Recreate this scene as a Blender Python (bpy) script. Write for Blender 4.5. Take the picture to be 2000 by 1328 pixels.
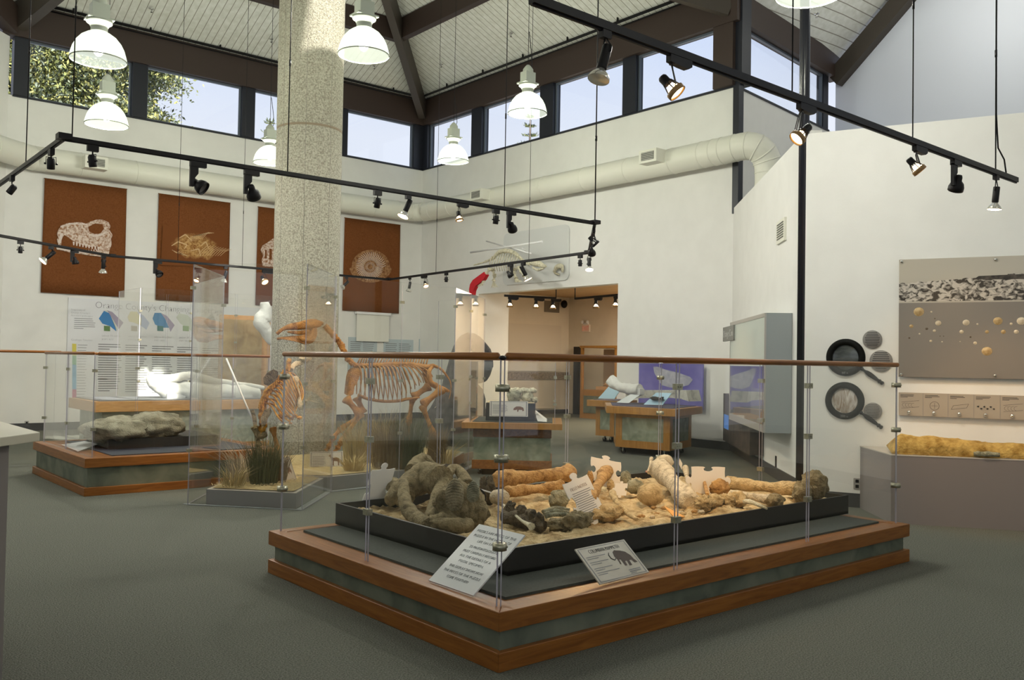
import bpy, bmesh, math, random
import numpy as np
from mathutils import Vector, Matrix, noise
for _o in list(bpy.data.objects): bpy.data.objects.remove(_o)
sc = bpy.context.scene; COL = sc.collection
R_ = math.radians; PI = math.pi
# ---------------------------------------------------------------- camera
FPX = 1748.; CX, CY = 1000., 664.; EYE = 1.5
_yaw = R_(49.9); _pit = math.atan(43 / FPX); _rol = 0.017
_f0 = np.array([math.cos(_yaw), math.sin(_yaw), 0]); _r0 = np.array([math.sin(_yaw), -math.cos(_yaw), 0]); _u0 = np.array([0, 0, 1.])
FW = _f0 * math.cos(_pit) + _u0 * math.sin(_pit); _up = _u0 * math.cos(_pit) - _f0 * math.sin(_pit)
RT = _r0 * math.cos(_rol) + _up * math.sin(_rol); UPV = _up * math.cos(_rol) - _r0 * math.sin(_rol)
CAM = np.array([0, 0, EYE])
cd = bpy.data.cameras.new('camera'); cam = bpy.data.objects.new('camera', cd); COL.objects.link(cam)
cd.sensor_width = 36; cd.lens = FPX / 2000 * 36; cd.clip_start = 0.05; cd.clip_end = 300
m = Matrix.Identity(4)
for i in range(3):
    m[i][0] = RT[i]; m[i][1] = UPV[i]; m[i][2] = -FW[i]; m[i][3] = CAM[i]
cam.matrix_world = m; sc.camera = cam
# ---------------------------------------------------------------- view, world
sc.view_settings.view_transform = 'Standard'; sc.view_settings.look = 'None'
sc.view_settings.exposure = -0.07; sc.view_settings.gamma = 1.0; sc.view_settings.use_curve_mapping = False
try:
    sc.cycles.transparent_max_bounces = 48; sc.cycles.max_bounces = 7; sc.cycles.diffuse_bounces = 4
    sc.cycles.glossy_bounces = 3; sc.cycles.transmission_bounces = 4; sc.cycles.use_denoising = True
    sc.cycles.caustics_reflective = False; sc.cycles.caustics_refractive = False
    sc.cycles.sample_clamp_indirect = 6
except Exception: pass
W = bpy.data.worlds.new('sky'); sc.world = W; W.use_nodes = True
wn = W.node_tree.nodes; wl = W.node_tree.links; wn.clear()
_o = wn.new('ShaderNodeOutputWorld'); _b = wn.new('ShaderNodeBackground'); _t = wn.new('ShaderNodeTexCoord')
_s = wn.new('ShaderNodeSeparateXYZ'); _r = wn.new('ShaderNodeValToRGB')
wl.new(_t.outputs['Generated'], _s.inputs[0]); wl.new(_s.outputs['Z'], _r.inputs[0]); wl.new(_r.outputs[0], _b.inputs[0]); wl.new(_b.outputs[0], _o.inputs[0])
_r.color_ramp.elements[0].position = 0.24; _r.color_ramp.elements[0].color = (.84, .88, .98, 1)
_r.color_ramp.elements[1].position = 0.46; _r.color_ramp.elements[1].color = (.52, .66, .97, 1)
_b.inputs[1].default_value = 1.05
# ---------------------------------------------------------------- lights
def lamp(kind, name, loc, power, color, size=.1, target=None, angle=60, blend=.5):
    l = bpy.data.lights.new(name, kind); l.energy = power; l.color = color
    o = bpy.data.objects.new(name, l); COL.objects.link(o); o.location = loc
    if kind in ('POINT', 'SPOT'): l.shadow_soft_size = size
    if kind == 'SPOT': l.spot_size = R_(angle); l.spot_blend = blend
    if target is not None:
        o.rotation_euler = (Vector(target) - Vector(loc)).to_track_quat('-Z', 'Y').to_euler()
    return o
HALIDE = (1.0, .985, .87); WARM = (1.0, .62, .28)
PEND_W = 215
# daylight of the tall window wall behind the camera (a sky-sized opening)
l = bpy.data.lights.new('daylight_from_rear_windows', 'AREA'); l.energy = 120; l.color = (.86, .94, 1.0); l.shape = 'RECTANGLE'; l.size = 10; l.size_y = 4
o = bpy.data.objects.new('daylight_from_rear_windows', l); COL.objects.link(o); o.location = (-5.5, -3, 3.2)
o.rotation_euler = (Vector((6, 9, 2)) - Vector(o.location)).to_track_quat('-Z', 'Y').to_euler()
SUN = Vector((.06, -.78, .62))
sl_ = bpy.data.lights.new('sun', 'SUN'); sl_.energy = 13; sl_.color = (1, .95, .85); sl_.angle = .01
so_ = bpy.data.objects.new('sun', sl_); COL.objects.link(so_); so_.rotation_euler = SUN.to_track_quat('Z', 'Y').to_euler()
# ---------------------------------------------------------------- measuring helpers (points of the room)
def ray(x, y): return FW + RT * (x - CX) / FPX - UPV * (y - CY) / FPX
def atz(x, y, z=0.0):
    r = ray(x, y); return CAM + r * ((z - EYE) / r[2])
def atp(x, y, P, D):
    n = np.array([-D[1], D[0], 0]); r = ray(x, y); t = (n @ (np.array([P[0], P[1], 0]) - CAM)) / (n @ r); return CAM + r * t
def atX(x, y, X): return atp(x, y, (X, 0), (0, 1))
def atY(x, y, Y): return atp(x, y, (0, Y), (1, 0))
def atd(x, y, d): return CAM + ray(x, y) * d
# ---------------------------------------------------------------- object helpers
def tag(o, label=None, cat=None, group=None, kind=None):
    if label: o['label'] = label
    if cat: o['category'] = cat
    if group: o['group'] = group
    if kind: o['kind'] = kind
    return o
def thing(name, label, cat, loc=(0, 0, 0), group=None):
    o = bpy.data.objects.new(name, None); o.empty_display_size = .1; COL.objects.link(o); o.location = tuple(float(v) for v in loc)
    return tag(o, label, cat, group)
def wloc(o):
    v = Vector((0, 0, 0))
    while o is not None: v += o.location; o = o.parent
    return v
class MB:
    def __init__(s): s.v = []; s.f = []; s.m = []; s.cur = 0; s.sm = []; s.smooth = False
    def mat(s, i): s.cur = i; return s
    def face(s, idx): s.f.append(idx); s.m.append(s.cur); s.sm.append(s.smooth)
    def add(s, vs, fs):
        b = len(s.v); s.v += [tuple(float(c) for c in p) for p in vs]
        for f in fs: s.face([b + i for i in f])
        return b
    def hexa(s, c8): return s.add(c8, [(0, 3, 2, 1), (4, 5, 6, 7), (0, 1, 5, 4), (1, 2, 6, 5), (2, 3, 7, 6), (3, 0, 4, 7)])
    def box(s, x0, y0, z0, x1, y1, z1):
        return s.hexa([(x0, y0, z0), (x1, y0, z0), (x1, y1, z0), (x0, y1, z0), (x0, y0, z1), (x1, y0, z1), (x1, y1, z1), (x0, y1, z1)])
    def cbox(s, c, size, ux=(1, 0, 0), uy=(0, 1, 0), uz=None):
        ux = Vector(ux).normalized(); uy = Vector(uy).normalized(); uz = ux.cross(uy).normalized() if uz is None else Vector(uz).normalized()
        c = Vector(c); a, b, d = [k / 2 for k in size]
        return s.hexa([tuple(c + ux * i * a + uy * j * b + uz * k * d) for k in (-1, 1) for i, j in ((-1, -1), (1, -1), (1, 1), (-1, 1))])
    def prism(s, pts, z0, z1):
        n = len(pts); vs = [(p[0], p[1], z0) for p in pts] + [(p[0], p[1], z1) for p in pts]
        return s.add(vs, [list(range(n))[::-1], list(range(n, 2 * n))] + [(i, (i + 1) % n, n + (i + 1) % n, n + i) for i in range(n)])
    def slab(s, pts, nrm, th):   # planar outline given in 3D, thickened along nrm
        n = len(pts); nv = Vector(nrm).normalized() * th
        vs = [tuple(Vector(p)) for p in pts] + [tuple(Vector(p) + nv) for p in pts]
        return s.add(vs, [list(range(n))[::-1], list(range(n, 2 * n))] + [(i, (i + 1) % n, n + (i + 1) % n, n + i) for i in range(n)])
    def quad(s, a, b, c, d): return s.add([a, b, c, d], [(0, 1, 2, 3)])
    def tube(s, pts, r, n=8, cap=True, flat=None):
        pts = [Vector([float(c) for c in p]) for p in pts]; k = len(pts); rs = [r] * k if not hasattr(r, '__len__') else list(r)
        t0 = (pts[1] - pts[0]).normalized(); a = Vector((0, 0, 1)) if abs(t0.z) < .9 else Vector((1, 0, 0)); nx = t0.cross(a).normalized()
        base = len(s.v); sm = s.smooth; s.smooth = True
        for i, p in enumerate(pts):
            t = (pts[min(i + 1, k - 1)] - pts[max(i - 1, 0)]).normalized()
            nx = (nx - t * nx.dot(t)).normalized(); ny = t.cross(nx)
            for j in range(n):
                an = 2 * PI * j / n; ca, sa = math.cos(an), math.sin(an)
                if flat: sa *= flat
                s.v.append(tuple(p + (nx * ca + ny * sa) * rs[i]))
        for i in range(k - 1):
            for j in range(n):
                s.face([base + i * n + j, base + i * n + (j + 1) % n, base + (i + 1) * n + (j + 1) % n, base + (i + 1) * n + j])
        s.smooth = False
        if cap: s.face([base + j for j in range(n)][::-1]); s.face([base + (k - 1) * n + j for j in range(n)])
        s.smooth = sm; return base
    def cyl(s, a, b, r, n=12, r2=None): return s.tube([a, b], [r, r if r2 is None else r2], n)
    def lathe(s, prof, c, n=24, axis=(0, 0, 1), cap=False):  # prof: (radius, along)
        c = Vector([float(q) for q in c]); ax = Vector(axis).normalized(); a = Vector((0, 0, 1)) if abs(ax.z) < .9 else Vector((1, 0, 0))
        nx = ax.cross(a).normalized(); ny = ax.cross(nx); base = len(s.v); sm = s.smooth; s.smooth = True
        for rr, h in prof:
            for j in range(n):
                an = 2 * PI * j / n; s.v.append(tuple(c + ax * h + (nx * math.cos(an) + ny * math.sin(an)) * rr))
        for i in range(len(prof) - 1):
            for j in range(n): s.face([base + i * n + j, base + i * n + (j + 1) % n, base + (i + 1) * n + (j + 1) % n, base + (i + 1) * n + j])
        s.smooth = False
        if cap: s.face([base + j for j in range(n)]); s.face([base + (len(prof) - 1) * n + j for j in range(n)][::-1])
        s.smooth = sm; return base
    def ball(s, c, r, n=12, m_=8, amp=0, seed=0, freq=3., rot=None):
        if not hasattr(r, '__len__'): r = (r, r, r)
        c = Vector([float(q) for q in c]); base = len(s.v); sm = s.smooth; s.smooth = True
        for i in range(m_ + 1):
            th = PI * i / m_
            for j in range(n):
                ph = 2 * PI * j / n; d = Vector((math.sin(th) * math.cos(ph), math.sin(th) * math.sin(ph), math.cos(th)))
                k = 1.0
                if amp: k += amp * (noise.noise(d * freq + Vector((seed, seed * .7, 0))) + .5 * noise.noise(d * freq * 2.7 + Vector((0, seed, 1))) + .25 * noise.noise(d * freq * 6 + Vector((seed, 0, 1))))
                q = Vector((d.x * r[0] * k, d.y * r[1] * k, d.z * r[2] * k))
                if rot is not None: q = rot @ q
                s.v.append(tuple(c + q))
        for i in range(m_):
            for j in range(n): s.face([base + i * n + j, base + (i + 1) * n + j, base + (i + 1) * n + (j + 1) % n, base + i * n + (j + 1) % n])
        s.smooth = sm; return base
    def build(s, name, mats, parent=None, label=None, bevel=0):
        me = bpy.data.meshes.new(name); off = wloc(parent) if parent is not None else Vector((0, 0, 0))
        ox, oy, oz = off
        me.from_pydata([(a - ox, b - oy, c - oz) for a, b, c in s.v], [], s.f)
        if not isinstance(mats, (list, tuple)): mats = [mats]
        for q in mats: me.materials.append(q)
        me.polygons.foreach_set('material_index', s.m); me.polygons.foreach_set('use_smooth', s.sm); me.update()
        o = bpy.data.objects.new(name, me); COL.objects.link(o)
        if parent is not None: o.parent = parent
        else:   # put the origin at the base of the thing
            if s.v:
                xs = [v[0] for v in s.v]; ys = [v[1] for v in s.v]; z0 = min(v[2] for v in s.v)
                c = Vector(((min(xs) + max(xs)) / 2, (min(ys) + max(ys)) / 2, z0)); me.transform(Matrix.Translation(-c)); o.location = c
        if label: o['label'] = label
        if bevel:
            b = o.modifiers.new('edge', 'BEVEL'); b.width = bevel; b.segments = 2; b.limit_method = 'ANGLE'
        return o
def one(name, mats, fn, label, cat, group=None, bevel=0):
    b = MB(); fn(b); return tag(b.build(name, mats, None, bevel=bevel), label, cat, group)
def struct(name, mats, fn, parent=None, bevel=0):
    b = MB(); fn(b); o = b.build(name, mats, parent, bevel=bevel)
    if parent is None: o['kind'] = 'structure'
    return o
# ---------------------------------------------------------------- materials
def nt(name):
    m = bpy.data.materials.new(name); m.use_nodes = True; return m, m.node_tree.nodes, m.node_tree.links, m.node_tree.nodes['Principled BSDF']
def plain(name, col, rough=.6, metal=0, spec=.5, emit=None, es=0):
    m, n, l, b = nt(name); b.inputs['Base Color'].default_value = (*col, 1); b.inputs['Roughness'].default_value = rough
    b.inputs['Metallic'].default_value = metal; b.inputs['Specular IOR Level'].default_value = spec
    if emit: b.inputs['Emission Color'].default_value = (*emit, 1); b.inputs['Emission Strength'].default_value = es
    m.diffuse_color = (*col, 1); return m
def noisy(name, c1, c2, scale=5, rough=.7, detail=6, stretch=(1, 1, 1), bump=0, bscale=None, lo=.35, hi=.65, spec=.4, c3=None, dist=0, metal=0, rot=(0, 0, 0)):
    m, n, l, b = nt(name); tc = n.new('ShaderNodeTexCoord'); mp = n.new('ShaderNodeMapping'); mp.inputs['Scale'].default_value = stretch; mp.inputs['Rotation'].default_value = rot
    nz = n.new('ShaderNodeTexNoise'); nz.inputs['Scale'].default_value = scale; nz.inputs['Detail'].default_value = detail; nz.inputs['Distortion'].default_value = dist
    cr = n.new('ShaderNodeValToRGB'); cr.color_ramp.elements[0].position = lo; cr.color_ramp.elements[1].position = hi
    cr.color_ramp.elements[0].color = (*c1, 1); cr.color_ramp.elements[1].color = (*c2, 1)
    if c3: e = cr.color_ramp.elements.new((lo + hi) / 2); e.color = (*c3, 1)
    l.new(tc.outputs['Object'], mp.inputs[0]); l.new(mp.outputs[0], nz.inputs[0]); l.new(nz.outputs['Fac'], cr.inputs[0]); l.new(cr.outputs[0], b.inputs['Base Color'])
    b.inputs['Roughness'].default_value = rough; b.inputs['Specular IOR Level'].default_value = spec; b.inputs['Metallic'].default_value = metal
    if bump:
        n2 = nz
        if bscale: n2 = n.new('ShaderNodeTexNoise'); n2.inputs['Scale'].default_value = bscale; n2.inputs['Detail'].default_value = 6; l.new(mp.outputs[0], n2.inputs[0])
        bp = n.new('ShaderNodeBump'); bp.inputs['Strength'].default_value = bump; bp.inputs['Distance'].default_value = .02
        l.new(n2.outputs['Fac'], bp.inputs['Height']); l.new(bp.outputs[0], b.inputs['Normal'])
    m.diffuse_color = (*c1, 1); return m
def emis(name, col, st):
    m, n, l, b = nt(name); n.remove(b); e = n.new('ShaderNodeEmission'); e.inputs[0].default_value = (*col, 1); e.inputs[1].default_value = st
    l.new(e.outputs[0], n['Material Output'].inputs[0]); return m
def glassmat(name, tint=(.97, .985, .97), ior=1.45, gl=1.0):
    m, n, l, b = nt(name); n.remove(b); t = n.new('ShaderNodeBsdfTransparent'); g = n.new('ShaderNodeBsdfGlossy'); fr = n.new('ShaderNodeFresnel'); mx = n.new('ShaderNodeMixShader')
    t.inputs[0].default_value = (*tint, 1); g.inputs['Roughness'].default_value = 0.0; g.inputs[0].default_value = (gl, gl, gl, 1)
    n.remove(fr); lw = n.new('ShaderNodeLayerWeight'); pw = n.new('ShaderNodeMath'); pw.operation = 'POWER'; pw.inputs[1].default_value = 5
    f0 = ((ior - 1) / (ior + 1)) ** 2; ma = n.new('ShaderNodeMath'); ma.operation = 'MULTIPLY_ADD'; ma.inputs[1].default_value = 1 - f0; ma.inputs[2].default_value = f0
    l.new(lw.outputs['Facing'], pw.inputs[0]); l.new(pw.outputs[0], ma.inputs[0]); l.new(ma.outputs[0], mx.inputs[0])
    l.new(t.outputs[0], mx.inputs[1]); l.new(g.outputs[0], mx.inputs[2]); l.new(mx.outputs[0], n['Material Output'].inputs[0]); return m
M = {}
M['wall'] = noisy('painted_wall', (.80, .79, .76), (.83, .82, .79), 3, .75, bump=.03, bscale=60)
M['wall_blue'] = plain('pale_lavender_wall', (.74, .77, .88), .8)
M['carpet'] = noisy('carpet', (.055, .060, .048), (.27, .275, .235), 120, .95, 4, bump=.8, spec=.1, lo=.25, hi=.75)
M['brown'] = plain('dark_brown_beam', (.042, .026, .020), .6)
M['brown2'] = plain('grey_brown_beam', (.06, .048, .038), .6)
M['frame'] = plain('blue_black_frame', (.012, .014, .022), .45)
M['frame_edge'] = plain('window_metal_edge', (.10, .12, .15), .4)
M['black'] = plain('black_metal', (.008, .007, .008), .45, spec=.25)
M['blackm'] = plain('matte_black_board', (.012, .010, .010), .5)
M['base'] = plain('charcoal_baseboard', (.05, .05, .052), .6)
M['pane'] = glassmat('window_glass', (.97, .985, 1.0), 1.3)
M['glass'] = glassmat('acrylic_glass', (.988, .99, .983), 1.33)
M['gedge'] = plain('acrylic_edge', (.46, .44, .50), .15)
M['steel'] = noisy('brushed_bracket', (.34, .33, .25), (.46, .44, .34), 40, .35, metal=.9)
M['chrome'] = plain('chrome', (.75, .74, .72), .15, 1)
M['duct'] = plain('painted_duct', (.78, .77, .68), .5)
M['vent'] = plain('dark_vent', (.12, .12, .11), .6)
M['white'] = plain('white_paint', (.8, .8, .8), .6)
M['signw'] = plain('white_sign', (.78, .79, .82), .45)
M['ink'] = plain('ink', (.03, .028, .03), .6)
M['inkg'] = plain('grey_ink', (.22, .22, .24), .6)
def wood(name, c1, c2, st, rough=.35): return noisy(name, c1, c2, 2.2, rough, 8, st, dist=1.2, lo=.3, hi=.75, bump=.08, spec=.4)
M['oakx'] = wood('oak_grain_lengthways', (.19, .062, .010), (.33, .125, .024), (1.2, 14, 14))
M['oaky'] = wood('oak_grain_crossways', (.19, .062, .010), (.33, .125, .024), (14, 1.2, 14))
M['oakz'] = wood('oak_grain_upright', (.32, .145, .03), (.46, .23, .06), (14, 14, 1.2))
M['slate_l'] = noisy('pale_green_slate', (.15, .175, .12), (.34, .36, .27), 5, .6, 10, dist=.8, c3=(.24, .26, .19), lo=.3, hi=.7, spec=.25)
M['oakl'] = wood('pale_oak', (.50, .26, .09), (.66, .38, .16), (2, 12, 12))
M['slate'] = noisy('green_slate_laminate', (.085, .10, .075), (.19, .20, .15), 4, .6, 10, dist=.6, c3=(.145, .16, .12), lo=.3, hi=.7, spec=.25)
M['mat'] = noisy('charcoal_felt', (.045, .05, .045), (.06, .066, .06), 60, .9)
# ceiling boards
def planks(name, axis):
    m, n, l, b = nt(name); tc = n.new('ShaderNodeTexCoord'); sp = n.new('ShaderNodeSeparateXYZ'); l.new(tc.outputs['Object'], sp.inputs[0])
    mu = n.new('ShaderNodeMath'); mu.operation = 'MULTIPLY'; mu.inputs[1].default_value = 1 / .155; l.new(sp.outputs[axis], mu.inputs[0])
    fr = n.new('ShaderNodeMath'); fr.operation = 'FRACT'; l.new(mu.outputs[0], fr.inputs[0])
    lt = n.new('ShaderNodeMath'); lt.operation = 'LESS_THAN'; lt.inputs[1].default_value = .09; l.new(fr.outputs[0], lt.inputs[0])
    nz = n.new('ShaderNodeTexNoise'); nz.inputs['Scale'].default_value = 9; nz.inputs['Detail'].default_value = 8
    cr = n.new('ShaderNodeValToRGB'); cr.color_ramp.elements[0].color = (.70, .70, .63, 1); cr.color_ramp.elements[1].color = (.84, .84, .79, 1); cr.color_ramp.elements[0].position = .3; cr.color_ramp.elements[1].position = .7
    l.new(tc.outputs['Object'], nz.inputs[0]); l.new(nz.outputs['Fac'], cr.inputs[0])
    mx = n.new('ShaderNodeMix'); mx.data_type = 'RGBA'; l.new(lt.outputs[0], mx.inputs[0]); l.new(cr.outputs[0], mx.inputs[6]); mx.inputs[7].default_value = (.30, .28, .23, 1)
    l.new(mx.outputs[2], b.inputs['Base Color']); b.inputs['Roughness'].default_value = .75
    return m
M['plankx'] = planks('ceiling_boards_a', 'X'); M['planky'] = planks('ceiling_boards_b', 'Y')
M['concrete'] = noisy('exposed_concrete', (.20, .185, .14), (.44, .42, .34), 45, .9, 8, bump=.9, bscale=55, lo=.3, hi=.62)
# ================================================================ STRUCTURE
XD, YB = 13.2, 19.42
SL = .44; ZR = 8.3
struct('floor', M['carpet'], lambda b: b.box(-7, -7, -.05, 24, 24, 0))
def f(b): b.box(3.55, YB, 0, XD + .25, YB + .25, 6.5)
struct('wall_back', M['wall'], f)
YO0, YO1, ZO = 12.39, 16.95, 3.12
def f(b):
    b.box(XD, 9.62, 0, XD + .25, YO0, 6.5); b.box(XD, YO1, 0, XD + .25, YB, 6.5); b.box(XD, YO0, ZO, XD + .25, YO1, 6.5)
struct('wall_doorway', M['wall'], f)
# the angled left wall
d = .7071
def f(b):
    P = [(3.55, YB), (3.55 - d * 6, YB - d * 6), (3.55 - d * 6 - .2, YB - d * 6 + .2), (3.35, YB + .2)]
    b.prism(P, 0, 7.62)
struct('wall_left', M['wall'], f)
# wall behind the magnifiers (22.5 degrees) and the low angled cabinet wall
MP = (9.087, 4.983); MD = (-.3827, .9239); MN = (-.9239, -.3827)
def mp(t, z, off=0.0): return (MP[0] + MD[0] * t + MN[0] * off, MP[1] + MD[1] * t + MN[1] * off, z)
def f(b):
    a = mp(.56, 0); c = mp(-6.5, 0); b.prism([a[:2], (a[0] + .19, a[1] + .1), (c[0] + .2, c[1] + .08), c[:2]], 0, 4.1)
struct('wall_right', M['wall'], f)
CW = (13.2, 9.62); CD = (-d, -d); CN = (-d, d)
def cw(s, z, off=0.0): return (CW[0] + CD[0] * s + CN[0] * off, CW[1] + CD[1] * s + CN[1] * off, z)
def f(b):
    P = [cw(-.1, 0)[:2], cw(5.35, 0)[:2], cw(5.35, 0, -.18)[:2], cw(-.1, 0, -.18)[:2]]
    b.prism(P, 0, 4.3)
struct('wall_angled', M['wall'], f)
# second bay wall beyond the corner post, lavender gable wall
B2 = [(13.35, 9.62), (17.5, 10.15)]
def f(b): b.prism([B2[0], B2[1], (B2[1][0], B2[1][1] + .2), (B2[0][0], B2[0][1] + .2)], 0, 6.5)
struct('wall_far_bay', M['wall'], f)
def f(b):
    b.slab([(17.4, 10.1, 0), (17.4, -3, 0), (17.4, -3, 14), (17.4, 6.2, 12.4), (17.4, 9.65, 8.0), (17.4, 10.1, 7.6)], (1, 0, 0), .2)
struct('wall_gable', M['wall_blue'], f)
# baseboards
struct('baseboard_back', M['base'], lambda b: b.box(3.6, YB - .015, 0, XD, YB, .15))
def f(b): b.box(XD - .015, 9.62, 0, XD, YO0, .15); b.box(XD - .015, YO1, 0, XD, YB, .15)
struct('baseboard_doorway', M['base'], f)
def f(b): b.prism([cw(0, 0)[:2], cw(5.8, 0)[:2], cw(5.8, 0, .015)[:2], cw(0, 0, .015)[:2]], 0, .15)
struct('baseboard_angled', M['base'], f)
def f(b):
    a = mp(.5, 0); c = mp(0, 0); a2 = mp(.5, 0, .015); c2 = mp(-6, 0, .015); b.prism([a[:2], mp(-6, 0)[:2], c2[:2], a2[:2]], 0, .15)
struct('baseboard_right', M['base'], f)
# ---- clerestory
def f(b):
    b.box(3.4, YB - .12, 7.63, XD + .1, YB + .2, ZR); b.box(XD - .12, 9.5, 7.63, XD + .2, YB - .12, ZR)
struct('trim_fascia', M['brown'], f)
def f(b):
    b.prism([(13.3, 9.5), (17.5, 10.03), (17.5, 10.3), (13.3, 9.8)], 7.63, 8.15)
struct('trim_bay_fascia', M['brown'], f)
ZW0, ZW1 = 6.5, 7.63
xw = [(atY(55, 130, YB)[0], atY(257, 165, YB)[0]), (atY(286, 180, YB)[0], atY(471, 215, YB)[0]), (atY(496, 220, YB)[0], None), (atY(677, 260, YB)[0], atY(807, 285, YB)[0])]
xw[2] = (xw[2][0], xw[3][0] - .36)
XW = [3.62, xw[0][0], xw[0][1], xw[1][0], xw[1][1], xw[2][0], xw[2][1], xw[3][0], xw[3][1], XD]
YW = [9.62, 10.03, 11.94, 12.29, 14.35, 14.78, 16.88, 17.28, 19.15, YB]
def f(b):
    for i in range(0, 10, 2): b.box(XW[i], YB - .06, ZW0, XW[i + 1], YB + .16, ZW1)
    b.box(3.62, YB - .03, ZW0 - .03, XD, YB + .2, ZW0)
struct('trim_back_mullions', M['frame'], f)
def f(b):
    for i in range(2, 10, 2): b.box(XD - .06, YW[i], ZW0, XD + .16, YW[i + 1], ZW1)
    b.box(XD - .03, 9.6, ZW0 - .03, XD + .2, YB, ZW0)
struct('trim_doorway_mullions', M['frame'], f)
def f(b): b.box(XD - .10, 9.60, ZW0, XD + .2, 10.03, 8.35)
struct('trim_corner_post_casing', M['brown'], f)
def f(b): b.box(XD - .04, 9.50, 4.2, XD + .10, 9.625, ZW0); b.box(XD - .02, 9.46, ZW0, XD + .25, 9.6, 8.6)
struct('trim_corner_post', M['frame'], f)
nwin = [0]
def window(a, c, nrm):   # a,c: bottom corners of the opening
    nwin[0] += 1; A = Vector((*a, ZW0)); B = Vector((*c, ZW0)); u = (B - A).normalized(); nv = Vector((*nrm, 0)); L = (B - A).length
    fr = MB()
    for s0, s1, z0, z1 in ((0, .035, 0, 1.13), (L - .035, L, 0, 1.13), (.035, L - .035, 0, .03), (.035, L - .035, 1.09, 1.13)):
        p = [A + u * s0 + Vector((0, 0, z0)) + nv * .02, A + u * s1 + Vector((0, 0, z0)) + nv * .02, A + u * s1 + Vector((0, 0, z1)) + nv * .02, A + u * s0 + Vector((0, 0, z1)) + nv * .02]
        fr.slab([tuple(q) for q in p], tuple(nv), .06)
    w = fr.build('window_%d' % nwin[0], M['frame_edge']); w['kind'] = 'structure'
    gp = MB(); q = [A + nv * .05, B + nv * .05, B + nv * .05 + Vector((0, 0, 1.13)), A + nv * .05 + Vector((0, 0, 1.13))]
    gp.slab([tuple(k) for k in q], tuple(nv), .006); gp.build('window_pane', M['pane'], w)
for i in (1, 3, 5, 7): window((XW[i], YB), (XW[i + 1], YB), (0, 1))
for i in (1, 3, 5, 7): window((XD, YW[i]), (XD, YW[i + 1]), (1, 0))
bd = (Vector(B2[1]) - Vector(B2[0])).normalized(); bn = Vector((-bd.y, bd.x))
def bp(s): q = Vector(B2[0]) + bd * s; return (q.x, q.y)
window(bp(.12), bp(3.55), tuple(bn))
def f(b):
    for s0, s1 in ((0, .12), (3.55, 3.8)):
        a = bp(s0); c = bp(s1); b.prism([a, c, (c[0] + bn.x * .15, c[1] + bn.y * .15), (a[0] + bn.x * .15, a[1] + bn.y * .15)], ZW0, ZW1)
    a = bp(0); c = bp(3.8); b.prism([(a[0] - bn.x * .03, a[1] - bn.y * .03), (c[0] - bn.x * .03, c[1] - bn.y * .03), (c[0] + bn.x * .2, c[1] + bn.y * .2), (a[0] + bn.x * .2, a[1] + bn.y * .2)], ZW0 - .03, ZW0)
struct('trim_bay_mullions', M['frame'], f)
# ---- roof
def zr(dx): return ZR + SL * dx
AX = 6.2
def roofslab(pts, th=.12): return lambda b: b.slab(pts, (0, 0, 1), th)
e = .3
struct('ceiling_right', M['planky'], roofslab([(XD + e, YB + e, zr(-e)), (AX, YB - (XD - AX), zr(XD - AX)), (AX, 9.6, zr(XD - AX)), (XD + e, 9.6, zr(-e))]))
struct('ceiling_left', M['plankx'], roofslab([(XD + e, YB + e, zr(-e)), (3.6 - .1, YB + e, zr(-e)), (3.6 + 2.9, YB - 7.0, zr(7.0)), (AX, YB - (XD - AX), zr(XD - AX))]))
# left octagon slope and the roof over the near half of the hall
struct('ceiling_near_left', M['plankx'], roofslab([(3.5, YB + e, zr(-e)), (3.6 - 5.4, YB - 5.1, zr(-e)), (-4.5, 8, zr(0)), (AX, 8, zr(7)), (6.5, YB - 7, zr(7))]))
struct('ceiling_bay', M['planky'], roofslab([(13.2, 9.9, 8.0), (17.5, 10.3, 7.85), (17.5, 5.4, 11.9), (12.0, 5.4, 11.9), (12.3, 9.6, 8.3)]))
def beam(a, c, w, h, up=(0, 0, 1)):
    A = Vector(a); B = Vector(c); u = (B - A).normalized(); s = u.cross(Vector(up)).normalized(); t = s.cross(u).normalized()
    def f(b): b.cbox((A + B) / 2 + t * h / 2, ((B - A).length, w, h), u, s, t)
    return f
struct('trim_hip_beam_back', M['brown2'], beam((13.0, 19.22, 7.77), (6.4, 12.62, 7.77 + SL * 6.6), .17, .5))
struct('trim_hip_beam_left', M['brown2'], beam((3.70, 19.3, 7.74), (6.4, 12.9, 7.74 + .42 * 6.4), .2, .5))
def f(b):
    b.box(10.92, 9.5, 8.78, 11.08, 17.25, 9.25)
struct('trim_purlin_right', M['brown'], f)
def f(b): b.box(4.4, 17.2, 8.78, 11.0, 17.36, 9.25)
struct('trim_purlin_left', M['brown'], f)
struct('trim_rake_beam', M['brown'], beam((0.0, 15.9, 9.2), (3.55, 19.3, 7.65), .25, .5))
struct('trim_bay_ridge_beam', M['brown2'], beam((13.1, 9.72, 7.75), (12.0, 10.8, 8.25), .15, .4))
struct('trim_gable_beam', M['brown2'], beam((17.3, 9.95, 7.45), (17.3, 5.5, 11.3), .25, .36))
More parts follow.
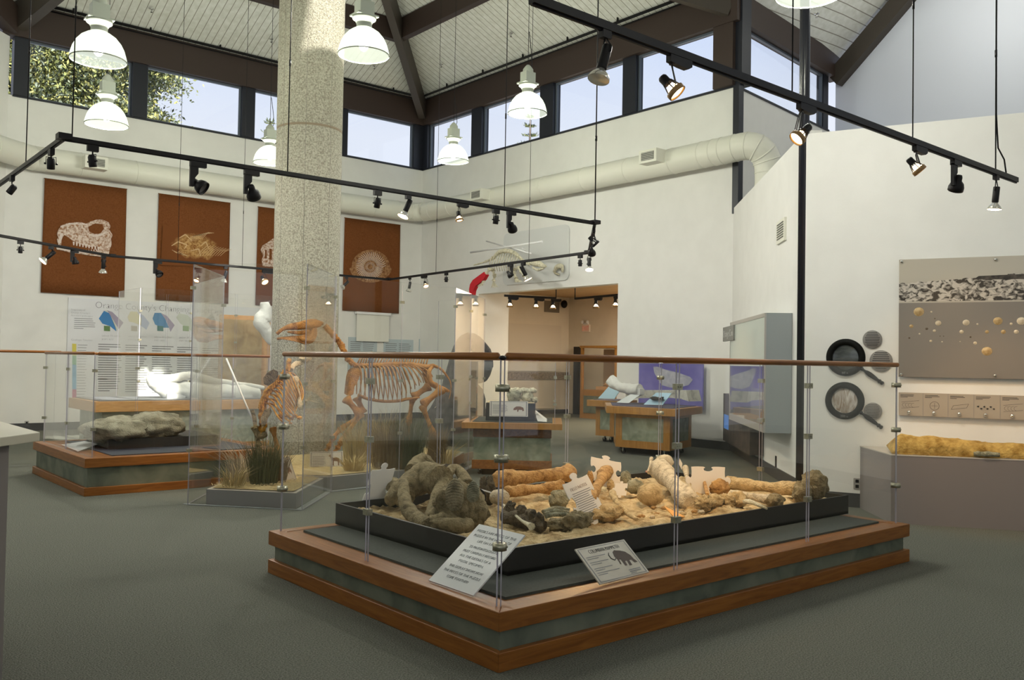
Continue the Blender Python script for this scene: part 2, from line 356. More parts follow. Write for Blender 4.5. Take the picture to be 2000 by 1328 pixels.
# conduit pipe under the eaves
def f(b):
    b.tube([(3.9, YB - .2, ZR + .02), (XD - .25, YB - .2, ZR + .02), (XD - .25, 10.2, ZR + .02)], .03, 8)
    b.tube([(3.9, YB - .16, ZR - .06), (XD - .2, YB - .16, ZR - .06), (XD - .2, 10.2, ZR - .06)], .015, 6)
    for i in range(6): b.box(4.6 + i * 1.5, YB - .22, ZR + .02, 4.63 + i * 1.5, YB - .19, ZR + .12)
    for i in range(6): b.box(XD - .27, 10.8 + i * 1.45, ZR + .02, XD - .24, 10.83 + i * 1.45, ZR + .12)
one('sprinkler_pipe', M['black'], f, 'dark sprinkler pipe running above the high windows under the boarded ceiling', 'pipe')
# column
cc = (6.2, 12.13)
t = tag(thing('concrete_column', 'massive round concrete column rising through the middle of the hall', 'column', (cc[0], cc[1], 0)), kind='structure')
b = MB()
prof = [(.480, 0), (.480, 4.86), (.470, 4.87), (.470, 4.90), (.480, 4.91), (.480, 11.6)]
b.lathe(prof, (cc[0], cc[1], 0), 64); b.build('shaft', M['concrete'], t)
b = MB(); b.lathe([(.474, 4.868), (.476, 4.868), (.476, 4.902), (.474, 4.902)], (cc[0], cc[1], 0), 64); b.build('joint_ring', plain('joint_tan', (.24, .19, .13), .8), t)
b = MB()
for k in range(8):
    an = 2 * PI * k / 8 + .2; b.cyl((cc[0] + .4795 * math.cos(an), cc[1] + .4795 * math.sin(an), 0), (cc[0] + .4795 * math.cos(an), cc[1] + .4795 * math.sin(an), 11.5), .003, 4)
b.build('form_seam', plain('seam', (.18, .17, .15), .9), t)
# black pipe post beside the cabinet wall
pp = atp(1578.5, 707, mp(.62, 0, .12), (1, -1.2)); pp = (9.02, 5.62)
def f(b): b.cyl((*pp, 0), (*pp, 11.5), .058, 20)
tag(one('steel_post', plain('post_black', (.012, .013, .02), .25), f, 'tall black steel pipe post at the end of the cabinet wall', 'post'), kind='structure')
# ================================================================ SHOW CASES AND FURNITURE
def offset_poly(P, dd):   # move every edge of a counter-clockwise polygon inward by dd
    n = len(P); out = []
    for i in range(n):
        p0 = Vector(P[i - 1][:2]); p1 = Vector(P[i][:2]); p2 = Vector(P[(i + 1) % n][:2])
        a = (p1 - p0).normalized(); c = (p2 - p1).normalized(); na = Vector((-a.y, a.x)); nc = Vector((-c.y, c.x)); k = na + nc
        out.append(tuple(p1 + k * (dd / max(.2, k.dot(na)))))
    return out
def rect(x0, y0, x1, y1): return [(x0, y0), (x1, y0), (x1, y1), (x0, y1)]
def corners(o, ux, L, uy, Wd):   # rotated rectangle, ccw
    o = Vector(o[:2]); a = Vector(ux).normalized() * L; c = Vector(uy).normalized() * Wd
    return [tuple(o), tuple(o + a), tuple(o + a + c), tuple(o + c)]
def pane(b, a, c, z0, z1, th=.010):    # one upright acrylic sheet from a to c: faces glass (0), rims edge material (1)
    A = Vector((a[0], a[1], 0)); B = Vector((c[0], c[1], 0)); u = (B - A).normalized(); nv = Vector((-u.y, u.x, 0)) * th / 2; Z0 = Vector((0, 0, z0)); Z1 = Vector((0, 0, z1))
    vs = [A - nv + Z0, B - nv + Z0, B - nv + Z1, A - nv + Z1, A + nv + Z0, B + nv + Z0, B + nv + Z1, A + nv + Z1]; base = len(b.v); b.v += [tuple(q) for q in vs]
    b.mat(0); b.face([base, base + 1, base + 2, base + 3]); b.face([base + 5, base + 4, base + 7, base + 6])
    b.mat(1)
    for q in ((0, 4, 5, 1), (1, 5, 6, 2), (2, 6, 7, 3), (3, 7, 4, 0)): b.face([base + i for i in q])
    b.mat(0)
def add_pane(a, c, z0, z1, par, th=.010, name='glass_panel'):
    b = MB(); pane(b, a, c, z0, z1, th); return b.build(name, [M['glass'], M['gedge']], par)
def bracket(p, z, par, u=(1, 0), sz=1.0, corner=False):
    b = MB(); u = Vector((u[0], u[1], 0)).normalized(); w = Vector((-u.y, u.x, 0)); c = Vector((p[0], p[1], z))
    if corner:   # rounded clamp that wraps a corner joint
        b.lathe([(.018 * sz, -.018 * sz), (.036 * sz, -.018 * sz), (.036 * sz, .018 * sz), (.018 * sz, .018 * sz), (.018 * sz, -.018 * sz)], c, 20)
        b.cyl(c - w * .040 * sz, c - w * .034 * sz, .006 * sz, 8)
    else:
        b.cbox(c, (.055 * sz, .034 * sz, .036 * sz), u, w); b.cyl(c - w * .021 * sz + u * .01, c - w * .016 * sz + u * .01, .005 * sz, 8)
        b.cyl(c - w * .021 * sz - u * .012, c - w * .016 * sz - u * .012, .005 * sz, 8)
    return b.build('bracket', M['steel'], par)
def rail(a, c, z, par, r=.018, m_='oakx', gap=.03, name='handrail'):
    A = Vector((a[0], a[1], z)); B = Vector((c[0], c[1], z)); u = (B - A).normalized(); b = MB()
    b.lathe([(0, -.004), (r * .6, 0), (r, .01), (r, (B - A).length - 2 * gap - .01), (r * .6, (B - A).length - 2 * gap), (0, (B - A).length - 2 * gap + .004)], A + u * gap, 14, u)
    return b.build(name, M[m_], par)
def platform(par, P, zk, zm, zt, inset=.035):   # kick trim, slate body, top trim
    for nm, z0, z1 in (('kick_trim', 0, zk), ('top_trim', zm, zt)):
        b = MB(); n = len(P); Q = offset_poly(P, .09)
        for i in range(n):
            j = (i + 1) % n; dx = abs(P[j][0] - P[i][0]); dy = abs(P[j][1] - P[i][1]); b.mat(0 if dx > dy else 1)
            b.add([(P[i][0], P[i][1], z0), (P[j][0], P[j][1], z0), (Q[j][0], Q[j][1], z0), (Q[i][0], Q[i][1], z0), (P[i][0], P[i][1], z1), (P[j][0], P[j][1], z1), (Q[j][0], Q[j][1], z1), (Q[i][0], Q[i][1], z1)],
                  [(0, 3, 2, 1), (4, 5, 6, 7), (0, 1, 5, 4), (2, 3, 7, 6), (1, 2, 6, 5), (3, 0, 4, 7)])
        b.build(nm, [M['oakx'], M['oaky']], par, bevel=.004)
    b = MB(); b.prism(offset_poly(P, inset), .01, zt - .012); b.build('slate_body', M['slate'], par)
BRZ = (1.37, 1.02, .585)
# ---- main case
t = thing('display_case', 'large low oak and green slate case with glass sides around the mammoth bones', 'display case', (2.77, 3.35, 0)); MAIN = t
P = rect(2.77, 3.35, 6.91, 5.90); platform(t, P, .094, .195, .291)
b = MB(); b.prism(offset_poly(P, .085), .27, .286); b.build('inner_board', M['oaky'], t)
b = MB(); b.prism(rect(2.955, 3.525, 6.76, 5.74), .286, .300); b.build('deck_mat', M['mat'], t)
GX = [2.83, 4.18, 5.59, 6.86]; GY = [3.43, 4.68, 5.85]; g = .014
for i in range(3):
    for Y in (GY[0], GY[2]): add_pane((GX[i] + g, Y), (GX[i + 1] - g, Y), .287, 1.515, t)
for i in range(2):
    for X in (GX[0], GX[3]): add_pane((X, GY[i] + g), (X, GY[i + 1] - g), .287, 1.515, t)
for z in BRZ:
    for X in GX[1:3]:
        for Y in (GY[0], GY[2]): bracket((X, Y), z, t)
    for X in (GX[0], GX[3]): bracket((X, GY[1]), z, t, (0, 1))
    for X in (GX[0], GX[3]):
        for Y in (GY[0], GY[2]): bracket((X + (.008 if X < 4 else -.008), Y + (.008 if Y < 4 else -.008)), z, t, (1, 1), 1.0, True)
rail((GX[0] - .01, GY[0]), (GX[3] + .03, GY[0]), 1.529, t); rail((GX[0], GY[0]), (GX[0], GY[2] + .03), 1.529, t, m_='oaky')
rail((GX[0], GY[2]), (GX[3], GY[2]), 1.529, t); rail((GX[3], GY[0]), (GX[3], GY[2]), 1.529, t, m_='oaky')
b = MB(); b.ball((GX[0] + .0, GY[0] + .0, 1.520), (.02, .02, .012)); b.build('corner_cap', M['black'], t)
# tray
t = thing('fossil_tray', 'shallow black tray holding the bones inside the big glass case', 'tray', (3.25, 3.86, .3))
TX0, TX1, TY0, TY1 = 3.25, 6.90, 3.86, 5.82
b = MB(); b.box(TX0, TY0, .301, TX1, TY1, .325); b.build('tray_floor', M['blackm'], t)
for a in ((TX0, TY0, TX1, TY0 + .02), (TX0, TY1 - .02, TX1, TY1), (TX0, TY0 + .02, TX0 + .02, TY1 - .02), (TX1 - .02, TY0 + .02, TX1, TY1 - .02)):
    b = MB(); b.box(a[0], a[1], .301, a[2], a[3], .452); b.build('tray_side', M['blackm'], t)
# ---- left case
t = thing('display_case', 'low oak and green slate glass case with the big grey jacketed fossil block', 'display case', (2.68, 10.16, 0))
P = rect(2.68, 10.16, 4.88, 12.50); platform(t, P, .09, .30, .40)
b = MB(); b.prism(offset_poly(P, .085), .36, .396); b.build('inner_board', M['oaky'], t)
b = MB(); b.prism(rect(3.0, 10.33, 4.7, 12.3), .396, .405); b.build('deck_mat', plain('blue_black_mat', (.035, .04, .06), .5), t)
LX = [2.78, 3.9, 4.78]; LY = [10.26, 11.35, 12.42]
for i in range(2):
    for Y in (LY[0], LY[2]): add_pane((LX[i] + g, Y), (LX[i + 1] - g, Y), .397, 1.505, t)
    for X in (LX[0], LX[2]): add_pane((X, LY[i] + g), (X, LY[i + 1] - g), .397, 1.505, t)
for z in (1.33, .70):
    for X in LX:
        for Y in (LY[0], LY[2]): bracket((X, Y), z, t, sz=.9)
    for X in (LX[0], LX[2]): bracket((X, LY[1]), z, t, (0, 1), .9)
rail((LX[0], LY[0]), (LX[2] + .03, LY[0]), 1.517, t); rail((LX[0], LY[0]), (LX[0], LY[2] + .05), 1.517, t, m_='oaky')
rail((LX[0], LY[2]), (LX[2], LY[2]), 1.517, t)
# ---- far left barrier with rail
a1 = atY(125, 683, 13.3); a0 = (0.6, 13.3)
t = thing('glass_barrier', 'glass barrier with oak handrail at the far left, beyond the grey block case', 'barrier', (a0[0], 13.3, 0))
rail(a0, (a1[0], 13.3), 1.53, t); add_pane((a0[0], 13.3), (1.9, 13.3), .02, 1.51, t); add_pane((1.95, 13.3), (a1[0] - .1, 13.3), .02, 1.51, t)
for x in (1.0, 1.925, 2.35): bracket((x, 13.3), .04, t)
# ---- whale cast counter at the back
t = thing('display_counter', 'long oak-edged counter below the landscape chart carrying the white plaster jaw', 'counter', (3.88, 14.25, 0))
P = rect(3.88, 14.25, 7.6, 15.75)
b = MB(); b.prism(P, .64, .80); b.build('top_trim', M['oakl'], t, bevel=.006)
b = MB(); b.prism(offset_poly(P, .08), .8, .812); b.build('top_mat', plain('grey_top', (.17, .18, .20), .35), t)
b = MB(); b.prism(offset_poly(P, .14), .09, .64); b.build('slate_body', noisy('pale_slate', (.36, .40, .34), (.50, .53, .45), 5, .6, 8, dist=2), t)
b = MB(); b.prism(offset_poly(P, .12), 0, .09); b.build('kick_trim', M['oakl'], t)
for X in (4.9, 5.75, 6.6):
    for Y in (14.42, 15.6): pass
VX = [4.55, 5.35, 6.1, 7.2]
for i in range(3):
    for Y in (14.42, 15.55): add_pane((VX[i] + g, Y), (VX[i + 1] - g, Y), .812, 2.56, t, .008)
for X in (VX[0], VX[3]): add_pane((X, 14.44), (X, 15.53), .812, 2.56, t, .008)
for z in (2.2, 1.75, 1.1):
    for X in VX[:3]: bracket((X, 14.42), z, t, sz=.8)
# ---- reception desk at the left edge
t = thing('reception_desk', 'plain grey laminate counter jutting in beside the carpet aisle, nearest the viewer', 'desk', (-.8, 3.6, 0))
c0 = atz(78, 844, 1.15); dd = atz(0, 854, 1.15) - c0; dd = dd / np.linalg.norm(dd)
P = [tuple(c0[:2]), (c0[0] - .02, 6.2), (-1.9, 6.2), (c0[0] + dd[0] * 3, c0[1] + dd[1] * 3)]
b = MB(); b.prism(P, 1.11, 1.15); b.build('desk_top', plain('desk_top', (.56, .52, .41), .4), t, bevel=.003)
k0 = atz(17.5, 880, 1.08)
P = [(k0[0], k0[1]), (k0[0] - .35, k0[1] + 1.2), (-1.7, 6.0), (k0[0] + dd[0] * 2.6, k0[1] + dd[1] * 2.6)]
b = MB(); b.prism(P, 0, 1.11); b.build('desk_panel', plain('desk_body', (.20, .175, .165), .6), t)
# ---- grey plinths with acrylic enclosure (horse and small skeleton)
t = thing('skeleton_enclosure', 'tall clear acrylic enclosure on grey plinths around the two brown skeletons', 'display case', (5.5, 9.8, 0))
PA = [(3.53, 8.98), (4.155, 8.24), (4.92, 9.10), (4.32, 9.86)]
PB = [(5.0, 9.17), (6.72, 9.32), (8.05, 10.62), (7.95, 11.45), (4.45, 11.45), (4.32, 9.90)]
M['plinth'] = plain('grey_plinth', (.25, .235, .235), .6); M['plinthcap'] = plain('plinth_edge', (.55, .50, .44), .5)
for Pq in (PA, PB):
    b = MB(); b.prism(Pq, 0, .150); b.build('plinth', M['plinth'], t)
    b = MB(); b.prism(offset_poly(Pq, .004), .150, .156); b.build('plinth_edge', M['plinthcap'], t)
GA = [(3.37, 9.05), (4.15, 8.10), (4.96, 9.0)]
GB = [(4.99, 9.03), (5.95, 9.14), (6.84, 9.26), (7.60, 9.92), (8.30, 10.50)]
for Gq in (GA, GB):
    b = MB()
    for i in range(len(Gq) - 1): b.prism([Gq[i], Gq[i + 1], (Gq[i + 1][0] - .02, Gq[i + 1][1] + .08), (Gq[i][0] - .02, Gq[i][1] + .08)], 0.001, .006)
    b.build('foot_strip', plain('foot_strip', (.40, .43, .44), .4), t)
    for i in range(len(Gq) - 1): add_pane(Gq[i], Gq[i + 1], .007, 2.44, t)
    for i in range(1, len(Gq)):
        for z in (2.2, 1.25, .62): bracket(Gq[i], z, t, sz=.9)
add_pane(GA[0], (4.12, 10.1), .007, 2.44, t); add_pane((4.12, 10.1), (4.3, 11.5), .007, 2.44, t); add_pane(GB[4], (8.2, 11.55), .007, 2.44, t)
bracket(GA[0], 2.2, t, sz=.9); bracket(GA[0], .55, t, sz=.9); bracket((4.12, 10.1), 2.1, t, sz=.9)
# ---- oak counter with the pig-like placard
u = Vector((.735, -.678)); v = Vector((.678, .735))
F0 = Vector((7.27, 9.42))
def tri(o, z0, z1, du0, dv0, L, Wd): return corners(o + u * du0 + v * dv0, tuple(u), L, tuple(v), Wd)
t = thing('display_counter', 'oak and green slate counter on casters with a glass box and black riser', 'counter', (7.9, 9.6, 0))
def pr(nm, du, dv, L, Wd, z0, z1, mt, bevel=.004):
    b = MB(); b.prism(tri(F0, 0, 0, du, dv, L, Wd), z0, z1); return b.build(nm, mt, t, bevel=bevel)
pr('kick_trim', 0, 0, 1.06, 1.06, .08, .20, M['oakx']); pr('slate_body', .02, .02, 1.02, 1.02, .20, .50, M['slate_l'], 0)
pr('apron', 0.01, .01, 1.04, 1.04, .50, .62, noisy('dark_oak', (.13, .05, .012), (.22, .09, .025), 3, .4, 6, (2, 14, 14)))
pr('counter_top', -.13, -.13, 1.32, 1.32, .62, .70, M['oakz']); pr('top_mat', .0, .0, 1.06, 1.06, .70, .706, M['mat'], 0)
pr('riser', .16, .22, .66, .60, .706, .945, M['blackm'], 0); pr('riser_sand', .17, .23, .64, .58, .945, .953, noisy('riser_sand', (.42, .33, .20), (.6, .5, .33), 30, .9), 0)
q = tri(F0, 0, 0, -.03, -.03, 1.12, 1.12)
for i in range(4): add_pane(q[i], q[(i + 1) % 4], .70, 1.50, t, .008)
for z in (.95, 1.3):
    for i in (0, 1, 2): bracket(q[i], z, t, (u.x, u.y), .8)
def caster(par, x, y, r=.035):
    b = MB(); b.cyl((x - .012, y, r), (x + .012, y, r), r, 14); b.build('caster', M['black'], par)
    b = MB(); b.box(x - .02, y - .012, r, x + .02, y + .012, r * 2 + .02); b.build('caster_fork', M['chrome'], par)
for q in tri(F0, 0, 0, .1, .1, .86, .86): caster(t, q[0], q[1], .03)
# ---- faceted oak tables on casters by the doorway wall
def faceted(label, P, ztop, zb, zin, ov, loc):
    t = thing('display_table', label, 'display table', loc)
    b = MB(); b.prism(offset_poly(P, -ov), ztop - .12, ztop); b.build('table_top', M['oakz'], t, bevel=.005)
    b = MB(); b.prism(offset_poly(P, -ov + .10), ztop, ztop + .008); b.build('top_mat', plain('violet_mat', (.055, .045, .10), .6), t)
    b = MB(); b.prism(offset_poly(P, .012), zb, ztop - .12); b.build('body', M['oakz'], t)
    n = len(P)
    for i in range(n):
        A = Vector(P[i]); B = Vector(P[(i + 1) % n]); w = (B - A); L = w.length; w.normalize(); nn = Vector((w.y, -w.x)); e_ = .12
        if L < .5: e_ = .1
        b = MB()   # oak frame standing round the slate panel
        for s0, s1, z0, z1 in ((0, e_, zb, ztop - .12), (L - e_, L, zb, ztop - .12), (e_, L - e_, zb, zb + .12), (e_, L - e_, ztop - .18, ztop - .12)):
            p = A + w * s0; q = A + w * s1; b.prism([(p.x, p.y), (q.x, q.y), (q.x - nn.x * .02, q.y - nn.y * .02), (p.x - nn.x * .02, p.y - nn.y * .02)], z0, z1)
        b.build('panel_frame', M['oakz'], t)
        b = MB(); p = A + w * e_ - nn * .008; q = A + w * (L - e_) - nn * .008; b.prism([(p.x, p.y), (q.x, q.y), (q.x - nn.x * .006, q.y - nn.y * .006), (p.x - nn.x * .006, p.y - nn.y * .006)], zb + .12, ztop - .18)
        b.build('slate_panel', M['slate_l'], t)
    for q in offset_poly(P, .14): caster(t, q[0], q[1], .045)
    return t
HP = [tuple(atz(1202, 872, .12)[:2]), tuple(atz(1308, 881, .12)[:2]), tuple(atz(1350, 872, .12)[:2])]
HP = [HP[0], HP[1], HP[2], (HP[2][0] + .15, HP[2][1] + 1.0), (HP[0][0] + .75, HP[0][1] + .75)]
faceted('nearer faceted oak table on casters with blue signs and a white whale skull cast', HP, .80, .12, 0, .16, (12, 10.2, 0))
H2 = [tuple(atz(1163, 850, .12)[:2]), tuple(atz(1199, 853, .12)[:2])]
H2 = [H2[0], H2[1], (H2[1][0] + .55, H2[1][1] + .15), (H2[0][0] + .6, H2[0][1] + .2)]
faceted('farther oak table on casters, half hidden behind the whale skull table', H2, .80, .12, 0, .14, (12.4, 12.2, 0))
# ---- glass case in the annex doorway
XA = 17.5; YA = 16.95
# annex shell
AXF = 21.5
def fa(b): b.box(XD + .25, YA, 0, 17.6, YA + .15, 3.5); b.box(17.45, YA, 0, 17.6, 18.7, 3.5)
# far walls of the annex: left one runs along x, right one closes the view
pc = atz(1110, 812, 0)
struct('wall_annex_side', M['wall'], lambda b: b.box(XD + .25, YO1, 0, 14.15, YO1 + .15, 3.45))
def fa(b):
    b.box(12.9, 19.45, 0, 19.0, 19.6, 3.45) if False else b.box(14.0, 20.2, 0, 18.62, 20.35, 3.45)
WANX = noisy('cream_annex_wall', (.78, .70, .58), (.82, .74, .62), 3, .8)
M['annex'] = WANX
E1 = atp(1110, 700, (18.3, 19.4), (1, 0))   # corner of the annex
XC, YC = float(E1[0]), 19.4
struct('wall_annex_back', M['annex'], lambda b: b.box(13.46, YC, 0, XC + .15, YC + .15, 3.45))
struct('wall_annex_right', M['annex'], lambda b: b.box(XC, 10.5, 0, XC + .15, YC, 3.45))
struct('wall_annex_near', M['annex'], lambda b: b.box(XD + .26, 10.4, 0, XC, 10.5, 3.45))
struct('ceiling_annex', noisy('tan_ceiling', (.60, .42, .24), (.66, .48, .28), 4, .8), lambda b: b.box(XD + .1, 10.4, 3.45, XC + .15, YC + .15, 3.55))
struct('baseboard_annex', M['base'], lambda b: b.box(13.6, YC - .02, 0, XC, YC, .12))
# ================================================================ LAMPS
M['dome'] = None
m_, n_, l_, b_ = nt('prismatic_acrylic_dome'); n_.remove(b_)
_tr = n_.new('ShaderNodeBsdfTransparent'); _em = n_.new('ShaderNodeEmission'); _ad = n_.new('ShaderNodeAddShader'); _tr.inputs[0].default_value = (.88, .92, .85, 1)
_em.inputs[0].default_value = (.93, 1.0, .84, 1); _em.inputs[1].default_value = .75
l_.new(_tr.outputs[0], _ad.inputs[0]); l_.new(_em.outputs[0], _ad.inputs[1]); l_.new(_ad.outputs[0], n_['Material Output'].inputs[0]); M['dome'] = m_
M['domerim'] = plain('dome_rim', (.35, .38, .30), .3)
M['ballast'] = plain('grey_ballast', (.42, .45, .38), .45)
M['lampface'] = emis('arc_lamp', (1.0, 1.0, .9), 9)
M['warmbulb'] = emis('halogen_bulb', (1.0, .72, .40), 22)
M['dimbulb'] = plain('unlit_bulb', (.75, .74, .70), .12, .6)
M['ring'] = plain('lamplit_ring', (.30, .17, .06), .4)  # orange lamp glow put into the ring colour of lit spotlights
cable_m = M['black']
def pendant(P, label, lit=PEND_W):
    t = thing('pendant_lamp', label, 'ceiling lamp', P, 'prismatic dome pendant lamps')
    P = Vector([float(c) for c in P]); b = MB()     # P: centre of the rim
    b.lathe([(.27, 0), (.272, .015), (.262, .06), (.245, .12), (.215, .18), (.17, .235), (.12, .27), (.075, .285)], P, 40); b.build('dome', M['dome'], t)
    b = MB(); b.lathe([(.268, -.004), (.276, -.004), (.276, .006), (.268, .006), (.268, -.004)], P, 40); b.build('rim', M['domerim'], t)
    b = MB(); b.lathe([(.0, .28), (.078, .282), (.082, .30), (.074, .305), (.082, .315), (.074, .32), (.082, .33), (.074, .335), (.088, .345), (.10, .37), (.125, .385), (.125, .405), (.085, .41)], P, 24); b.build('neck', M['ballast'], t)
    b = MB(); b.cbox(P + Vector((0, 0, .42)), (.25, .19, .018)); b.cbox(P + Vector((0, 0, .50)), (.17, .13, .15)); b.lathe([(.075, .57), (.07, .62), (.04, .66), (.02, .68), (0, .68)], P, 16); b.build('ballast_housing', M['ballast'], t)
    b = MB(); b.ball(P + Vector((0, 0, .13)), (.055, .055, .09), 14, 8); b.build('bulb', M['lampface'], t)
    zc = min(ZR + SL * (XD - P.x), ZR + SL * (YB - P.y)) if P.y > 9.6 else ZR + SL * (XD - max(P.x, 6.2))
    b = MB(); b.cyl(P + Vector((0, 0, .67)), Vector((P.x, P.y, zc)), .004, 6)
    b.tube([P + Vector((.03, 0, .60)), P + Vector((.07, 0, .70)), P + Vector((.05, 0, .9)), P + Vector((.01, 0, 1.15))], .005, 6); b.build('cable', cable_m, t)
    if lit: lamp('POINT', 'pendant_light', P + Vector((0, 0, .02)), lit, HALIDE, .09)
PL = [((192, 118), 4.51, 'dome pendant lamp before the leftmost high window, larger and upper of the two'),
      ((710, 108), 4.74, 'large bright dome pendant lamp just beside the top of the concrete column'),
      ((1030, 222), 4.95, 'dome pendant lamp before the doorway wall windows with a small pine below it'),
      ((885, 315), 5.0, 'dome pendant lamp hanging lower near the inner corner of the two window walls'),
      ((208, 244), 4.57, 'smaller dome pendant lamp hanging below the larger one at the leftmost window'),
      ((526, 318), 4.9, 'dome pendant lamp half hidden behind the concrete column'),
      ((1580, -9), 4.6, 'dome pendant lamp cut by the top of the picture above the steel post')]
for (px, z, lb) in PL: pendant(atz(px[0], px[1], z), lb)
for q, k in (((6.8, -.5, 5.6), .22), ((-1.5, 9.0, 4.7), .5), ((12.5, 3.5, 7.2), .46), ((15.5, 6.5, 8.2), .35)):
    lamp('POINT', 'unseen_fill_light', q, PEND_W * k, HALIDE, .12)  # added fill lights out of view, no fixtures, brighten hall and bay
# ---- track frames
ZT = 3.2
def track(name, label, pts, cables, label_cat='track rail', z=ZT, th=.035):
    t = thing(name, label, label_cat, (*pts[0][:2], z))
    for i in range(len(pts) - 1):
        A = Vector((pts[i][0], pts[i][1], z)); B = Vector((pts[i + 1][0], pts[i + 1][1], z)); u = (B - A); L = u.length; u.normalize(); s = u.cross(Vector((0, 0, 1)))
        b = MB(); b.cbox((A + B) / 2, (L, th, th), u, s); b.cbox((A + B) / 2 + Vector((0, 0, -th * .62)), (L, th * .35, th * .2), u, s); b.build('rail', M['black'], t)
    for i in range(1, len(pts) - 1):
        b = MB(); b.cbox((pts[i][0], pts[i][1], z + .008), (.10, .10, .045)); b.build('connector', M['black'], t)
    for (x, y, zt, r) in cables:
        b = MB(); b.cyl((x, y, z), (x, y, zt), r, 6); b.cyl((x, y, z + 1.0), (x, y, z + 1.06), r * 1.8, 6); b.build('cable', cable_m, t)
    return t
V1 = (1.79, 7.63); V2 = (7.706, 7.63); V3 = (9.70, 9.73); V4 = (10.15, 16.10); V5 = (4.59, 16.12); V6 = tuple(atz(-60, 449, ZT)[:2]); V0 = tuple(atz(-60, 402, ZT)[:2])
def ceil(x, y): return min(ZR + SL * (XD - x), ZR + SL * (YB - y), 11.35)
def onx(px, y): q = atY(px, 400, y); return float(q[0])
def ony(px, x): q = atX(px, 400, x); return float(q[1])
cab = [(onx(43, 7.63) if False else 1.79, ony(48, 1.79), 9.5, .005)]
for px in (137, 560, 985): x = onx(px, 7.63); cab.append((x, 7.63, ceil(x, 9.0) + .05, .005))
for px in (350, 476): x = onx(px, 16.11); cab.append((x, 16.11, ceil(x, 16.11), .004))
for px in (852, 1033): q = atp(px, 500, (V3[0], V3[1]), (V4[0] - V3[0], V4[1] - V3[1])); cab.append((float(q[0]), float(q[1]), ceil(q[0], q[1]), .004))
cab.append((V2[0], V2[1], ceil(*V2), .008)); cab.append((V2[0] + .06, V2[1] + .06, ceil(*V2), .004))
track('lighting_track', 'large black polygonal lighting track frame hung on thin cables over the middle of the hall', [V0, V1, V2, V3, V4, V5, V6], cab)
R0 = (2.72, 3.13); R1 = (8.55, 3.20)
def onr(px): q = atp(px, 200, R0, (R1[0] - R0[0], R1[1] - R0[1])); return Vector((float(q[0]), float(q[1]), ZT))
cab = [(onr(px).x, onr(px).y, 9.5, .005) for px in (1547, 1783)] + [(onr(1945).x, onr(1945).y, 9.5, .006)]
rt = track('lighting_track', 'black lighting track crossing the upper right of the hall above the main case', [R0, R1], cab, th=.042)
q = onr(1945); b = MB(); b.tube([q + Vector((.02, 0, 3)), q + Vector((.03, .01, 1.2)), q + Vector((.01, 0, .5)), q + Vector((.05, 0, .22)), q + Vector((.18, 0, .14)), q + Vector((.22, 0, .03))], .007, 6); b.build('power_cord', cable_m, rt)
SPOTN = [0]
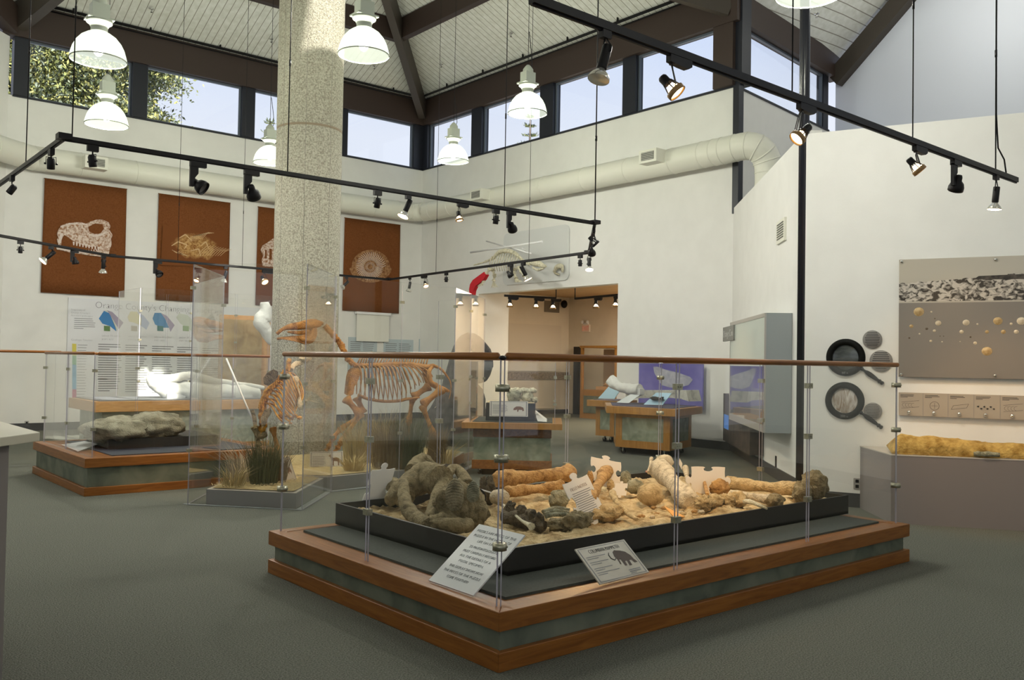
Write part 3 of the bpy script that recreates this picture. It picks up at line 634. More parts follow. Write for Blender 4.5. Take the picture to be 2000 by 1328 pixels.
def spot(kind, A, hd, aim, label, lit=0, tdir=(1, 0, 0), s=1.0, zc=ZT):
    """A: point on the track, hd: head offset below, aim: direction of light"""
    A = Vector([float(c) for c in A]); A.z = zc - .0225; aim = Vector(aim).normalized(); td = Vector(tdir).normalized()
    t = thing('spotlight', label, 'spotlight', A, 'track spotlights'); H = A + Vector((0, 0, -hd)) 
    side = aim.cross(Vector((0, 0, 1)));  side = side.normalized() if side.length > .1 else Vector((1, 0, 0))
    if kind == 'can':
        b = MB(); b.cbox(A + Vector((0, 0, -.025 * s)), (.085 * s, .035 * s, .05 * s), td, td.cross(Vector((0, 0, 1)))); b.build('adapter', M['black'], t)
        b = MB(); r = .037 * s
        b.tube([H + side * r, H + side * r + Vector((0, 0, .055 * s)), H - side * r + Vector((0, 0, .055 * s)), H - side * r], .0035 * s, 6); b.cyl(H + Vector((0, 0, .055 * s)), A + Vector((0, 0, -.04 * s)), .006 * s, 6)
        for q in (-1, 1): b.cyl(H + side * r * q * .9, H + side * r * q * 1.35, .008 * s, 8)
        b.build('yoke', M['black'], t)
        b = MB(); b.lathe([(.0, -.05 * s), (.022 * s, -.05 * s), (.030 * s, -.035 * s), (.031 * s, .04 * s), (.028 * s, .045 * s), (.026 * s, .04 * s), (.024 * s, -.0)], H, 16, aim); b.build('housing', M['black'], t)
        b = MB(); b.lathe([(0, .012 * s), (.015 * s, .014 * s), (.024 * s, .02 * s)], H, 14, aim); b.build('bulb', M['warmbulb'] if lit else M['dimbulb'], t)
    elif kind == 'bell':
        b = MB(); b.cbox(A + Vector((0, 0, -.02 * s)), (.12 * s, .035 * s, .04 * s), td, td.cross(Vector((0, 0, 1))))
        pl = [(-.06, -.03), (0, -.03), (0, -.09), (-.022, -.12), (-.030, -.15), (-.03, -.19), (-.06, -.19)]
        w = td; P = [tuple(A + w * (a * s) + Vector((0, 0, c * s)) - td.cross(Vector((0, 0, 1))) * .012 * s) for a, c in pl]
        b.slab(P, tuple(td.cross(Vector((0, 0, 1)))), .024 * s); b.build('arm', M['black'], t)
        H = A + Vector((0, 0, -.175 * s)) + td * .015 * s
        b = MB(); b.lathe([(0, -.075 * s), (.018 * s, -.072 * s), (.024 * s, -.055 * s), (.026 * s, -.03 * s), (.045 * s, -.01 * s), (.055 * s, .02 * s), (.055 * s, .045 * s), (.05 * s, .045 * s), (.048 * s, .02 * s)], H, 20, aim); b.build('housing', M['black'], t)
        b = MB(); b.lathe([(0, .012 * s), (.03 * s, .016 * s), (.047 * s, .028 * s)], H, 16, aim); b.build('bulb', M['warmbulb'] if lit else plain('dark_lens%d' % SPOTN[0], (.10, .10, .11), .08), t)
    elif kind == 'tube':
        b = MB(); b.cbox(A + Vector((0, 0, -.02 * s)), (.06 * s, .035 * s, .04 * s), td, td.cross(Vector((0, 0, 1)))); b.tube([A + Vector((0, 0, -.03 * s)), H - aim * .05 * s + side * .03 * s, H - aim * .02 * s + side * .03 * s], .005 * s, 6)
        b.tube([A + Vector((0, 0, -.03 * s)), H - aim * .05 * s - side * .03 * s, H - aim * .02 * s - side * .03 * s], .005 * s, 6); b.build('yoke', M['black'], t)
        b = MB(); b.lathe([(0, -.06 * s), (.024 * s, -.06 * s), (.027 * s, -.055 * s), (.027 * s, .07 * s), (.024 * s, .075 * s), (0, .076 * s)], H, 18, aim); b.cyl(H + side * .027 * s + aim * .04 * s, H + side * .04 * s + aim * .04 * s, .008 * s, 8); b.build('housing', M['black'], t)
        b = MB(); b.lathe([(.018 * s, .07 * s), (.026 * s, .085 * s), (.045 * s, .105 * s), (.056 * s, .125 * s), (.056 * s, .135 * s)], H, 20, aim); b.build('reflector', plain('silver_reflector%d' % SPOTN[0], (.62, .60, .54), .18, .75), t)
        b = MB(); b.lathe([(0, .142 * s), (.03 * s, .141 * s), (.055 * s, .135 * s)], H, 20, aim); b.build('bulb', M['warmbulb'] if lit > 0 else M['dimbulb'], t)
    else:  # cage: wire gimbal around a cone with a ring
        b = MB(); w2 = td.cross(Vector((0, 0, 1)))
        b.slab([tuple(A + td * a * s + Vector((0, 0, c * s)) - w2 * .018 * s) for a, c in ((-.03, 0), (.15, 0), (.15, -.035), (.12, -.052), (.06, -.05), (-.03, -.04))], tuple(w2), .036 * s); b.cyl(A, A + Vector((0, 0, -.05 * s)), .018 * s, 12); b.build('adapter', M['black'], t)
        b = MB(); K = A + Vector((0, 0, -.05 * s)); R = H + aim * .035 * s
        for a in (-1, -.45, .45, 1):
            e1 = R + side * .045 * a * s; b.tube([K + side * .006 * a * s, K + side * .03 * a * s + Vector((0, 0, -.015 * s)), e1 - aim * .0 + Vector((0, 0, .035 * s)), e1], .003 * s, 6)
        b.build('cage', M['black'], t)
        b = MB(); b.lathe([(0, -.085 * s), (.020 * s, -.085 * s), (.026 * s, -.075 * s), (.026 * s, -.045 * s), (.03 * s, -.03 * s)], H, 18, aim)
        for k in range(6):
            an = 2 * PI * k / 6; sd2 = side * math.cos(an) + aim.cross(side) * math.sin(an); b.tube([H - aim * .035 * s + sd2 * .028 * s, H + aim * .03 * s + sd2 * .047 * s], .004 * s, 5)
        b.build('housing', M['black'], t)
        b = MB(); b.lathe([(.046 * s, .018 * s), (.053 * s, .02 * s), (.053 * s, .048 * s), (.048 * s, .05 * s), (.046 * s, .018 * s)], H, 20, aim); b.build('front_ring', M['ring'] if lit else M['black'], t)
        b = MB(); b.lathe([(0, -.02 * s), (.02 * s, -.015 * s), (.04 * s, .02 * s), (.046 * s, .036 * s), (.03 * s, .044 * s), (0, .047 * s)], H, 18, aim); b.build('bulb', M['warmbulb'] if lit else M['dimbulb'], t)
    SPOTN[0] += 1
    return H
F_ = 7.63; X_ = (1, 0, 0); Y_ = (0, 1, 0)
def fx(px): return (onx(px, F_), F_, ZT)
def lx(px): return (1.79, ony(px, 1.79), ZT)
def rr(px): q = atp(px, 520, V3, (V4[0] - V3[0], V4[1] - V3[1])); return (float(q[0]), float(q[1]), ZT)
def bk(px): return (onx(px, 16.11), 16.11, ZT)
def b6(px): q = atp(px, 480, V5, (V6[0] - V5[0], V6[1] - V5[1])); return (float(q[0]), float(q[1]), ZT)
toL = (-.5, .6, -.6)
spot('can', lx(97), .12, (.1, .3, -1), 'small black can spotlight on the short left run of track, nearest its corner', tdir=Y_)
spot('can', lx(22), .13, (-.5, .1, -.8), 'small black can spotlight farther along the short left run of track', tdir=Y_)
spot('can', fx(178), .13, (.2, .1, -1), 'small black can spotlight hanging by the left end of the front track run')
spot('bell', fx(385), .17, (.5, -.5, -.5), 'black bell spotlight facing the viewer, left of the two beside the column', s=1.15)
spot('bell', fx(490), .17, (.4, .45, -.6), 'black bell spotlight turned away, right next to the concrete column', s=1.15)
spot('can', fx(737), .13, (.0, .3, -1), 'small black can spotlight on the front track just right of the column')
spot('tube', fx(797), .10, (-.45, .05, -1), 'slanted black tube spotlight with a clear flared reflector, right of the column', lit=1)
spot('cage', fx(897), .15, (.1, -.2, -1), 'small lit spotlight glowing warm in a pale wire frame on the front track', lit=1, s=.8)
spot('can', fx(969), .12, (.0, .2, -1), 'small black can spotlight near the right end of the front track')
spot('bell', fx(999), .17, (.5, .4, -.6), 'black bell spotlight near the right end of the front track')
q = Vector(V2); w = (Vector(V3) - q)
def dg(k): p = q + w * k; return (p.x, p.y, ZT)
wd = (w.x, w.y, 0)
spot('cage', dg(.12), .16, (.55, -.4, -.7), 'black caged spotlight at the corner where the track turns back', tdir=wd)
spot('bell', dg(.42), .16, (.5, .4, -.5), 'black spotlight in the middle of the short diagonal track run', tdir=wd)
spot('tube', dg(.85), .17, (-.25, -.3, -1), 'lit tube spotlight at the far end of the short diagonal track run', lit=1, tdir=wd)
spot('can', rr(1133), .13, (0, 0, -1), 'small black can spotlight on the far right run, nearest the diagonal piece', tdir=Y_)
spot('tube', rr(1022), .13, (.45, -.3, -1), 'slanted tube spotlight in front of the hanging skeleton paws', lit=1, tdir=Y_, s=1.3)
spot('bell', rr(997), .15, (.3, -.4, -.6), 'black bell spotlight in front of the hanging skeleton belly', tdir=Y_)
spot('can', rr(872), .13, (0, 0, -1), 'small black can spotlight between the skeleton and the lit lamp on the far track', tdir=Y_)
spot('cage', rr(832), .18, (-.1, -.5, -.6), 'round lit spotlight glowing by the back corner of the track', lit=1, tdir=Y_)
spot('tube', rr(801), .15, (-.2, 0, -1), 'thin tube spotlight nearest the back corner of the track', tdir=Y_)
spot('tube', bk(680), .13, (-.7, 0, -.7), 'small slanted tube spotlight in front of the ammonite banner', tdir=X_)
spot('cage', bk(519), .20, (.1, -.6, -.6), 'lit spotlight glaring against the banner just left of the column', lit=1, tdir=X_, s=1.3)
spot('tube', bk(444), .14, (-.2, .1, -1), 'clear reflector spotlight in front of the crumpled fossil banner', tdir=X_, s=1.1)
spot('bell', bk(311), .15, (.2, -.5, -.5), 'black bell spotlight between the two left banners', tdir=X_, s=1.2)
spot('tube', b6(203), .13, (0, .1, -1), 'upright tube spotlight in front of the skull banner, lower right', tdir=X_, s=1.2)
spot('bell', b6(146), .15, (.2, .1, -1), 'small black spotlight in front of the skull banner jaw', tdir=X_)
spot('tube', b6(100), .13, (-.7, .0, -.7), 'slanted spotlight with a pale reflector at the left edge of the skull banner', lit=1, tdir=X_, s=1.2)
spot('can', b6(40), .14, (0, 0, -1), 'small grey spotlight at the far left of the rear track', tdir=X_)
spot('tube', onr(1180), .13, (-.34, .0, -1), 'large slanted black tube spotlight with unlit clear bulb on the right track', tdir=X_)
spot('cage', onr(1312), .175, (.35, -.55, -.72), 'lit caged spotlight, first along the right track in front of the windows', lit=1, tdir=X_)
spot('cage', onr(1565), .20, (-.6, .3, -.65), 'caged spotlight seen from the side in front of the steel post', lit=1, tdir=X_)
spot('cage', onr(1790), .16, (.35, -.5, -.72), 'lit caged spotlight over the magnifier wall', lit=1, tdir=X_)
spot('bell', onr(1868), .2, (.3, .35, -.7), 'black bell spotlight near the right end of the right track', tdir=X_, s=1.1)
spot('tube', onr(1946), .16, (0, .1, -1), 'upright lit tube spotlight last on the right track', lit=1, tdir=X_)
# warm pools thrown by the lit spotlights
def pool(loc, tgt, w_, ang=38, c=WARM, bl=.7): lamp('SPOT', 'spot_beam', loc, w_, c, .05, tgt, ang, bl)
pool(onr(1312) + Vector((.05, .05, -.3)), (5.6, 4.9, .4), 190, 50)
pool(onr(1565) + Vector((0, .1, -.3)), (6.3, 5.1, .4), 130, 46)
pool((7.6, 7.6, 2.95), (5.4, 5.2, .4), 170, 40)
pool(onr(1790) + Vector((.1, .1, -.3)), (9.3, 3.7, 1.0), 70, 60)
pool(onr(1946) + Vector((0, .1, -.35)), (9.3, 3.6, .9), 60, 60)
pool((fx(797)[0], F_, 2.9), (4.5, 9.3, 1.0), 190, 40); pool((fx(897)[0], F_, 2.9), (5.6, 10.9, 1.6), 170, 40); pool((8.8, 8.8, 2.9), (6.9, 10.6, .9), 150, 50)
pool((9.6, 9.6, 2.9), (7.9, 9.5, .8), 60, 46); pool((9.6, 9.6, 2.85), (10.8, 7.6, .6), 60, 60)
pool((bk(519)[0], 15.9, 2.9), (5.9, 15.0, 1.5), 150, 60, (1, .8, .55)); pool((b6(100)[0], 15.3, 2.9), (4.0, 14.6, .8), 60, 60, (1, .85, .6))
# ---- annex lights
ZA = 2.98
a0_ = atz(985, 577, ZA); a1_ = atz(1086, 582, ZA); a2_ = atz(1123, 583, ZA); a3_ = atz(1215, 575, ZA)
track('annex_lighting_track', 'short black lighting track on the left in the cream annex room', [tuple(a0_[:2]), tuple(a1_[:2])], [(a1_[0], a1_[1], 3.45, .012)], z=ZA, th=.04)
track('annex_lighting_track', 'short black lighting track on the right in the cream annex room', [tuple(a2_[:2]), tuple(a3_[:2])], [(a2_[0], a2_[1], 3.45, .012)], z=ZA, th=.04)
for px, tr_, lb in ((996, 0, 'leftmost of the annex spotlights, by the white reveal'), (1047, 0, 'annex spotlight second from the white reveal'), (1080, 0, 'annex spotlight glowing in front of the grey square vent'),
                (1164, 1, 'annex spotlight to the right above the red exit sign'), (1202, 1, 'rightmost annex spotlight at the edge of the doorway')):
    P0, P1 = ((a0_, a1_), (a2_, a3_))[tr_]; q = atp(px, 590, P0, tuple((P1 - P0)[:2]))
    spot('cage', (q[0], q[1], ZA), .17, (.05, .05, -1), lb, lit=1, tdir=tuple(P1 - P0), s=1.35, zc=ZA)
lamp('AREA', 'annex_light', (16.9, 14.0, 3.3), 270, (1, .84, .62), 3).data.size = 3
# sprinkler heads on the ceiling
for i, px in enumerate(((296, 17), (530, 76), (731, 128), (862, 125), (998, 65), (1595, 26))):
    if i in (0, 1, 2):
        r = ray(*px); k = (ZR + SL * YB - EYE) / (r[2] + SL * r[1])
    elif i < 5:
        r = ray(*px); k = (ZR + SL * XD - EYE) / (r[2] + SL * r[0])
    else:
        r = ray(*px); k = 15.0
    p = CAM + r * k * .995
    b = MB(); b.cyl(p, p + np.array([0, 0, -.07]), .012, 8); b.lathe([(.045, .0), (.045, -.01), (0, -.012)], p, 12); b.cyl(p + np.array([0, 0, -.07]), p + np.array([0, 0, -.075]), .025, 8)
    tag(b.build('ceiling_sprinkler', M['chrome']), ['sprinkler head on the boards above the leftmost windows', 'sprinkler head on the boards left of the column', 'sprinkler head on the boards just right of the column', 'sprinkler head on the boards near the hip beam, lower one', 'sprinkler head on the boards right of the hip beam, upper one', 'sprinkler head on the boards of the far bay'][i], 'sprinkler', 'ceiling sprinkler heads')
# ================================================================ BONES
def bmat(name, c1, c2, sc_=14): return noisy(name, tuple(q * .62 for q in c1), c2, sc_ * 1.3, .8, 12, bump=1.0, bscale=75, lo=.28, hi=.66, c3=tuple((a + b_) / 2 for a, b_ in zip(c1, c2)), dist=.5)
M['b_or'] = bmat('orange_bone', (.36, .17, .045), (.62, .38, .15)); M['b_sand'] = bmat('sandy_bone', (.46, .31, .13), (.70, .53, .29))
M['b_grey'] = bmat('grey_brown_fossil', (.17, .125, .055), (.36, .285, .16)); M['b_pale'] = bmat('pale_bone', (.52, .42, .28), (.74, .64, .47))
M['b_dark'] = bmat('dark_bone', (.06, .045, .028), (.20, .15, .09)); M['b_green'] = bmat('grey_green_bone', (.20, .20, .13), (.40, .38, .27)); M['b_horse'] = bmat('amber_bone', (.26, .10, .02), (.50, .25, .07), 10)
M['b_white'] = bmat('ivory_bone', (.60, .55, .38), (.78, .74, .58)); M['plaster'] = noisy('white_plaster', (.74, .74, .72), (.86, .86, .84), 6, .8, bump=.4, bscale=20)
def smooth_path(pts, rs, k=4):
    P = [Vector([float(c) for c in p]) for p in pts]; out = []; ro = []
    for i in range(len(P) - 1):
        p0 = P[max(i - 1, 0)]; p1 = P[i]; p2 = P[i + 1]; p3 = P[min(i + 2, len(P) - 1)]
        for j in range(k):
            t = j / k; out.append(.5 * ((2 * p1) + (p2 - p0) * t + (2 * p0 - 5 * p1 + 4 * p2 - p3) * t * t + (3 * p1 - p0 - 3 * p2 + p3) * t ** 3)); ro.append(rs[i] * (1 - t) + rs[i + 1] * t)
    out.append(P[-1]); ro.append(rs[-1]); return out, ro
def org(b, pts, rs, n=12, amp=.18, seed=0, freq=9., k=4, flat=None):
    """an organic, lumpy tube"""
    if not hasattr(rs, '__len__'): rs = [rs] * len(pts)
    if max(rs) > .03 and amp > .13: n = int(n * 1.7); k = int(k * 2)
    P, r = smooth_path(pts, rs, k); s0 = len(b.v); b.tube(P, r, n, True, flat)
    if amp:
        for i in range(s0, len(b.v)):
            c = P[(i - s0) // n]; v = Vector(b.v[i]); q = noise.noise(v * freq + Vector((seed, seed * 1.3, 0))) + .5 * noise.noise(v * freq * 2.6 + Vector((0, seed, seed))) + .3 * noise.noise(v * freq * 6)
            b.v[i] = tuple(c + (v - c) * (1 + amp * q))
def longbone(b, A, B, r, seed=0, bend=(0, 0, 0), amp=.16, e1=1.7, e2=1.6, n=12):
    A = Vector([float(c) for c in A]); B = Vector([float(c) for c in B]); bd = Vector(bend)
    ts = (0, .04, .12, .24, .4, .6, .76, .88, .96, 1.0); rr_ = (e1 * .6, e1, e1 * .95, 1.15, .9, .88, 1.1, e2 * .95, e2, e2 * .6)
    org(b, [A.lerp(B, t) + bd * math.sin(PI * t) for t in ts], [r * q for q in rr_], n, amp, seed, 1.2 / max(r, .01) * .5, 2)
def rock(b, c, r, seed=0, amp=.35, freq=2., n=22, m_=14, rot=None):
    R0_ = Matrix.Rotation(rot[0], 3, 'Z') @ Matrix.Rotation(rot[1], 3, 'Y') if rot else None
    k0 = len(b.v); b.ball(c, r, int(n * 1.5), int(m_ * 1.5), amp, seed, freq, R0_); cc_ = Vector([float(q) for q in c]); rm = sum(r) / 3 if hasattr(r, '__len__') else r
    for i in range(k0, len(b.v)):
        v_ = Vector(b.v[i]); q_ = v_ * (1.6 / rm); b.v[i] = tuple(v_ + (v_ - cc_) * amp * (.30 * noise.noise(q_ + Vector((seed, 1, 0))) - .35 * abs(noise.noise(q_ * 1.9)) + .12 * noise.noise(q_ * 4.5)))
def fossil(name, mt, fn, label, cat='bone', group='fossils in the black tray', bevel=0): return one(name, mt, fn, label, cat, group)
# sediment bed
b = MB(); NXs, NYs = 240, 128; X0, X1_, Y0_, Y1_ = TX0 + .025, TX1 - .025, TY0 + .025, TY1 - .025
def bedz(x, y):
    v = Vector((x, y, 0)); h = .405 + .035 * noise.noise(v * 2.2) + .028 * noise.noise(v * 6) + .020 * noise.noise(v * 16) + .012 * noise.noise(v * 40) - .03 * max(0, .25 - abs(noise.noise(v * 5 + Vector((3, 1, 0))))) * 2
    h += .035 * math.exp(-((y - 4.0) / .13) ** 2) * (1 if x < 5.6 else .5) + .02 * math.exp(-((x - 5.8) / .5) ** 2 - ((y - 4.6) / .35) ** 2)
    return h
vs = [(X0 + (X1_ - X0) * i / NXs, Y0_ + (Y1_ - Y0_) * j / NYs) for i in range(NXs + 1) for j in range(NYs + 1)]
b.smooth = True
b.add([(x, y, bedz(x, y)) for x, y in vs], [(i * (NYs + 1) + j, (i + 1) * (NYs + 1) + j, (i + 1) * (NYs + 1) + j + 1, i * (NYs + 1) + j + 1) for i in range(NXs) for j in range(NYs)])
tag(b.build('sediment_bed', noisy('sandy_sediment', (.28, .18, .075), (.70, .55, .32), 10, .95, 14, bump=1.0, bscale=50, lo=.3, hi=.65, c3=(.52, .38, .20))), 'rough sandy sediment filling the black tray under the bones', 'sediment', kind='stuff')
def T(x, y, z=.45): return Vector([float(c) for c in atz(x, y, z)])
def UPz(p, h): return Vector((p[0], p[1], p[2] + h))
# jaw / skull block on the left
t = thing('mammoth_jaw', 'massive grey-brown mammoth jaw with two ridged chewing teeth, at the left end of the tray', 'fossil', T(850, 1020, .42), 'fossils in the black tray')
J = lambda x, y, dz=0.0, z=.45: UPz(T(x, y, z), dz)
b = MB()
org(b, [J(758, 985, .02), J(790, 980, .10), J(830, 975, .16), J(862, 985, .18)], [.04, .09, .12, .10], 16, .25, 3, 7)
org(b, [J(742, 968, .10), J(765, 970, .09), J(790, 985, .04)], [.02, .06, .07], 12, .3, 5, 9)
org(b, [J(787, 985, .16), J(792, 1000, .06), J(812, 1010, .0), J(840, 1020, -.02)], [.035, .05, .05, .05], 12, .25, 8, 10)
org(b, [J(800, 965, .18), J(825, 958, .20), J(852, 960, .16)], [.05, .09, .05], 14, .3, 11, 8)
org(b, [J(845, 1015, -.02), J(858, 992, .10), J(872, 978, .20), J(892, 972, .22), J(915, 985, .14)], [.06, .06, .04, .035, .05], 12, .25, 13, 9)
rock(b, J(888, 1010, .08), (.16, .14, .16), 21, .25, 2.2); rock(b, J(918, 1010, .05), (.12, .12, .15), 24, .25, 2.2); rock(b, J(868, 1018, .0), (.12, .09, .06), 27, .3, 2.2)
org(b, [J(915, 1022, -.01), J(890, 1026, 0), J(862, 1022, 0)], [.045, .05, .045], 12, .25, 31, 9)
b.build('jaw_bone', M['b_grey'], t)
def toothplate(c, ux, uz, w, h, th, nr):
    b = MB(); c = Vector(c); ux = Vector(ux).normalized(); uz = Vector(uz).normalized(); uy = uz.cross(ux).normalized(); n = 20
    rows = nr * 4; base = len(b.v); b.smooth = True
    for i in range(rows + 1):
        s = i / rows * 2 - 1; wd_ = w * math.sqrt(max(0, 1 - abs(s) ** 2.6)) + .001; bump_ = .006 * math.sin(i / 4 * 2 * PI)
        for j in range(n + 1):
            q = j / n * 2 - 1; dz = (th * (1 - q * q * .8) * (1 - s * s * .5) + bump_ * (1 - abs(q) ** 3)); arch = .02 * (1 - q * q)
            b.v.append(tuple(c + ux * q * wd_ + uz * (s * h + arch) - uy * dz))
    for i in range(rows):
        for j in range(n): b.face([base + i * (n + 1) + j, base + i * (n + 1) + j + 1, base + (i + 1) * (n + 1) + j + 1, base + (i + 1) * (n + 1) + j])
    return b
VR = Vector([float(c) for c in RT])
def tpos(x, y, mc, back): return Vector([float(c) for c in atd(x, y, float((np.array(mc) - CAM) @ FW) - back)])
toothplate(tpos(888, 968, J(888, 1010, .08), .165), VR, (0.05, .05, 1), .060, .10, .045, 11).build('ridged_tooth', bmat('tooth_grey', (.24, .20, .12), (.40, .34, .22)), t)
toothplate(tpos(924, 962, J(918, 1010, .05), .12), VR + Vector((0, 0, .1)), (0.02, .05, 1), .042, .065, .035, 9).build('ridged_tooth', M['b_green'], t)
# long and small bones
fossil('limb_bone', M['b_or'], lambda b: (longbone(b, J(965, 962, .10), J(1120, 948, .11), .055, 1, (0, 0, .0), .25, 1.25, 1.35), longbone(b, J(985, 972, .05), J(1100, 962, .06), .042, 2, (0, 0, -.01), .3, 1.0, 1.2)), 'long orange limb bone stretching behind the spiky vertebrae toward the paper puzzle piece')
fossil('limb_bone', M['b_dark'], lambda b: (rock(b, J(955, 975, .06), (.05, .06, .11), 4, .3, 2.5), rock(b, J(945, 968, .07), (.03, .05, .08), 6, .3, 3)), 'dark upright bone end between the ridged teeth and the orange limb bone')
fossil('round_stone', M['b_pale'], lambda b: rock(b, J(975, 980, .035), (.085, .07, .06), 9, .08, 2), 'smooth tan rounded bone end in front of the orange limb bone', 'fossil')
def f(b):
    for i in range(7):
        p = J(992 + i * 10, 1008 + i * 3.2, .02); org(b, [p, UPz(p, .05) + VR * .01 * (-1) ** i, UPz(p, .085 - .004 * i) + VR * .015], [.035, .028, .010], 9, .4, i, 20, 3); org(b, [p, p - Vector((.03, .06, .02))], [.03, .015], 8, .3, i + 9, 20, 3)
    org(b, [J(985, 1010, .0), J(1020, 1018, .01), J(1060, 1028, 0)], [.045, .055, .04], 10, .3, 3, 14)
fossil('vertebra_column', M['b_dark'], f, 'dark spiky run of vertebrae in the front middle of the tray', 'fossil')
fossil('thin_bone', M['b_white'], lambda b: org(b, [J(983, 998, .04), J(1000, 1012, .04), J(1018, 1027, .035), J(1032, 1034, .03), J(1038, 1038, .03)], [.011, .008, .009, .016, .024], 8, .1, 2, 20), 'thin pale bone lying diagonally in front of the dark vertebrae')
fossil('plaster_rod', M['white'], lambda b: b.cyl(J(936, 982, .10), J(958, 986, .09), .006, 8), 'short white rod between the hand lens and the tan bone', 'rod')
fossil('rock_chunk', M['b_green'], lambda b: rock(b, J(1093, 985, .04), (.09, .06, .065), 14, .35, 2), 'grey-green chunk behind the left edge of the paper puzzle piece', 'fossil')
fossil('rock_chunk', M['b_grey'], lambda b: (rock(b, J(1128, 1028, .03), (.12, .07, .07), 15, .35, 2), rock(b, J(1090, 1028, .01), (.09, .06, .04), 19, .35, 2)), 'grey lump at the front edge below the paper puzzle piece', 'fossil')
fossil('rib_fragment', M['b_green'], lambda b: [org(b, [J(1060 + 3 * i, 1008 + 5 * i, .03), J(1085, 1004 + 6 * i, .04), J(1112, 1005 + 5 * i, .03)], [.012, .017, .014], 8, .3, i, 20) for i in range(3)], 'bundle of grey rib fragments left of the paper puzzle piece')
fossil('jaw_fragment', M['b_sand'], lambda b: rock(b, J(1185, 1005, .015), (.16, .09, .06), 17, .3, 2.2), 'broad sandy bone mass right of the paper puzzle piece', 'fossil')
fossil('limb_bone', M['b_or'], lambda b: (longbone(b, J(1150, 985, .02), J(1183, 950, .13), .042, 21, (0, 0, 0), .25, 1.2, 1.5), rock(b, J(1152, 955, .08), (.03, .03, .07), 22, .3, 3)), 'short stout orange bone right above the paper puzzle piece')
fossil('limb_bone', M['b_sand'], lambda b: (org(b, [J(1195, 975, .05), J(1205, 990, .03), J(1225, 1008, .02), J(1245, 1018, .01)], [.03, .022, .018, .012], 9, .2, 25, 14), rock(b, J(1192, 965, .07), (.028, .03, .05), 26, .3, 3)), 'slender sandy bone pointing to the front in the middle of the tray')
fossil('limb_bone', M['b_green'], lambda b: (rock(b, J(1222, 955, .08), (.045, .045, .075), 30, .15, 2.5), rock(b, J(1240, 962, .05), (.085, .06, .06), 31, .15, 2)), 'grey-green knobbed bone end behind the middle of the tray')
fossil('fossil_nodule', M['b_sand'], lambda b: (rock(b, J(1270, 980, .055), (.105, .10, .085), 33, .08, 1.6)), 'big smooth golden rounded bone half in front of the large pale limb bone', 'fossil')
fossil('limb_bone', M['b_pale'], lambda b: (longbone(b, J(1285, 948, .16), J(1350, 985, .01), .075, 35, (0, 0, 0), .14, 1.25, 1.1), rock(b, J(1297, 940, .17), (.10, .07, .07), 36, .12, 2)), 'large pale limb bone leaning with its round head at the back of the tray')
fossil('thin_bone', M['b_pale'], lambda b: longbone(b, J(1338, 938, .12), J(1347, 972, .02), .020, 38, (0, 0, 0), .1, 1.5, 1.2), 'small upright pale bone left of the tall white card')
fossil('thin_bone', M['b_pale'], lambda b: longbone(b, J(1268, 945, .10), J(1272, 930, .17), .016, 39, (0, 0, 0), .1, 1.5, 1.2), 'tiny ivory bone leaning on the round head of the large pale bone')
fossil('shoulder_fragment', M['b_or'], lambda b: (rock(b, J(1405, 965, .05), (.10, .06, .07), 41, .3, 2.4), org(b, [J(1375, 960, .09), J(1382, 975, .03)], [.012, .02], 8, .2, 4, 20)), 'knobbly brown bone lump in front of the tall white card', 'fossil')
fossil('vertebra', M['b_sand'], lambda b: [rock(b, J(1375 + 22 * i, 990 - 2 * i, .03), (.085, .06, .055), 44 + i, .4, 2.6) for i in range(4)], 'row of rough sandy vertebrae in front right of the middle', 'fossil')
fossil('limb_bone', M['b_sand'], lambda b: longbone(b, J(1415, 955, .06), J(1565, 972, .07), .050, 51, (0, 0, -.01), .2, 1.1, 1.2), 'very long sandy tusk-like bone running to the right end of the tray')
fossil('limb_bone', M['b_pale'], lambda b: longbone(b, J(1425, 972, .03), J(1515, 985, .03), .034, 52, (0, 0, 0), .15, 1.0, 1.3), 'pale bone lying in front of the very long sandy bone')
fossil('thin_bone', M['b_white'], lambda b: org(b, [J(1440, 985, .02), J(1465, 988, .03), J(1498, 996, .01)], [.012, .02, .008], 8, .1, 3, 20), 'flat ivory sliver nearest the front rim at the right')
fossil('rock_chunk', M['b_grey'], lambda b: rock(b, J(1515, 985, .03), (.08, .06, .05), 55, .35, 2), 'brown jagged chunk at the front rim near the right end', 'fossil')
fossil('limb_bone', M['b_grey'], lambda b: (rock(b, J(1590, 970, .09), (.13, .11, .12), 57, .22, 2.2), rock(b, J(1567, 975, .05), (.09, .07, .09), 58, .25, 2.2)), 'huge rough brown bone end at the right end of the tray')
for i in range(14):
    rnd = random.Random(i); xx = 1220 + rnd.random() * 240; p = J(xx, min(985 + rnd.random() * 22, 1058 - .165 * (xx - 992)), -.015)
    fossil('bone_fragment', M[('b_sand', 'b_or', 'b_pale')[i % 3]], lambda b: rock(b, p, (.02 + .02 * rnd.random(), .02, .013), i, .3, 2, 12, 8), 'small broken bone crumb lying loose on the sediment', group='loose bone crumbs')
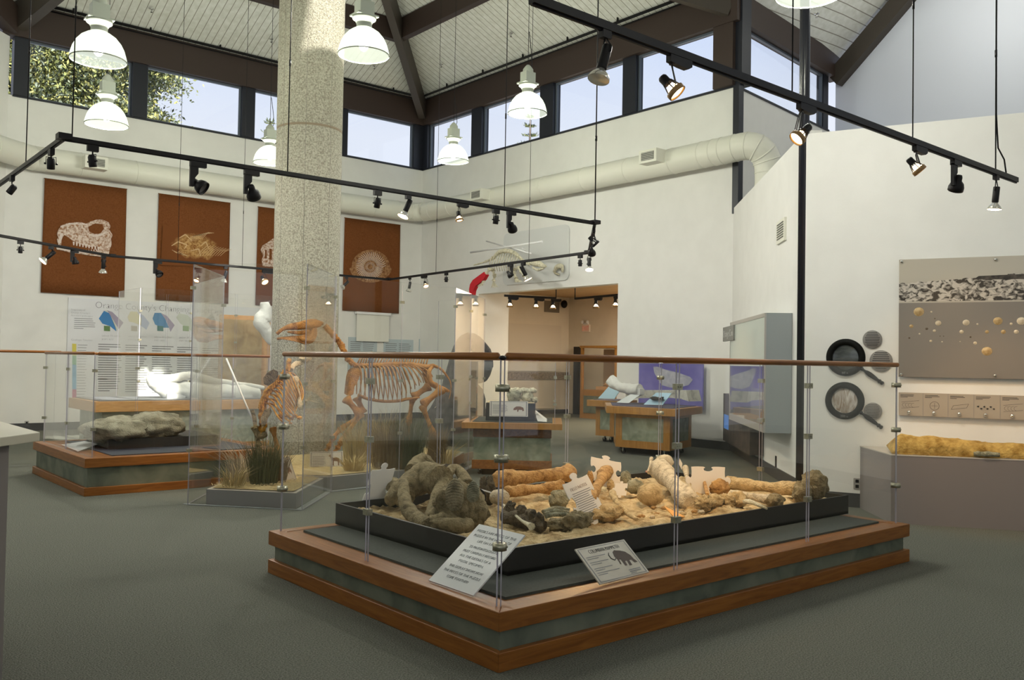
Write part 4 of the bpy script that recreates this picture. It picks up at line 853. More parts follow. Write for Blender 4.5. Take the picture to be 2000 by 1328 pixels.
# tools and cards in the tray
def puzzle(b, o, ux, uz, s, th, tabs=(1, -1, 1, -1)):   # jigsaw outline
    pts = []
    cs = [(-1, -1), (1, -1), (1, 1), (-1, 1)]
    for i in range(4):
        A = Vector(cs[i]); B = Vector(cs[(i + 1) % 4]); d_ = B - A; nn = Vector((d_.y, -d_.x)) * .5; k = tabs[i]
        for q, h in ((0, 0), (.18, -.03), (.36, -.02), (.41, .04), (.36, .16), (.38, .28), (.46, .36), (.54, .36), (.62, .28), (.64, .16), (.59, .04), (.64, -.02), (.82, -.03)):
            pts.append(A + d_ * q + nn * h * k * .9)
    o = Vector(o); ux = Vector(ux).normalized(); uz = Vector(uz).normalized(); nv = ux.cross(uz)
    b.slab([tuple(o + ux * p.x * s[0] + uz * p.y * s[1]) for p in pts], tuple(-nv), th)
M['card'] = plain('foam_card', (.80, .78, .76), .6)
def textm(par, s, o, ux, uz, h, mt, name='lettering', w=None, align='CENTER', ext=.0008):
    c = bpy.data.curves.new('t', 'FONT'); c.body = s; c.size = h; c.align_x = align; c.extrude = ext; c.offset = -.03 * h; tmp = bpy.data.objects.new('t', c); COL.objects.link(tmp)
    bpy.context.view_layer.update(); me = bpy.data.meshes.new_from_object(tmp); bpy.data.objects.remove(tmp); bpy.data.curves.remove(c)
    ux = Vector(ux).normalized(); uz = Vector(uz).normalized(); nv = ux.cross(uz); o = Vector([float(q) for q in o])
    sx = 1.0
    if w and len(me.vertices):
        xs = [v.co.x for v in me.vertices]; sx = w / (max(xs) - min(xs))
    off = wloc(par)
    for v in me.vertices: v.co = o + ux * v.co.x * sx + uz * v.co.y + nv * v.co.z - off
    me.materials.clear(); me.materials.append(mt); ob = bpy.data.objects.new(name, me); COL.objects.link(ob); ob.parent = par; return ob
def lines(b, o, ux, uz, w, n_, dy, rnd, th=.0, hh=.3):    # illegible small print as thin strips
    o = Vector(o); ux = Vector(ux).normalized(); uz = Vector(uz).normalized()
    for i in range(n_):
        L = w * (.8 + .2 * rnd.random()) * (.5 if i == n_ - 1 else 1); p = o - uz * dy * i
        b.quad(tuple(p), tuple(p + ux * L), tuple(p + ux * L + uz * dy * hh), tuple(p + uz * dy * hh))
RTH = Vector((RT[0], RT[1], 0)).normalized(); TOV = Vector((-FW[0], -FW[1], 0)).normalized()
# FIELD NOTES card
t = thing('puzzle_sign', 'white jigsaw-shaped card titled FIELD NOTES leaning among the bones', 'sign', T(1140, 1015, .45))
ux = (RTH * 1 + Vector((0, 0, .16)) * 1.0).normalized() ; ux = (Vector((.92, -.18, .28))).normalized(); uzv = (Vector((-.18, .42, .8))); uzv = (uzv - ux * uzv.dot(ux)).normalized()
O_ = J(1140, 1008, .12); b = MB(); puzzle(b, O_, ux, uzv, (.105, .145), .008, (1, -1, 1, -1)); b.build('card', M['card'], t)
fr_ = ux.cross(uzv); textm(t, 'FIELD NOTES', O_ + uzv * .075 + fr_ * .001, ux, uzv, .034, plain('red_ink', (.16, .04, .03), .6), w=.135)
b = MB(); lines(b, O_ + uzv * .052 - ux * .07 + fr_ * .0015, ux, uzv, .15, 12, .015, random.Random(2)); b.build('small_print', M['inkg'], t)
def plaincard(px, py, dz, uz, s, lab, tabs=(1, -1, 1, 1), uxv=None):
    uxv = uxv or RTH; o = J(px, py, dz); b = MB(); uz = Vector(uz).normalized(); puzzle(b, o, uxv, uz, s, .009, tabs)
    tag(b.build('puzzle_sign', [M['card']]), lab, 'sign')
plaincard(1183, 950, .13, (.1, .1, 1), (.13, .10), 'white jigsaw card seen from behind at the back of the tray, centre', (1, -1, 1, -1), RTH + Vector((0, 0, -.18)))
plaincard(1383, 962, .10, (.05, .05, 1), (.14, .11), 'wide white jigsaw card standing behind the brown lump right of centre', (1, 1, -1, 1), RTH)
plaincard(738, 975, .08, (.30, -.05, 1), (.10, .15), 'tall cream jigsaw card standing in the left corner of the tray', (1, -1, 1, -1), RTH * .6 + TOV * -.5)
plaincard(1212, 968, .05, (.3, .1, 1), (.05, .05), 'small round-edged white card between the middle bones')
def f(b): p = J(1325, 930, .12); b.slab([tuple(p), tuple(p + RTH * .03 - Vector((0, 0, .06))), tuple(p + RTH * .035 + Vector((0, 0, .0))), tuple(p + RTH * .01 + Vector((0, 0, .05)))], TOV, .004)
one('label_tag', M['card'], f, 'small slanted white tag at the back of the tray beside the large pale bone', 'tag')
# hand lens
t = thing('magnifying_glass', 'black hand lens standing upright in front of the ridged teeth', 'magnifying glass', T(940, 1025, .45))
c = J(930, 1000, .10); ax = (TOV + Vector((.2, -.2, .25))).normalized(); b = MB(); b.lathe([(.060, -.006), (.068, -.006), (.068, .006), (.060, .006), (.060, -.006)], c, 28, ax); b.build('lens_rim', M['black'], t)
b = MB(); b.lathe([(.0, -.004), (.04, -.003), (.06, 0), (.04, .003), (0, .004)], c, 28, ax); b.build('lens', M['glass'], t)
b = MB(); e0 = c - Vector((0, 0, .066)) + RTH * .015; b.tube([e0, e0 + RTH * .02 - Vector((0, 0, .03)), e0 + RTH * .03 - Vector((0, 0, .08)), e0 + RTH * .035 - Vector((0, 0, .12))], [.006, .008, .010, .008], 8); b.build('handle', M['black'], t)
def f(b): b.cyl(J(1262, 938, .08), J(1330, 962, .06), .009, 8); 
one('dig_brush', [plain('pink_handle', (.75, .33, .20), .5)], f, 'pinkish wooden tool handle lying across the golden rounded bone', 'tool')
def f(b): b.mat(0); b.cyl(J(1285, 946, .07), J(1300, 950, .07), .009, 8); b.mat(1); b.cyl(J(1300, 950, .07), J(1340, 960, .06), .009, 8)
one('marker_pen', [plain('lime', (.35, .70, .05), .4), plain('yellow', (.80, .65, .15), .4)], f, 'yellow marker with a lime green end lying on the large pale bone', 'pen')
def f(b): p = J(1310, 1010, .02); b.slab([tuple(J(1297, 998, .03)), tuple(J(1328, 1011, .02)), tuple(J(1338, 1013, .01)), tuple(J(1318, 1016, .01))], (0, 0, 1), .006)
one('scraper', plain('orange_scraper', (.75, .32, .03), .4), f, 'flat orange scraper at the front rim by the middle clamp', 'tool')
# ---- left case rock
q = lambda x, y, z=.45: Vector([float(c) for c in atY(x, y, 11.3)])
def f(b):
    c = q(262, 837); b.ball(q(232, 840), (.42, .40, .16), 40, 20, .22, 3, 2.2); b.ball(q(300, 832), (.36, .34, .17), 40, 20, .24, 9, 2.2); b.ball(q(255, 850), (.28, .26, .12), 30, 16, .3, 5, 2.2)
one('fossil_block', bmat('grey_jacket_rock', (.20, .18, .12), (.42, .39, .29), 5), f, 'big grey-beige jacketed fossil block resting in the left glass case', 'fossil')
def f(b): b.box(3.15, 11.0, .406, 4.45, 11.9, .52); 
one('fossil_stand', M['blackm'], f, 'black support pad under the grey fossil block', 'stand')
for pts, lab in (([(120, 869), (165, 862), (193, 867), (152, 882)], 'white caption card lying flat at the left end of the case with the grey block'),):
    b = MB(); P3 = [tuple(atz(x, y, .43 if y < 868 else .41)) for x, y in pts]; b.slab(P3[::-1], (0, 0, 1), .004); tag(b.build('caption_card', M['signw']), lab, 'sign')
# ---- white plaster whale jaw
qw = lambda x, y, Y=14.95: Vector([float(c) for c in atY(x, y, Y)])
t = thing('plaster_cast', 'long bright white plaster jaw cast lying on the back counter, inside the tall glass box', 'cast', qw(390, 782))
b = MB(); org(b, [qw(290, 733), qw(300, 748), qw(325, 762), qw(355, 764), qw(400, 766), qw(450, 768), qw(505, 768)], [.03, .09, .13, .16, .15, .15, .10], 18, .25, 3, 4)
org(b, [qw(290, 731), qw(312, 740), qw(345, 737), (qw(372, 733)), qw(410, 741), qw(460, 750), qw(515, 757)], [.03, .06, .07, .06, .05, .05, .04], 14, .3, 7, 5); b.build('jaw', M['plaster'], t)
b = MB(); b.cbox(qw(338, 776), (.3, .3, .14)); b.cbox(qw(470, 778), (.3, .3, .12)); b.build('support_block', M['white'], t)
# second sunlit white cast beside the column
t = one('plaster_skull', M['plaster'], lambda b: (org(b, [qw(517, 590, 15.2), qw(518, 612, 15.2), qw(510, 628, 15.2), qw(520, 648, 15.2), qw(532, 672, 15.2)], [.07, .13, .14, .11, .05], 14, .25, 5, 5), b.cyl(qw(534, 665, 15.2), (qw(534, 690, 15.2).x, 15.2, .82), .02, 8)), 'glaring white plaster skull on a stand peeking out left of the column', 'cast')
# ---- HORSE
HPt = (6.30, 10.98); HDr = (.94, -.34); HNv = Vector((-.34, -.94, 0))
def Hh(x, y, w=0.0): return Vector([float(c) for c in atp(x, y, HPt, HDr)]) + HNv * w
t = thing('horse_skeleton', 'mounted brown horse skeleton standing in the tall acrylic enclosure', 'skeleton', Hh(740, 880)); HB = M['b_horse']
def hp(nm, fn, mt=None, par=None): b = MB(); fn(b); return b.build(nm, mt or HB, par or t)
def f(b):
    for w in (-1, 1):
        org(b, [Hh(541, 652, .012 * w), Hh(552, 643, .02 * w), Hh(568, 638, .03 * w), Hh(590, 636, .045 * w), Hh(608, 634, .055 * w), Hh(625, 632, .035 * w)], [.022, .022, .045, .055, .06, .04], 12, .12, 3, 10)
    org(b, [Hh(556, 640), Hh(580, 634), Hh(600, 629), Hh(615, 629), Hh(632, 632)], [.015, .03, .035, .04, .02], 12, .12, 5, 10)
    org(b, [Hh(562, 648, .03), Hh(585, 650, .04), Hh(605, 646, .045)], [.012, .03, .025], 10, .2, 8, 12); org(b, [Hh(562, 648, -.03), Hh(585, 650, -.04), Hh(605, 646, -.045)], [.012, .03, .025], 10, .2, 8, 12)
hp('skull', f)
def f(b):
    for w in (-.05, .05):
        pts = [(541, 661), (552, 658), (570, 656), (590, 655), (604, 648), (612, 636), (618, 640), (617, 656), (609, 669), (596, 673), (582, 668), (562, 664)]
        b.slab([tuple(Hh(x, y, w * (.25 if x < 556 else 1))) for x, y in pts], tuple(HNv), .014)
    org(b, [Hh(541, 662), Hh(552, 660)], [.018, .02], 10, .1)
    for w in (-.05, .05): org(b, [Hh(613, 640, w), Hh(612, 655, w), Hh(602, 666, w), Hh(585, 661, w), Hh(565, 659, w * .5)], [.03, .045, .045, .03, .018], 12, .12, 6, 10)
hp('mandible', f)
NK = [(634, 636), (642, 645), (650, 653), (658, 663), (666, 674), (673, 688), (680, 702), (690, 712)]
for i in range(7):
    x, y = NK[i]; x2, y2 = NK[i + 1]
    hp('neck_vertebra', lambda b: (org(b, [Hh(x, y), Hh((x + x2) / 2, (y + y2) / 2), Hh(x2, y2)], [.045, .032, .047], 10, .35, i, 18), org(b, [Hh((x + x2) / 2 - 3, (y + y2) / 2 + 3, .05), Hh((x + x2) / 2 + 4, (y + y2) / 2 - 4, -.05)], [.018, .018], 8, .3, i, 18)))
SP = [(690, 713), (705, 714), (720, 714), (740, 713), (760, 712), (785, 711), (810, 713), (830, 716), (846, 716)]
def f(b):
    org(b, [Hh(x, y) for x, y in SP], [.035] * 9, 12, .3, 4, 18)
    for i in range(26):
        x = 697 + i * 5.4; y = 713; h = (.09 + .10 * math.exp(-((x - 718) / 16) ** 2)); p = Hh(x, y); q_ = UPz(p, h); q_ = q_ + Vector((HDr[0], HDr[1], 0)) * .05 * (1 if x < 760 else .5)
        b.tube([p, q_], [.012, .009], 6, flat=None)
hp('spine', f)
nr = 17
for i in range(nr):
    k = i / (nr - 1); x0 = 697 + k * 118; yb = 770 + 12 * math.sin(PI * min(1, k * 1.3)) - 34 * max(0, k - .62) / .38; lean = 2 + 26 * k; wd_ = .10 + .16 * math.sin(PI * min(1, .15 + k * .9))
    for sgn in (1, -1):
        pts = [Hh(x0, 714, 0), Hh(x0 + 3 + 3 * k, 717, sgn * wd_ * .6), Hh(x0 + 4 + lean * .35, 714 + (yb - 714) * .35, sgn * wd_), Hh(x0 + 2 + lean * .75, 714 + (yb - 714) * .7, sgn * wd_ * .9), Hh(x0 + lean, yb, sgn * wd_ * .55)]
        hp('rib', lambda b: org(b, pts, [.008, .010, .010, .009, .007], 7, .1, i, 10, 4), M['b_pale'] if False else HB)
hp('sternum', lambda b: [org(b, [Hh(700, 772, w), Hh(730, 781, w), Hh(765, 784, w), Hh(800, 779, w), Hh(818, 776, w)], [.018, .022, .018, .016, .01], 8, .6, 3, 25) for w in (-.05, .05)])
for w in (.12, -.12):
    hp('shoulder_blade', lambda b: b.slab([tuple(Hh(x, y, w)) for x, y in ((683, 723), (688, 719), (696, 718), (701, 726), (697, 740), (689, 755), (687, 769), (681, 773), (675, 769), (677, 752), (679, 735))], tuple(HNv), .018))
def leg(nm, pts, rs, w):
    hp(nm, lambda b: [longbone(b, Hh(*pts[i], w[i]), Hh(*pts[i + 1], w[i + 1]), rs[i] * 1.25, i * 3 + int(pts[0][0]), (0, 0, 0), .12, 1.6, 1.5, 10) for i in range(len(pts) - 1)])
leg('front_leg', [(672, 776), (700, 808), (664, 864), (658, 874), (652, 882)], [.036, .026, .026, .02], [.12, .10, .06, .06, .06])
leg('front_leg', [(700, 776), (712, 808), (668, 838), (652, 856), (644, 874), (638, 882)], [.036, .024, .026, .024, .02], [-.12, -.10, -.08, -.08, -.08, -.08])
hp('pelvis', lambda b: [org(b, [Hh(842, 716, w * .5), Hh(834, 728, w), Hh(838, 745, w), Hh(852, 754, w * .8), Hh(874, 764, w * .7)], [.02, .035, .03, .035, .02], 10, .25, 5, 14) for w in (.11, -.11)])
leg('hind_leg', [(843, 754), (810, 777), (803, 822), (800, 852), (804, 880)], [.036, .026, .024, .02], [-.12, -.12, -.12, -.12, -.12])
leg('hind_leg', [(860, 758), (820, 790), (842, 846), (846, 870), (840, 885)], [.038, .028, .024, .02], [.12, .12, .12, .12, .12])
hp('tail', lambda b: org(b, [Hh(846, 714), Hh(860, 720), Hh(872, 733), Hh(880, 748), Hh(880, 766), Hh(877, 779)], [.024, .020, .014, .010, .007, .004], 8, .35, 2, 30))
# ---- small reared skeleton
SPt = (4.36, 9.30); SD_ = (.765, -.645); SNv = Vector((-.645, -.765, 0))
def Ss(x, y, w=0.0): return Vector([float(c) for c in atp(x, y, SPt, SD_)]) + SNv * w
t = thing('small_mammal_skeleton', 'small amber skeleton reared upright on the nearer grey plinth, seen from behind', 'skeleton', Ss(515, 945)); AM = bmat('bright_amber_bone', (.40, .15, .012), (.74, .38, .05), 10)
def sp(nm, fn, mt=None): b = MB(); fn(b); return b.build(nm, mt or AM, t)
sp('skull', lambda b: (rock(b, Ss(590, 700, -.15), (.07, .06, .05), 3, .25, 3), org(b, [Ss(585, 706, -.15), Ss(572, 712, -.1), Ss(566, 722, -.03)], [.03, .03, .03], 8, .4, 3, 20)), M['b_pale'])
sp('spine', lambda b: (org(b, [Ss(566, 700), Ss(560, 722), Ss(545, 742), Ss(530, 757), Ss(519, 772), Ss(513, 790), Ss(512, 808), Ss(514, 830), Ss(510, 850)], [.02, .03, .034, .034, .036, .038, .04, .04, .03], 10, .5, 5, 22), [b.cbox(Ss(556 - i * 3.6, 726 + i * 5.2, .05), (.012, .03, .05)) for i in range(14)]))
for i in range(11):
    k = i / 10; x0 = 556 - 42 * k; y0 = 728 + 58 * k - 8 * math.sin(PI * k)
    for sg in (1, -1):
        pts = [Ss(x0, y0), Ss(x0 + 14 + 5 * k, y0 + 2 + 4 * k, sg * .07), Ss(x0 + 26 + 10 * k, y0 + 22 + 6 * k, sg * .13), Ss(x0 + 32 + 18 * k, y0 + 44 - 2 * k, sg * .10), Ss(x0 + 30 + 24 * k, y0 + 58 - 18 * k, sg * .04)]
        sp('rib', lambda b: org(b, pts, [.008, .010, .0095, .008, .006], 7, .1, i, 10, 4))
sp('breastbone', lambda b: [rock(b, Ss(545 + i * 8, 812 + (i % 2) * 4), (.03, .025, .02), i, .3, 2, 10, 8) for i in range(6)])
sp('shoulder_blade', lambda b: b.slab([tuple(Ss(x, y, .10)) for x, y in ((520, 738), (527, 728), (540, 721), (548, 726), (548, 735), (541, 745), (530, 753), (521, 750))], tuple(SNv), .015), M['b_dark'])
sp('pelvis', lambda b: (b.slab([tuple(Ss(x, y, .06)) for x, y in ((493, 800), (499, 799), (504, 815), (506, 835), (500, 836), (497, 818))], tuple(SNv), .02), b.slab([tuple(Ss(x, y, .06)) for x, y in ((520, 800), (530, 796), (534, 803), (527, 815), (521, 830), (515, 836), (513, 815))], tuple(SNv), .02), org(b, [Ss(500, 834), Ss(508, 850), Ss(520, 846)], [.03, .045, .03], 10, .4, 3, 18)), M['b_grey'])
sp('hind_leg', lambda b: (longbone(b, Ss(532, 834), Ss(543, 880), .024, 3, (0, 0, 0), .2), longbone(b, Ss(543, 880), Ss(540, 900), .018, 4, (0, 0, 0), .2), longbone(b, Ss(540, 900), Ss(534, 940), .016, 4, (0, 0, 0), .2)), M['b_horse'])
sp('hind_leg', lambda b: (longbone(b, Ss(497, 832), Ss(506, 872), .026, 5, (0, 0, 0), .2), longbone(b, Ss(506, 872), Ss(512, 942), .020, 6, (0, 0, 0), .2)), M['b_grey'])
sp('foreleg', lambda b: (longbone(b, Ss(578, 735, .05), Ss(592, 798, .10), .022, 7, (0, 0, 0), .2), longbone(b, Ss(592, 798, .10), Ss(605, 780, .14), .014, 8, (0, 0, 0), .2), [org(b, [Ss(605, 780, .14), Ss(612 + 2 * j, 772 + 3 * j, .14), Ss(618 + 3 * j, 770 + 4 * j, .14)], [.008, .006, .004], 6, .1, j, 20) for j in range(5)]), M['b_pale'])
sp('tail', lambda b: org(b, [Ss(510, 850), Ss(514, 860), Ss(524, 860)], [.012, .010, .006], 8, .3, 3, 25), M['b_pale'])
one('support_rod', M['white'], lambda b: b.cyl(Ss(428, 700, -.25), Ss(497, 835, -.1), .011, 10), 'long slanted white rod left of the small amber skeleton', 'rod', 'white mounting rods') if False else sp('support_rod', lambda b: b.cyl(Ss(428, 700, -.25), Ss(499, 840, -.05), .010, 10), M['white'])
# ---- hanging skeleton on the doorway wall
def Kk(x, y, w=0.0): p = atX(x, y, 12.35 - w); return Vector([float(c) for c in p])
t = thing('hanging_skeleton', 'ivory beast skeleton mounted high above the annex doorway', 'skeleton', Kk(995, 560)); KM = M['b_white']
def kp(nm, fn, mt=None): b = MB(); fn(b); return b.build(nm, mt or KM, t)
kp('spine', lambda b: org(b, [Kk(925, 518), Kk(945, 512), Kk(962, 505), Kk(975, 493), Kk(990, 490), Kk(1006, 495), Kk(1020, 508), Kk(1035, 516)], [.012, .02, .035, .045, .05, .045, .035, .03], 10, .35, 3, 14))
for i in range(12):
    x = 962 + i * 4.6
    for w in (.16, -.16): kp('rib', lambda b: org(b, [Kk(x, 496 + .03 * (x - 988) ** 2 * .25), Kk(x - 3, 505, w), Kk(x - 6, 518, w), Kk(x - 4, 529, w * .5)], [.012, .013, .012, .010], 6, .1, i, 10))
kp('skull', lambda b: (org(b, [Kk(1036, 514), Kk(1048, 514), Kk(1060, 519), Kk(1066, 520)], [.04, .07, .05, .025], 12, .25, 5, 10), org(b, [Kk(1040, 522), Kk(1050, 527), Kk(1062, 524)], [.02, .03, .02], 8, .25, 5, 10)))
for nm, pts, w in (('hind_leg', [(957, 524), (949, 536), (943, 550), (936, 560)], .15), ('hind_leg', [(962, 526), (966, 538), (964, 549), (966, 563)], -.1), ('front_leg', [(1012, 522), (1018, 530), (1024, 538), (1033, 548)], .15), ('front_leg', [(1003, 524), (1004, 534), (1008, 544), (1012, 552)], -.1)):
    def f(b):
        for j in range(len(pts) - 2): longbone(b, Kk(*pts[j], w), Kk(*pts[j + 1], w), .030, j, (0, 0, 0), .15, n=8)
        a = Kk(*pts[-2], w); e_ = Kk(*pts[-1], w)
        for k in range(5): org(b, [a, a.lerp(e_, .6) + Vector((0, .035 * (k - 2), 0)), e_ + Vector((0, .06 * (k - 2), .01 * abs(k - 2)))], [.014, .012, .006], 6, .1, k, 20)
    kp(nm, f)
one('mounting_arms', M['white'], lambda b: (b.cyl(Kk(919, 493, -.3), Kk(1059, 472, .1), .022, 8), b.cyl(Kk(950, 471, -.6), Kk(1037, 495, .1), .016, 8), b.cyl(Kk(1037, 497, -.7), Kk(1020, 485, .1), .012, 6)), 'crossed white mounting bars above the hanging skeleton', 'bracket')
bpy.data.objects['mounting_arms'].name = 'mounting_bars'
rp = [(945, 531), (949, 537), (944, 546), (936, 553), (928, 559), (924, 568), (923, 576), (917, 576), (916, 565), (918, 555), (923, 547), (931, 541)]
one('red_stocking', plain('red_cloth', (.50, .01, .02), .8), lambda b: b.slab([tuple(Kk(x, y, .2)) for x, y in rp], (1, 0, 0), .09), 'bright red stocking hanging from the tail end of the hanging skeleton', 'stocking')
def Wp(x, y, off=.03): return Vector([float(c) for c in atX(x, y, XD - off)])
t = thing('skull_panel', 'pale grey rounded panel on the wall behind the hanging skeleton', 'panel', Wp(1066, 556))
y1 = Wp(1111, 500).y; y0 = 16.0; z1 = 4.47; z0 = 3.27; rd = .14
pts = [(XD - .01, y0, z1), (XD - .01, y1, z1)] if False else []
for ccx, ccz, a0_2 in ((y1 + rd, z0 + rd, 180), (y0 - rd, z0 + rd, 270), (y0 - rd, z1 - rd, 0), (y1 + rd, z1 - rd, 90)):
    for k in range(7):
        an = R_(a0_2 + 15 * k); pts.append((XD - .005, ccx + rd * math.cos(an), ccz + rd * math.sin(an)))
b = MB(); b.slab(pts, (-1, 0, 0), .03); b.build('board', plain('pale_panel', (.70, .71, .70), .4), t)
b = MB(); org(b, [Wp(1082, 530, .1), Wp(1088, 521, .12), Wp(1097, 521, .12), Wp(1099, 532, .1)], [.03, .05, .05, .02], 9, .3, 4, 12); org(b, [Wp(1083, 533, .1), Wp(1092, 536, .1)], [.02, .02], 8, .3, 4, 12); b.build('jaw_cast', KM, t)
# ---- grasses and straw
GM = [plain('dry_grass', (.40, .31, .15), .9), plain('grey_green_grass', (.115, .115, .055), .9), plain('straw', (.55, .42, .20), .9), plain('pale_twig', (.42, .36, .27), .9), plain('brown_reed', (.20, .135, .065), .9)]
def tuft(b, c, r, h, n_, seed, spread=.35):
    rnd = random.Random(seed)
    for i in range(n_):
        a = rnd.random() * 2 * PI; rr0 = r * math.sqrt(rnd.random()) * .5; p = Vector((c[0] + rr0 * math.cos(a), c[1] + rr0 * math.sin(a), c[2])); hh = h * (.45 + .55 * rnd.random())
        a2 = a + rnd.uniform(-.8, .8); d_ = Vector((math.cos(a2), math.sin(a2), 0)) * spread * hh * rnd.random() * 1.3; w = .0022 + .002 * rnd.random(); s_ = Vector((-math.sin(a2 + rnd.random() * 3), math.cos(a2), 0)).normalized() * w
        m1 = p + d_ * .3 + Vector((0, 0, hh * .55)); e_ = p + d_ + Vector((0, 0, hh * rnd.uniform(.8, 1)))
        k = len(b.v); b.v += [tuple(p - s_), tuple(p + s_), tuple(m1 + s_ * .8), tuple(m1 - s_ * .8), tuple(e_)]; b.face([k, k + 1, k + 2, k + 3]); b.face([k + 3, k + 2, k + 4])
def grass(px, py, r, h, n_, mi, seed, lab, sp_=.35, base=None):
    c = atz(px, py, .157) if base is None else base; b = MB(); tuft(b, c, r, h, n_, seed, sp_); tag(b.build('grass_clump', GM[mi]), lab, 'grass', 'dried grass clumps on the plinths')
for a in [(515, 947, .28, .62, 420, 1, 1, 'dark green reed clump around the legs of the small amber skeleton', .3), (480, 940, .34, .50, 260, 3, 2, 'twiggy pale clump at the left end of the nearer plinth', .8),
          (540, 943, .2, .5, 200, 4, 3, 'brown reeds just right of the small skeleton legs', .4), (455, 952, .2, .28, 140, 0, 4, 'short straw at the left corner of the nearer plinth', .9),
          (700, 905, .35, .75, 320, 0, 5, 'tall straw-coloured grass behind the horse placard under the ribs', .35), (760, 915, .4, .80, 420, 4, 6, 'thick brown grass under the horse belly', .3),
          (800, 915, .3, .85, 420, 1, 7, 'dark green grass clump by the hind legs of the horse', .35), (740, 900, .35, .85, 260, 0, 12, 'pale tall grass behind the horse belly', .4), (852, 905, .22, .62, 320, 4, 8, 'dark brown reeds around the rear horse hoof', .25),
          (690, 920, .22, .25, 220, 2, 9, 'low straw heap right of the horse placard', 1.1), (870, 905, .2, .35, 120, 2, 10, 'loose straw at the right end of the farther plinth', .8), (415, 900, .3, .55, 160, 3, 11, 'leafless pale shrub behind the nearer plinth', 1.0)]:
    grass(*a)
def strawbed(P, seed):
    rnd = random.Random(seed); b = MB(); xs = [p[0] for p in P]; ys = [p[1] for p in P]; n = len(P)
    Q = offset_poly(P, .04); b.mat(0); m0 = len(b.v); b.add([(q[0], q[1], .165) for q in Q], [tuple(range(n))])
    def inside(x, y):
        c = False
        for i in range(n):
            x1, y1 = Q[i]; x2, y2 = Q[i - 1]
            if (y1 > y) != (y2 > y) and x < (x2 - x1) * (y - y1) / (y2 - y1) + x1: c = not c
        return c
    k_ = 0
    while k_ < 2600:
        x = rnd.uniform(min(xs), max(xs)); y = rnd.uniform(min(ys), max(ys))
        if not inside(x, y): continue
        k_ += 1; a = rnd.random() * PI; L = rnd.uniform(.02, .06); z = .167 + rnd.random() * .02; d_ = Vector((math.cos(a), math.sin(a), rnd.uniform(-.15, .3))) * L; s_ = Vector((-math.sin(a), math.cos(a), 0)) * .0025; p = Vector((x, y, z)); b.mat(1 + k_ % 2)
        b.quad(tuple(p - s_), tuple(p + s_), tuple(p + d_ + s_), tuple(p + d_ - s_))
    return b
for P, lb, sd_ in ((PA, 'straw litter covering the nearer grey plinth', 1), (PB, 'straw litter covering the farther grey plinth', 2)):
    tag(strawbed(P, sd_).build('straw_litter', [noisy('straw_ground', (.38, .28, .13), (.58, .46, .24), 25, .95), GM[2], GM[0]]), lb, 'straw', kind='stuff')
# skull fossils on the counter riser
u = Vector((.735, -.678)); v = Vector((.678, .735))
cz = lambda x, y: Vector([float(c) for c in atp(x, y, (F0 + v * .5)[:], (u.x, u.y))])
t = thing('fossil_skull', 'broken tan skull with grey jaw block on the black riser of the oak counter', 'fossil', cz(1010, 779))
u = Vector((.735, -.678)); v = Vector((.678, .735))
b = MB(); rz = lambda x, h: Vector((*cz(x, 768)[:2], .953 + h)); rock(b, rz(1004, .075), (.10, .10, .09), 3, .25, 2); b.build('jaw_block', M['b_green'], t)
b = MB(); [rock(b, rz(1000 + 8 * i, .15 + (i % 2) * .01), (.06, .06, .035), i, .4, 3, 12, 8) for i in range(6)]; rock(b, rz(1030, .07), (.08, .08, .08), 7, .3, 2); rock(b, rz(1044, .03), (.05, .05, .04), 8, .3, 2); b.build('skull', M['b_white'], t)
# plaster whale skull on the oak table, draped cast
tq = lambda x, y, X=11.75: Vector([float(c) for c in atX(x, y, X)])
one('plaster_cast', M['plaster'], lambda b: (org(b, [tq(1192, 742), tq(1205, 752), tq(1225, 760), tq(1250, 762)], [.10, .09, .08, .10], 14, .3, 3, 6), b.cbox(tq(1250, 765), (.12, .1, .1))), 'white plaster whale skull lying on the nearer oak table behind the blue signs', 'cast')
one('plaster_slab', bmat('grey_plaster', (.52, .51, .45), (.68, .67, .60), 6), lambda b: b.slab([tuple(tq(x, y, 12.15)) for x, y in ((1222, 762), (1340, 762), (1345, 784), (1330, 779), (1310, 777), (1222, 778))], (1, 0, 0), .35), 'long pale plaster slab lying behind the whale skull on the nearer oak table', 'slab')
# rock on the grey plinth at the right
# ================================================================ WALL ITEMS
def WB(x, y, off=.03): return Vector([float(c) for c in atY(x, y, YB - off)])
XV = Vector((1, 0, 0)); ZV = Vector((0, 0, 1)); NV_ = Vector((0, -1, 0)); MU = Vector((.3827, -.9239, 0)); MNV = Vector((-.9239, -.3827, 0)); DU = Vector((0, -1, 0)); CDV = Vector((-d, -d, 0)); CNV = Vector((-d, d, 0))
M['cloth'] = noisy('brown_banner_cloth', (.165, .058, .018), (.205, .075, .026), 40, .9, spec=.1)
M['pr_l'] = noisy('banner_print_light', (.34, .17, .09), (.74, .62, .54), 22, .9, 10, lo=.36, hi=.6, spec=.1, dist=.6); M['pr_m'] = noisy('banner_print_mid', (.20, .085, .035), (.42, .23, .11), 18, .9, 8, spec=.1)
M['pr_w'] = plain('banner_print_pale', (.72, .62, .56), .9, spec=.1); M['pr_s'] = noisy('banner_print_sand', (.24, .10, .03), (.55, .33, .13), 14, .9, 10, lo=.35, hi=.62, spec=.1, dist=1.5)
